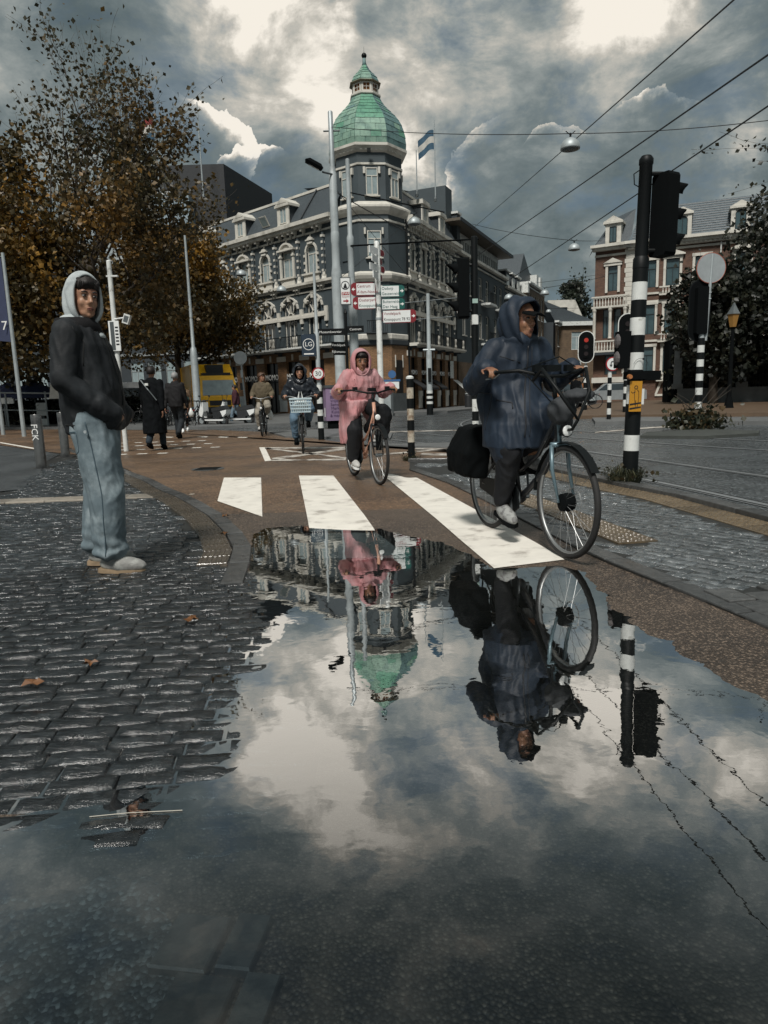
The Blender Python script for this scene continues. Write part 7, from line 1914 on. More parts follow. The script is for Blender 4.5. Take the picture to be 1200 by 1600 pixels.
def sleeves(m, J, r0, r1, r2, cuff=0.0):
    for q in 'LR':
        m.cap(J['s' + q], J['e' + q], r0, r1, 14)
        e = Vector(J['w' + q]); d = (e - Vector(J['e' + q])).normalized(); m.cap(J['e' + q], e + d * cuff, r1, r2, 14)
def shoe(t, a, toe, m_, sole_m, s=1.0, name='shoe'):
    a, toe = Vector(a), Vector(toe); d = (toe - a); f = Vector((d.x, d.y, d.z)).normalized(); up = Vector((0, 0, 1)); up = (up - f * up.dot(f)).normalized(); sd = f.cross(up)
    M_ = Matrix((f, -sd, up)).transposed().to_4x4(); M_.translation = a
    m = MB(M_); m.ell((.075 * s, 0, -.034 * s), (.145 * s, .050 * s, .052 * s), 14, 8); m.ell((.0, 0, -.015 * s), (.055 * s, .042 * s, .058 * s), 12, 8); m.ell((.06 * s, 0, -.01 * s), (.07 * s, .036 * s, .036 * s), 12, 8)
    me = remesh(m, .008, 1); o = mobj(name, me, m_, t)
    m = MB(M_); pr = [(-.068, -.028), (-.04, -.040), (.05, -.036), (.13, -.046), (.19, -.036), (.212, 0), (.19, .036), (.13, .046), (.05, .036), (-.04, .040), (-.068, .028)]
    m.loft([[(x * s, y * s * 1.05, z) for x, y in pr] for z in (-.085 * s, -.070 * s, -.060 * s)]); m.build('sole', sole_m, o, smooth=R(50))
    m = MB(M_)
    for k in range(4): m.path([((.05 + k * .026) * s, -.028 * s, (.008 - k * .008) * s), ((.055 + k * .026) * s, 0, (.020 - k * .009) * s), ((.05 + k * .026) * s, .028 * s, (.008 - k * .008) * s)], .003, 4)
    m.build('laces', sole_m, o)['kind'] = 'stuff'
    return o
from mathutils.bvhtree import BVHTree
def stitch(t, go, name, pts, nrm, r_, m_, mb=None):
    """a seam or edge laid on the cloth: points pushed onto the garment along nrm"""
    bv = BVHTree.FromPolygons([v.co for v in go.data.vertices], [tuple(p.vertices) for p in go.data.polygons])
    nrm = Vector(nrm).normalized(); P_ = [Vector(p) for p in pts]; q = []
    for a, b in zip(P_, P_[1:]):
        n = max(2, int((b - a).length / .02))
        q += [a.lerp(b, k / n) for k in range(n)]
    q.append(P_[-1]); out = []
    for p in q:
        h = bv.ray_cast(p + nrm * .6, -nrm, 1.2)
        if h[0] is not None: out.append(h[0] + nrm * r_ * .3)
    if len(out) > 2: MB().path(out, r_, 4).build(name, m_, go, smooth=True)
CL = lambda n, c, r=.75, b=.002, bs=90, **k: mat(n, c, r, bump=b, bscale=bs, **{**dict(spec=.22), **k})
DENIM = CL('blue_denim', (.125, .165, .185), .8, .0015, 260, c2=(.24, .29, .31), c2s=6, c2t=(.45, .7)); DENIMS = mat('denim_seam', (.05, .085, .105), .8)
JACK = CL('washed_black_jacket', (.012, .014, .016), .68, .0015, 60, c2=(.040, .046, .051), c2s=3, c2t=(.45, .8), spec=.25)
GREYH = CL('grey_hoodie', (.42, .46, .465), .85, .002, 220, c2=(.28, .31, .32), c2s=8)
CHARC = CL('corduroy_collar', (.008, .008, .009), .8); SHOEG = CL('grey_trainer', (.32, .33, .31), .6, .003, 60, c2=(.22, .22, .21), c2s=9); SOLEB = mat('tan_sole', (.26, .19, .12), .6, var=.3, scale=20)

# ---- the man in the white hood
t = root('person', (-1.745, 4.22, .018), 'man standing in a pale hood, dark jacket and baggy jeans, looking back at the camera', 'person', R(6))
J = dict(pel=(-.01, 0, .97), chest=(-.05, 0, 1.30), neck=(-.045, 0, 1.50), sL=(-.05, .19, 1.44), sR=(-.06, -.19, 1.44), eL=(-.07, .25, 1.16), eR=(-.085, -.255, 1.17), wL=(.06, .19, 1.02), wR=(.07, -.19, 1.03),
         hL=(-.02, .09, .93), hR=(.0, -.09, .93), kL=(-.04, .11, .50), kR=(.05, -.11, .50), aL=(-.10, .11, .09), aR=(.03, -.10, .085), tL=(.04, .15, .045), tR=(.17, -.13, .045))
J = {k: Vector(v) for k, v in J.items()}
H = headm((-.005, -.01, 1.655), R(-50), R(3), R(-3))
b = body(t, J, H, SKIN, .0075, [(J['wR'], (.8, .3, -.5), (0, .6, -.4), 1, .6), (J['wL'], (.8, -.3, -.5), (0, -.6, -.4), -1, .6)])
face(b, H, LIP); hair(b, H, HAIR, 1.03, front=.30, low=-.03)
m = MB(H)
for k in range(17):
    y = -.066 + k * .0083; q = .010 * math.sin(k * 2.3) + .006 * math.sin(k * 5.1); m.path([(.060, y * .85, .100), (.082 + q * .3, y * .85, .080), (.091 - abs(y) * .3, y * .85 - q * .4, .056), (.090 - abs(y) * .35, y * .82 + q * .5, .036 + q * .6)], [.010, .010, .008, .003], 5)
m.build('fringe', HAIR, b, smooth=True)
hood(t, H, (.121, .104, .146), 56, GREYH, drop=.05, back=.012, foldf=lambda p: .010 * math.sin((p.x * 1.1 + p.z * .25) * 62 + p.z * 8) * max(0, min(1, (.10 - p.z) * 6)) * (1 if p.x < .06 else .3), th=.012)
m = MB(); m.path([J['neck'] + Vector((-.02, 0, .02)), J['neck'] + Vector((.0, 0, -.10))], [.10, .15], 18); sd, fw, up = axes(J)
m.cap(H @ Vector((.03, 0, -.15)), J['neck'] + Vector((.09, -.01, -.16)), .05, .035); m.ell(J['neck'] + Vector((-.02, 0, .01)), (.105, .115, .06)); garment(t, 'hoodie_neck', m, GREYH, .009, 3, folds(.004, 20, 20, 12))
m = MB(); torso(m, J, [(-.20, .150, .185), (-.18, .162, .195), (-.06, .172, .205), (.25, .175, .212, .01), (.5, .170, .222), (.75, .158, .222, -.01), (.9, .135, .20, -.02), (1.0, .10, .12, -.02)]); sleeves(m, J, .080, .070, .056, .02)
for q, sg in (('L', 1), ('R', -1)): m.cap(J['w' + q], J['w' + q] + Vector((.07, -sg * .03, -.055)), .066, .055); m.cap(J['w' + q], Vector((.10, sg * .10, .96)), .07, .09)
jk = garment(t, 'jacket', m, JACK, .0085, 4, lambda p: folds(.013, 8, 8, 5, 3.1)(p) + folds(.003, 18, 18, 10, 1)(p))
SEAM = mat('dark_seam', (.004, .005, .005), .8, var=0)
stitch(t, jk, 'armhole_seam', [(-.01, 0, 1.47), (.03, 0, 1.38), (.02, 0, 1.25)], (0, -1, 0), .0035, SEAM); stitch(t, jk, 'hem_seam', [(-.14, 0, .915), (.0, 0, .91), (.12, 0, .93)], (0, -1, 0), .0035, SEAM); stitch(t, jk, 'yoke_seam', [(-.16, 0, 1.37), (-.06, 0, 1.35)], (-.3, -1, 0), .003, SEAM); stitch(t, jk, 'zip', [(.15, -.02, 1.42), (.20, -.02, 1.2), (.2, -.02, 1.02)], (1, -.25, 0), .006, SEAM)
m = MB(); m.loft([ering(J['neck'] + Vector((-.015, 0, z)), rx, ry, Vector((1, 0, 0)), Vector((0, 1, 0)), 20) for z, rx, ry in ((-.05, .145, .165), (.0, .130, .145), (.035, .118, .128), (.03, .108, .118), (-.02, .115, .13))]); m.build('collar', CHARC, t, smooth=True)
for z, x in ((.805, .02),): pass
MB().tube((.0, -.238, .875), (.0, -.247, .875), .009, n=10).build('button', GALV, t)
m = MB(); m.cap(J['hL'] + Vector((0, -.01, 0)), J['hR'] + Vector((0, .01, 0)), .145, .145, 16)
for q in 'LR': m.cap(J['h' + q] + Vector((0, 0, -.02)), J['k' + q], .132, .108, 16); m.cap(J['k' + q], J['a' + q] + Vector((.0, 0, .07)), .108, .092, 16); m.ell(J['a' + q] + Vector((.01, 0, .055)), (.108, .092, .045), 14, 8)
def jf(p): 
    a = folds(.022, 9, 9, 3.5, 1.7)(p) + folds(.006, 20, 20, 12, 2)(p) ; k = max(0, .30 - p.z) / .30
    return a * (.55 + .6 * k) + .012 * k * math.sin(p.z * 75 + p.x * 18 + p.y * 9)
tj = garment(t, 'jeans', m, DENIM, .0095, 3, jf)
stitch(t, tj, 'side_seam', [(.0, 0, .93), (.03, 0, .70), (.05, 0, .50), (.04, 0, .30), (.03, 0, .12)], (0, -1, 0), .0032, DENIMS)
for dz in (0, .006): stitch(t, tj, 'pocket_seam', [(-.11, 0, .87 - dz), (-.01, 0, .875 - dz), (-.005, 0, .76), (-.055, 0, .73), (-.108, 0, .765), (-.11, 0, .87 - dz)], (-.32, -1, 0), .0028, DENIMS)
for q, nm in (('L', 0), ('R', 1)): shoe(t, J['a' + q] + Vector((.0, 0, .0)), J['a' + q] + Vector((.15, -.01 if q == 'R' else .02, -.012)), SHOEG, SOLEB, 1.02)

# ---- riders
def rider(loc, az, label, s, hz, bz, skin, look=(0, 0), vox=.009, handc=1.0, bx=.14, bw=.30, lean=0.0):
    t = root('person', loc, label, 'person', az)
    z = lambda v: .90 + (v - .90) * (hz - .90) / .66
    J = dict(pel=(-.24, 0, .98), chest=(-.15 + lean, 0, z(1.27)), neck=(-.09 + lean, 0, z(1.41)), sL=(-.11 + lean, .165 * s, z(1.36)), sR=(-.11 + lean, -.165 * s, z(1.36)), wL=(bx - .055, bw + .005, bz + .035), wR=(bx - .055, -bw - .005, bz + .035),
             hL=(-.22, .09, .96), hR=(-.22, -.09, .96), aL=(-.155, .125, .58), aR=(-.075, -.125, .245), tL=(-.01, .13, .505), tR=(.07, -.13, .175))
    J = {k: Vector(v) for k, v in J.items()}
    for q, sg in (('L', 1), ('R', -1)):
        J['e' + q] = ik(J['s' + q], J['w' + q], .27 * s, .24 * s, (-.35, sg * .45, -.8)); J['k' + q] = ik(J['h' + q], J['a' + q], .43 * s, .42 * s, (1, sg * .15, .2))
    H = headm((-.055 + lean, 0, hz), look[0], look[1])
    return t, J, H
def riderbody(t, J, H, skin, vox):
    return body(t, J, H, skin, vox, [(J['wR'], (1, -.02, -.10), (0, -.05, -1), -1, handc_), (J['wL'], (1, .02, -.10), (0, .05, -1), 1, handc_)], .97)
handc_ = 1.0
RAINB = CL('wet_blue_raincoat', (.010, .018, .031), .60, .001, 60, c2=(.014, .024, .040), c2s=9, coat=.0, spec=.35); BLKT = CL('black_trousers', (.010, .011, .013), .7)
PINK = CL('pink_raincoat', (.42, .235, .245), .6, .003, 40, c2=(.46, .21, .22), c2s=4, coat=.0)
FR1 = mat('teal_grey_frame', (.11, .165, .19), .35, .3, var=.1); FR2 = mat('peach_frame', (.50, .27, .19), .35, var=.1); FRB = mat('black_frame', (.012, .013, .015), .3)
# rider in blue
C1, A1_ = (.975, 4.675, .016), math.atan2(4.11 - 5.24, 1.14 - .81)
bk = make_bike('bicycle', C1, A1_, 'black and grey-blue electric bicycle with panniers, nearest of the ridden bicycles', FRB, 1.15, .14, .31, 2, FR1)
MB().tube((.52, -.05, .35), (.58, .05, .35), .0, n=3) if 0 else None
MB().lathe([(.02, -.045), (.055, -.035), (.06, 0), (.055, .035), (.02, .045)], 16).build('hub_motor', BLACKM, bk, (.55, 0, .35)).rotation_euler = (PI / 2, 0, 0)
m = MB(); m.torus((.55, .05, .35), (0, 1, 0), .085, .004, 24, 4); m.build('brake_disc', CHROME, bk)
for s in (-1, 1):
    m = MB(); m.loft([[(x - .02 * (s < 0), s * y, z) for x, y, z in ((-.72, .10, .42), (-.36, .10, .40), (-.36, .27, .42), (-.72, .27, .44))], [(x, s * y, z) for x, y, z in ((-.74, .08, .60), (-.34, .08, .60), (-.34, .29, .60), (-.74, .29, .60))], [(x, s * y, z) for x, y, z in ((-.70, .07, .80), (-.36, .07, .80), (-.38, .20, .78), (-.68, .20, .78))]])
    garment(bk, 'pannier', m, BLACKM, .016, 3, folds(.012, 9, 9, 6, s))
m = MB(); m.path([(.36, -.13, 1.10), (.50, -.15, 1.16), (.62, -.10, 1.02), (.66, 0, .86), (.62, .10, 1.02), (.50, .15, 1.16), (.36, .13, 1.10)], .012, 8); m.path([(.46, 0, .78), (.60, 0, .80), (.66, 0, .86)], .010, 6); m.build('front_carrier', BLACK, bk, smooth=True)
m = MB(); m.ell((.48, 0, .91), (.07, .09, .08), 12, 8); m.ell((.54, .08, 1.0), (.09, .10, .035), 10, 6); garment(bk, 'rolled_cloth', m, mat('dark_cloth', (.030, .034, .038), .8), .014, 1, folds(.02, 14, 14, 10))
m = MB(); m.cbox((.35, 0, 1.17), (.07, .10, .04)); m.cbox((.37, -.11, 1.17), (.04, .05, .04)); m.cbox((.37, .11, 1.17), (.04, .05, .04)); m.build('handlebar_controls', BLACK, bk)
m = MB(); m.path([(.30, -.22, 1.16), (.42, -.2, 1.12), (.46, -.05, .95)], .004, 5); m.path([(.30, .22, 1.16), (.44, .2, 1.13), (.47, .04, .92)], .004, 5); m.path([(.3, .2, 1.18), (.36, .05, 1.24), (.33, -.18, 1.17)], .004, 5); m.build('cable', BLACK, bk)
t, J, H = rider(C1, A1_, 'woman in a hooded dark blue raincoat riding the nearest bicycle', 1.0, 1.505, 1.15, SKINW, (R(22), R(2)), bw=.31)
b = riderbody(t, J, H, SKINW, .0075); face(b, H, LIPD)
bf = lambda p: folds(.014, 9, 9, 2.6, 8.2)(p) + folds(.004, 16, 16, 6, 2)(p)
hood(t, H, (.140, .125, .150), lambda ph: 60 if math.cos(ph) > 0 else 56, RAINB, drop=.07, back=.03, peak=.055, foldf=lambda p: .008 * math.sin(p.x * 70 + p.z * 30) + .006 * noise.noise(p * 14), th=.012)
m = MB(H); m.loft([[(.075, y, .055 - abs(y) * .3) for y in (-.075, -.03, .03, .075)] + [(.07, y, .068 - abs(y) * .3) for y in (.075, .03, -.03, -.075)], [(.16, y * .75, .038 - abs(y) * .35) for y in (-.075, -.03, .03, .075)] + [(.16, y * .75, .046 - abs(y) * .35) for y in (.075, .03, -.03, -.075)]]); m.build('cap_peak', BLACKM, t, smooth=R(40))
m = MB(); torso(m, J, [(-.12, .19, .20), (.1, .19, .205), (.35, .18, .205), (.6, .175, .210), (.8, .155, .200), (.95, .12, .15), (1.1, .09, .10)]); sleeves(m, J, .080, .078, .066, -.01)
for q, sg in (('L', 1), ('R', -1)):
    k = J['k' + q]; m.cap(J['h' + q] + Vector((0, sg * .02, .02)), k + Vector((-.05, 0, -.0)), .13, .11, 14)
kk = J['kR']; m.loft([ering((-.17, 0, 1.14), .165, .175, Vector((1, 0, 0)), Vector((0, 1, 0))), ering((-.13, 0, .97), .20, .205, Vector((1, 0, 0)), Vector((0, 1, 0))), ering((-.07, -.02, .82), .235, .235, Vector((1, 0, 0)), Vector((0, 1, 0))), ering((-.04, -.06, .66), .215, .21, Vector((1, 0, 0)), Vector((0, 1, 0)))])
m.cap(J['neck'] + Vector((.05, 0, .0)), J['chest'] + Vector((.10, 0, .03)), .075, .06); m.ell(J['neck'] + Vector((0, 0, .01)), (.12, .14, .06))
rc = garment(t, 'raincoat', m, RAINB, .0085, 5, bf)
DK = mat('coat_seam', (.004, .006, .010), .6, var=0)
stitch(t, rc, 'placket', [(0, .02, 1.33), (0, .0, 1.1), (0, -.04, .9), (0, -.07, .72)], (1, -.1, .1), .006, DK); stitch(t, rc, 'placket_edge', [(0, .055, 1.33), (0, .035, 1.1), (0, -.005, .9), (0, -.035, .72)], (1, -.1, .1), .003, DK)
stitch(t, rc, 'yoke_seam', [(0, -.17, 1.27), (0, -.04, 1.22)], (1, 0, .1), .003, DK); stitch(t, rc, 'pocket_flap', [(0, -.20, .98), (0, -.10, .96), (0, -.10, .92)], (1, -.3, 0), .005, DK); stitch(t, rc, 'side_seam', [(-.12, 0, 1.12), (-.10, 0, .78)], (.1, -1, 0), .003, DK)
for s in (-1, 1):
    w_ = J['w' + ('L' if s > 0 else 'R')]
m = MB()
for q in 'LR': m.cap(J['h' + q], J['k' + q], .10, .082, 12); m.cap(J['k' + q], J['a' + q] + Vector((-.01, 0, .04)), .085, .062, 12)
garment(t, 'trousers', m, BLKT, .012, 2, folds(.010, 9, 9, 6, 2))
for q in 'LR': shoe(t, J['a' + q], J['a' + q] + Vector((.14, 0, -.035)), CL('pale_trainer', (.30, .31, .30), .6, .003, 50, c2=(.15, .15, .15), c2s=25), BLACKM, .98)
# rider in pink
C2, A2_ = (-.21, 8.50, .012), math.atan2(-.92, .30)
bk = make_bike('bicycle', C2, A2_, 'bicycle with a peach coloured frame ridden by the woman in pink', FR2, 1.10, .14, .33, 2, FRB)
m = MB(); m.cbox((.35, 0, 1.11), (.06, .09, .04)); m.cbox((.33, -.2, 1.12), (.05, .05, .05)); m.cbox((.33, .2, 1.12), (.05, .05, .05)); m.build('handlebar_controls', BLACK, bk)
MB().cbox((.56, 0, .50), (.05, .06, .18)).build('wheel_lock', BLACKM, bk)
t, J, H = rider(C2, A2_, 'woman in a pink hooded raincoat riding over the zebra crossing', .94, 1.455, 1.10, SKIN, (R(-4), R(4)), bw=.33)
b = riderbody(t, J, H, SKINW, .0085); face(b, H, LIP); hair(b, H, HAIR, 1.05, front=.28)
hood(t, H, (.135, .122, .150), lambda ph: 56 if math.cos(ph) > 0 else 52, PINK, drop=.07, back=.03, peak=.03, foldf=lambda p: .007 * math.sin(p.x * 60 + p.z * 25) + .005 * noise.noise(p * 12), th=.012)
m = MB(); torso(m, J, [(-.15, .17, .185), (.1, .175, .195), (.4, .175, .205), (.65, .165, .205), (.85, .14, .18), (1.0, .10, .12), (1.15, .08, .09)]); sleeves(m, J, .082, .074, .058, -.01); m.ell(J['neck'] + Vector((0, 0, .01)), (.11, .13, .06))
X1, Y1 = Vector((1, 0, 0)), Vector((0, 1, 0))
m.loft([ering((-.18, -.06, .98), .22, .20, X1, Y1), ering((-.14, -.15, .80), .20, .11, X1, Y1), ering((-.16, -.20, .62), .17, .07, X1, Y1), ering((-.18, -.22, .46), .12, .035, X1, Y1)])
m.cap(J['hR'] + Vector((0, -.03, 0)), J['kR'] + Vector((-.10, -.03, -.03)), .13, .09); m.loft([ering((-.2, .10, .96), .18, .13, X1, Y1), ering((-.22, .17, .74), .14, .06, X1, Y1), ering((-.24, .18, .58), .09, .03, X1, Y1)])
garment(t, 'raincoat', m, PINK, .010, 2, lambda p: folds(.020, 10, 10, 3, 4.4)(p) + folds(.006, 17, 17, 7, 1)(p))
m = MB()
for k in range(9): m.ell((.045 - k * .012, -.12 - k * .006, 1.24 - k * .07), .006, 6, 4)
m.build('snap_fasteners', REDP, t)['kind'] = 'stuff'
m = MB()
for q in 'LR': m.cap(J['h' + q] + Vector((0, 0, -.01)), J['k' + q], .108, .095, 12); m.cap(J['k' + q], J['a' + q] + Vector((-.01, 0, .05)), .10, .085, 12)
m.cap(J['kL'] + Vector((0, .02, 0)), J['kL'] + Vector((-.05, .03, -.22)), .12, .10); m.ell(J['kL'] + Vector((-.08, .05, -.05)), (.12, .13, .12))
garment(t, 'trousers', m, BLKT, .012, 2, folds(.012, 8, 8, 6, 5))
for q in 'LR': shoe(t, J['a' + q], J['a' + q] + Vector((.14, 0, -.02)), mat('white_trainer', (.42, .42, .40), .6, var=.2), SIGNW, .92)
# rider in the black padded jacket
C3, A3_ = (-1.555, 13.45, .012), R(-84)
bk = make_bike('bicycle', C3, A3_, 'bicycle with a pale blue basket ridden by the hooded rider in black', FRB, 1.06, .14, .28, 1, CHROME, CHROME)
BSK = mat('pale_blue_basket', (.42, .52, .56), .6); m = MB()
for z in (0, .06, .12, .18, .24):
    q = 1 - (.24 - z) * .5; m.path([(.64 + .13 * q, .20 * q, .78 + z), (.64 + .13 * q, -.20 * q, .78 + z), (.64 - .13 * q, -.20 * q, .78 + z), (.64 - .13 * q, .20 * q, .78 + z)], .012 if z < .24 else .02, 5, closed=True)
for k in range(-5, 6): m.tube((.64 + .115, .033 * k, .78), (.64 + .13, .038 * k, 1.02), .008, n=4)
for k in range(-3, 4): m.tube((.64 + .033 * k, -.175, .78), (.64 + .04 * k, -.20, 1.02), .008, n=4); m.tube((.64 + .033 * k, .175, .78), (.64 + .04 * k, .20, 1.02), .008, n=4)
m.box(.55, -.16, .77, .75, .16, .785); m.build('basket', BSK, bk)['kind'] = 'stuff'
bg_ = root('shopping_bag', (C3[0] + .64 * math.cos(A3_), C3[1] + .64 * math.sin(A3_), .80), 'white carrier bag standing in the bicycle basket', 'bag', A3_)
m = MB(); m.loft([ering((0, 0, z), rx, ry, X1, Y1) for z, rx, ry in ((0, .08, .13), (.12, .09, .14), (.2, .06, .10))]); m.build('bag_body', PWHITE, bg_, smooth=True)
for s in (-1, 1): MB().path([(.04, s * .04, .18), (.0, s * .02, .36), (.05, s * .06, .18)], .010, 5).build('bag_handle', PWHITE, bg_)
def simple_rider(C, A, lab, hz, bz, top, tr_, shoe_m, skin, hd=None, look=(0, 0), hr=None, puff=.0, bw=.28):
    t, J, H = rider(C, A, lab, 1.0, hz, bz, skin, look, bw=bw)
    b = body(t, J, H, skin, .013, [(J['wR'], (1, -.02, -.10), (0, -.05, -1), -1, 1.0), (J['wL'], (1, .02, -.10), (0, .05, -1), 1, 1.0)], .97); face(b, H, LIP)
    if hr: hair(b, H, hr, 1.06)
    m = MB(); torso(m, J, [(-.10, .19, .21 + puff), (.1, .20, .22 + puff), (.4, .20, .235 + puff), (.65, .18, .23 + puff), (.85, .14, .19), (1.0, .10, .12), (1.1, .07, .08)]); sleeves(m, J, .085 + puff, .08 + puff, .058, -.02)
    garment(t, 'jacket', m, top, .016, 2, folds(.018 + puff * .3, 8, 8, 9 if puff else 6, hz))
    m = MB()
    for q in 'LR': m.cap(J['h' + q], J['k' + q], .115, .095, 12); m.cap(J['k' + q], J['a' + q] + Vector((-.01, 0, .05)), .095, .08, 12)
    garment(t, 'trousers', m, tr_, .016, 2, folds(.014, 8, 8, 6, bz))
    for q in 'LR': shoe(t, J['a' + q], J['a' + q] + Vector((.14, 0, -.02)), shoe_m, BLACKM, .98)
    if hd: hood(t, H, (.150, .140, .165), 50, hd, drop=.09, back=.03, peak=.02, foldf=lambda p: .010 * math.sin(p.z * 40 + p.x * 30), th=.015)
    return t, J, H
PUFF = CL('black_puffer', (.016, .020, .026), .45, .004, 25, coat=.2)
simple_rider(C3, A3_, 'rider in a black padded hooded jacket and blue jeans coming towards the camera', 1.52, 1.06, PUFF, CL('mid_denim', (.10, .16, .22), .8), BLACKM, SKIN, PUFF, hr=HAIR, puff=.02)
C4, A4_ = (-3.42, 19.95, .012), R(-86)
make_bike('bicycle', C4, A4_, 'black bicycle ridden by the man in the brown jacket, farthest of the four riders', FRB, 1.08, .14, .27, 1, None, CHROME)
simple_rider(C4, A4_, 'bearded man in a brown jacket and pale trousers, farthest of the four riders', 1.66, 1.08, CL('brown_jacket', (.115, .095, .062), .8, c2=(.08, .065, .045)), CL('beige_trousers', (.26, .24, .20), .8), mat('white_trainer', (1, 1, 1)), SKIN, None, (R(55), 0), HAIRB, bw=.27)
t = root('shopping_bag', (-3.22, 20.0, .45), 'white plastic bag hanging beside the farthest rider', 'bag'); m = MB(); m.loft([ering((0, 0, z), rx, ry, X1, Y1, 10) for z, rx, ry in ((0, .05, .04), (.1, .09, .06), (.22, .06, .04), (.32, .01, .01))]); m.build('bag_body', PWHITE, t, smooth=True)
# walkers
def walker(loc, az, lab, h, top, tr_, hr, coat=0.0, stride=.22, skin=SKIN, bag=None, tr_r=.085, vox=.018, bald=False, phase=1, tw=0.0, arm=.16):
    t = root('person', loc, lab, 'person', az); s = h / 1.76
    J = dict(pel=(0, 0, .95), chest=(.01, 0, 1.28), neck=(.02, 0, 1.48), sL=(0, .19, 1.43), sR=(0, -.19, 1.43), wL=(arm * phase, .25, .84), wR=(-arm * phase, -.25, .84), hL=(0, .09, .92), hR=(0, -.09, .92),
             aL=(-stride * phase, .08, .12 + (.06 if phase > 0 else 0)), aR=(stride * phase, -.08, .12 + (.06 if phase < 0 else 0)))
    J = {k: Vector(v) * s for k, v in J.items()}
    for q, sg in (('L', 1), ('R', -1)):
        J['e' + q] = ik(J['s' + q], J['w' + q], .30 * s, .29 * s, (-1, sg * .3, 0)); J['k' + q] = ik(J['h' + q], J['a' + q], .43 * s, .42 * s, (1, 0, 0)); J['t' + q] = J['a' + q] + Vector((.13, 0, -.05)) * s
    H = headm(Vector((.04, 0, 1.64)) * s, tw)
    b = body(t, J, H, skin, .014, [(J['wR'], (.1, 0, -1), (0, 1, 0), 1, .5), (J['wL'], (.1, 0, -1), (0, -1, 0), -1, .5)], s)
    face(b, H, LIP)
    if not bald: hair(b, H, hr, 1.08, low=-.07)
    m = MB(); torso(m, J, [(-.18, .17, .20), (.1, .18, .205), (.4, .18, .215), (.65, .165, .215), (.85, .14, .20), (1.0, .11, .13), (1.1, .07, .08)]); sleeves(m, J, .078, .068, .05, -.03)
    if coat: m.loft([ering(Vector((0, 0, z)) * s, rx, ry, X1, Y1) for z, rx, ry in ((1.05, .17, .20), (.8, .21, .23), (.5, .24, .25), (coat, .25, .26))])
    garment(t, 'coat' if coat else 'jacket', m, top, vox, 2, folds(.016, 7, 7, 5, h * 3))
    m = MB()
    for q in 'LR': m.cap(J['h' + q], J['k' + q], tr_r + .02, tr_r, 12); m.cap(J['k' + q], J['a' + q] + Vector((0, 0, .02)), tr_r, tr_r * .8, 12)
    garment(t, 'trousers', m, tr_, vox, 2, folds(.010, 8, 8, 6, h))
    for q in 'LR': shoe(t, J['a' + q], J['t' + q], BLACKM if bag is None else SIGNW, BLACKM if bag is None else SIGNW, .98 * s)
    return t, J, H
BCOAT = CL('black_coat', (.004, .005, .006), .85, spec=.1)
t, J, H = walker((-4.95, 15.0, .012), R(88), 'person in a long black coat walking away, nearest of the walkers', 1.80, BCOAT, CL('dark_blue_jeans', (.02, .03, .04), .8), HAIR, coat=.36, stride=.20)
MB().path([J['sL'] + Vector((-.08, 0, .05)), (-.20, 0, 1.30), (-.20, -.16, 1.08)], .015, 5).build('bag_strap', GALVD, t); MB().cbox((-.20, .03, 1.42), (.03, .07, .05)).build('strap_buckle', PWHITE, t)
walker((-5.72, 19.3, .012), R(85), 'grey-haired man in a dark jacket walking away beside the long black coat', 1.84, CL('dark_grey_jacket', (.012, .012, .013), .8), CL('dark_trousers', (.018, .022, .026), .8), mat('grey_hair', (.25, .25, .25), .6), phase=-1, stride=.18)
bg_ = root('shopping_bag', (-5.28, 19.15, .62), 'small white bag carried by the grey-haired walker', 'bag'); m = MB(); m.loft([ering((0, 0, z), rx, ry, X1, Y1, 10) for z, rx, ry in ((0, .05, .04), (.1, .08, .06), (.25, .01, .01))]); m.build('bag_body', PWHITE, bg_, smooth=True)
t, J, H = walker((-6.75, 23.6, .012), R(-75), 'woman in brown with a dark green shoulder bag, black leggings and white trainers', 1.66, CL('brown_top', (.10, .065, .04), .8), BLKT, HAIRB, tr_r=.055, bag=1, stride=.1)
m = MB(); m.ell((.16, .05, 1.12), (.09, .17, .10), 10, 8); garment(t, 'shoulder_bag', m, mat('dark_green_leather', (.015, .04, .035), .5), .02, 1, folds(.02))
MB().path([(.14, .12, 1.18), (.05, .16, 1.42), (-.05, .05, 1.45)], .015, 5).build('bag_strap', mat('tan_leather', (.2, .12, .05), .6), t)
walker((-6.6, 31.5, .012), R(200), 'person in a dark maroon top and jeans under the shop windows', 1.70, CL('maroon_top', (.05, .018, .025), .8), CL('light_denim', (.13, .18, .22), .8), HAIR, stride=.25)
walker((9.9, 35.0, .02), R(60), 'dark-clothed distant person waiting at the tram stop behind the handlebar', 1.72, BCOAT, BCOAT, HAIR, stride=.08)

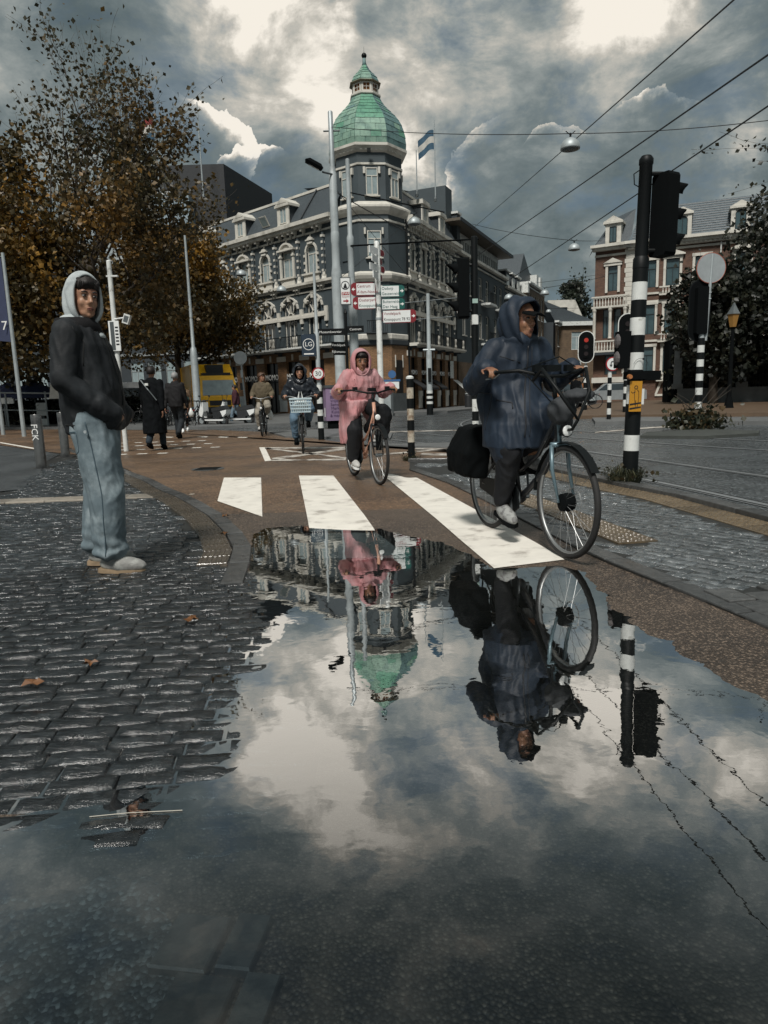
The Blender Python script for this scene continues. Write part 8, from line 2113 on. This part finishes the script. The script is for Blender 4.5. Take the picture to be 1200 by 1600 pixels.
# ============================================================ vehicles
YEL = mat('yellow_paint', (.95, .50, .012), .35, var=.12, coat=.3); VWH = mat('van_white', (.55, .57, .58), .35, var=.1, coat=.3); VGL = mat('vehicle_glass', (.03, .04, .045), .08, spec=.9); PLAST = mat('dark_plastic', (.018, .02, .022), .6)
def vwheel(t, x, y, r=.36, w_=.2):
    o = MB().tube((0, -w_ / 2, 0), (0, w_ / 2, 0), r, n=20).build('wheel', RUBBER, t, (x, y, r)); 
    for s in (-1, 1): MB().tube((0, s * w_ / 2, 0), (0, s * (w_ / 2 + .01), 0), r * .62, n=14).build('rim', GALV, o)
def vehicle(name, loc, az, label, cat, L, W, prof, paint, glass, wheels, extra=None):
    """prof: side outline (x,z); glass: list of (kind, points)"""
    t = root(name, loc, label, cat, az)
    n = len(prof); m = MB()
    ins = lambda z: .0 if z < 1.0 else min(.16, (z - 1.0) * .14)
    m.add([(x, -(W / 2 - ins(z)), z) for x, z in prof] + [(x, W / 2 - ins(z), z) for x, z in prof], [tuple(range(n)), tuple(range(n, 2 * n))[::-1]] + [(n + i, n + (i + 1) % n, (i + 1) % n, i) for i in range(n)])
    m.build('body', paint, t)
    for nm, pts in glass:
        if nm == 'side_window':
            for s in (-1, 1):
                m = MB(); k = len(pts); m.add([(x, s * (W / 2 - ins(z) + .004), z) for x, z in pts] + [(x, s * (W / 2 - ins(z) + .010), z) for x, z in pts], [tuple(range(k)), tuple(range(k, 2 * k))[::-1]] + [(i, (i + 1) % k, k + (i + 1) % k, k + i) for i in range(k)]); m.build(nm, VGL, t)
        else:
            (x0, z0), (x1, z1), hw = pts; m = MB(); d = Vector((z1 - z0, 0, -(x1 - x0))).normalized() * .012; d = d if d.x * (1 if x0 > 0 else -1) > 0 else -d
            q = [Vector((x0, -hw, z0)), Vector((x0, hw, z0)), Vector((x1, hw * .9, z1)), Vector((x1, -hw * .9, z1))]; m.loft([[p + d * .3 for p in q], [p + d for p in q]]); m.build(nm, CURT_REFL if paint is YEL else VGL, t)  # yellow truck's windscreen: reflection put into the pale pane colour
    for x, r_ in wheels:
        for s in (-1, 1): vwheel(t, x, s * (W / 2 - .10), r_)
    return t
TA = R(-66)
t = vehicle('delivery_truck', (-9.6, 38.9, .0), TA, 'yellow delivery truck parked behind the bicycles and the grey lamp pole', 'truck', 6, 2.1,
    [(2.9, .45), (2.95, 1.25), (2.55, 2.15), (2.35, 2.35), (.95, 2.45), (.85, .45)], YEL, [('windscreen', ((2.93, 1.32), (2.58, 2.10), .88)), ('side_window', [(2.6, 1.35), (2.35, 2.0), (1.55, 2.0), (1.45, 1.3)])], [(2.1, .42), (-2.0, .42)])
MB().box(-3.4, -1.08, .75, .75, 1.08, 3.0).build('cargo_box', YEL, t); MB().slab([(2.1, 2.40), (1.0, 2.46), (1.0, 2.98), (1.25, 2.98)], -.95, .95).build('roof_deflector', YEL, t)
MB().box(1.9, -.75, 2.36, 2.3, .75, 2.50).build('sun_visor', PLAST, t); MB().cbox((1.7, 0, 2.72), (.5, .9, .42)).build('roof_hatch', PLAST, t)
MB().box(2.86, -1.0, .42, 3.02, 1.0, .72).build('bumper', PLAST, t); MB().box(2.93, -.55, .80, 2.975, .55, 1.05).build('grille', PLAST, t)
for s in (-1, 1): MB().cbox((2.96, s * .82, .88), (.04, .28, .18)).build('headlight', SIGNW, t); MB().cbox((2.75, s * 1.22, 1.75), (.08, .16, .38)).build('wing_mirror', PLAST, t)
t = vehicle('delivery_van', (-15.1, 41.5, 0), R(-75), 'white delivery van parked under the trees, left of the walkers', 'van', 5.2, 1.95,
    [(2.6, .35), (2.62, .95), (2.3, 1.15), (1.55, 1.9), (1.2, 2.25), (-2.5, 2.35), (-2.6, .35)], VWH, [('windscreen', ((2.28, 1.18), (1.58, 1.90), .82)), ('side_window', [(1.9, 1.2), (1.4, 1.8), (.9, 1.8), (.9, 1.2)])], [(1.7, .34), (-1.7, .34)])
MB().box(2.55, -.9, .3, 2.70, .9, .62).build('bumper', PLAST, t); MB().box(2.62, -.5, .66, 2.66, .5, .86).build('grille', PLAST, t)
for s in (-1, 1): MB().cbox((2.55, s * .74, .86), (.12, .3, .2)).build('headlight', SIGNW, t); MB().cbox((1.75, s * 1.12, 1.25), (.08, .16, .25)).build('wing_mirror', PLAST, t)
CARP = [(2.1, .3), (2.12, .72), (1.2, .92), (.55, 1.4), (-1.2, 1.42), (-1.9, .95), (-2.1, .9), (-2.12, .3)]
ORLIT = mat('indicator_lit', (.6, .2, .02), .4, em=(1, .35, .05), ems=2.5)
for x, y, p, lab, az in ((11.5, 42.0, mat('dark_orange_paint', (.20, .075, .02), .35, coat=.3), 'dark orange car with a glowing indicator behind the tram stop', R(-100)), (16.0, 47.5, mat('silver_paint', (.30, .33, .34), .35, .4, coat=.3), 'silver car parked in front of the mansion steps', R(165))):
    t = vehicle('parked_car', (x, y, .0), az, lab, 'car', 4.2, 1.75, CARP, p, [('windscreen', ((1.18, .95), (.58, 1.38), .72)), ('rear_window', ((-1.88, .98), (-1.24, 1.39), .70)), ('side_window', [(1.0, .95), (.5, 1.34), (-1.1, 1.36), (-1.6, .95)])], [(1.35, .31), (-1.35, .31)])
    MB().box(2.08, -.8, .28, 2.18, .8, .5).build('bumper', PLAST, t)
    for s in (-1, 1): MB().cbox((2.08, s * .62, .68), (.08, .3, .14)).build('headlight', ORLIT if (x < 12 and s > 0) else SIGNW, t); MB().cbox((-2.1, s * .65, .75), (.05, .22, .15)).build('tail_light', REDP, t)
# scooters
def scooter(loc, az, lab):
    t = root('motor_scooter', loc, lab, 'scooter', az, group='motor scooters parked beside the truck')
    for x in (.62, -.58): w_ = MB().torus((0, 0, 0), (0, 1, 0), .19, .055, 24, 8).build('wheel', RUBBER, t, (x, 0, .245), smooth=True); MB().tube((0, -.03, 0), (0, .03, 0), .12, n=14).build('rim', GALV, w_)
    m = MB(); m.slab([(.36, .98), (.45, 1.0), (.60, .62), (.58, .44), (.46, .40), (.36, .62)], -.15, .15); m.build('leg_shield', SIGNW, t)
    m = MB(); m.slab([(.46, .40), (.40, .26), (-.40, .22), (-.50, .40), (-.30, .42), (.0, .32), (.36, .36)], -.16, .16); m.build('floor_board', PLAST, t)
    m = MB(); m.slab([(.30, .30), (.28, .25), (-.70, .24), (-.72, .30)], -.18, .18); m.build('side_trim', SIGNW, t)
    m = MB(); m.slab([(-.15, .36), (-.12, .60), (-.72, .66), (-.62, .40)], -.14, .14); m.build('rear_body', PLAST, t)
    m = MB(); m.slab([(-.55, .62), (-.88, .68), (-.84, .52), (-.66, .40)], -.15, .15); m.build('tail_panel', SIGNW, t)
    m = MB(); m.slab([(-.08, .60), (-.06, .74), (-.70, .84), (-.84, .70)], -.14, .14); m.build('seat', PLAST, t)
    m = MB(); m.path([(.46, 0, .9), (.60, 0, .30)], .035, 8); m.tube((.40, -.30, 1.04), (.40, .30, 1.04), .018, n=6); m.ell((.44, 0, 1.02), (.08, .12, .07), 10, 6); m.build('handlebar', PLAST, t, smooth=True)
    MB().ell((.56, 0, .80), (.03, .06, .06), 10, 6).build('headlight', GALV, t)
    m = MB(); m.T = Matrix.Translation((.62, 0, .245)); m.arcband(0, 0, .26, .27, R(30), R(160), -.07, .07, 8); m.build('front_mudguard', SIGNW, t)
    for s in (-1, 1): m = MB(); m.path([(.42, s * .2, 1.04), (.40, s * .28, 1.20)], .008, 5); m.ell((.40, s * .28, 1.24), (.01, .06, .04), 8, 6); m.build('mirror', PLAST, t)
    return t
scooter((-6.0, 28.3, 0), R(172), 'white scooter nearest the brown-jacketed rider'); scooter((-6.85, 28.0, 0), R(150), 'white scooter between the other scooter and the parked bicycles')
for x, y, a, lab in ((-8.35, 28.0, 120, 'parked black bicycle beside the grey lamp pole'), (-8.9, 28.6, 110, 'parked dark bicycle just right of the lamp pole foot'), (-7.9, 27.8, 132, 'parked bicycle touching the scooters'), (-8.6, 27.4, 100, 'dark bicycle in front of the other parked ones'), (-7.5, 28.9, 118, 'bicycle standing behind the scooters'), (-8.1, 29.3, 60, 'rearmost of the bicycles by the truck'), (-10.2, 30.5, 175, 'dark bicycle parked left of the lamp pole behind the woman with the bag')):
    make_bike('bicycle', (x, y, 0), R(a), lab, FRB, 1.06, .14, .27, 0, group='bicycles parked by the truck')
make_bike('bicycle', (9.9, 33.6, .1), R(160), 'bicycle standing at the distant tram stop', FRB, 1.06, .14, .27, 0)
# low bin and utility cabinet on the far pavement
t = root('litter_bin', (5.8, 45.5, .12), 'dark litter bin on the far pavement left of the blue rider', 'bin'); MB().lathe([(.24, 0), (.26, .75), (.22, .85)], 12).build('bin_body', PLAST, t); MB().lathe([(.26, .86), (.1, .95)], 12).build('lid', GALV, t)
t = root('notice_board', (.62, 35.5, .12), 'small blue and white street notices on a stand by the hotel corner', 'sign'); MB().tube((0, 0, 0), (0, 0, 2.2), .05, n=6).build('post', GALVD, t)
MB().box(-.35, -.05, 1.25, .35, -.01, 1.6).build('white_plate', SIGNW, t); MB().box(-.42, -.06, 1.62, .42, -.02, 1.72).build('blue_plate', mat('notice_blue', (.04, .12, .28), .5), t); m = MB(); m.slab([(.2 * math.cos(a * PI / 8), 1.98 + .2 * math.sin(a * PI / 8)) for a in range(16)], -.06, -.02); m.build('blue_disc', MATS['notice_blue'], t)
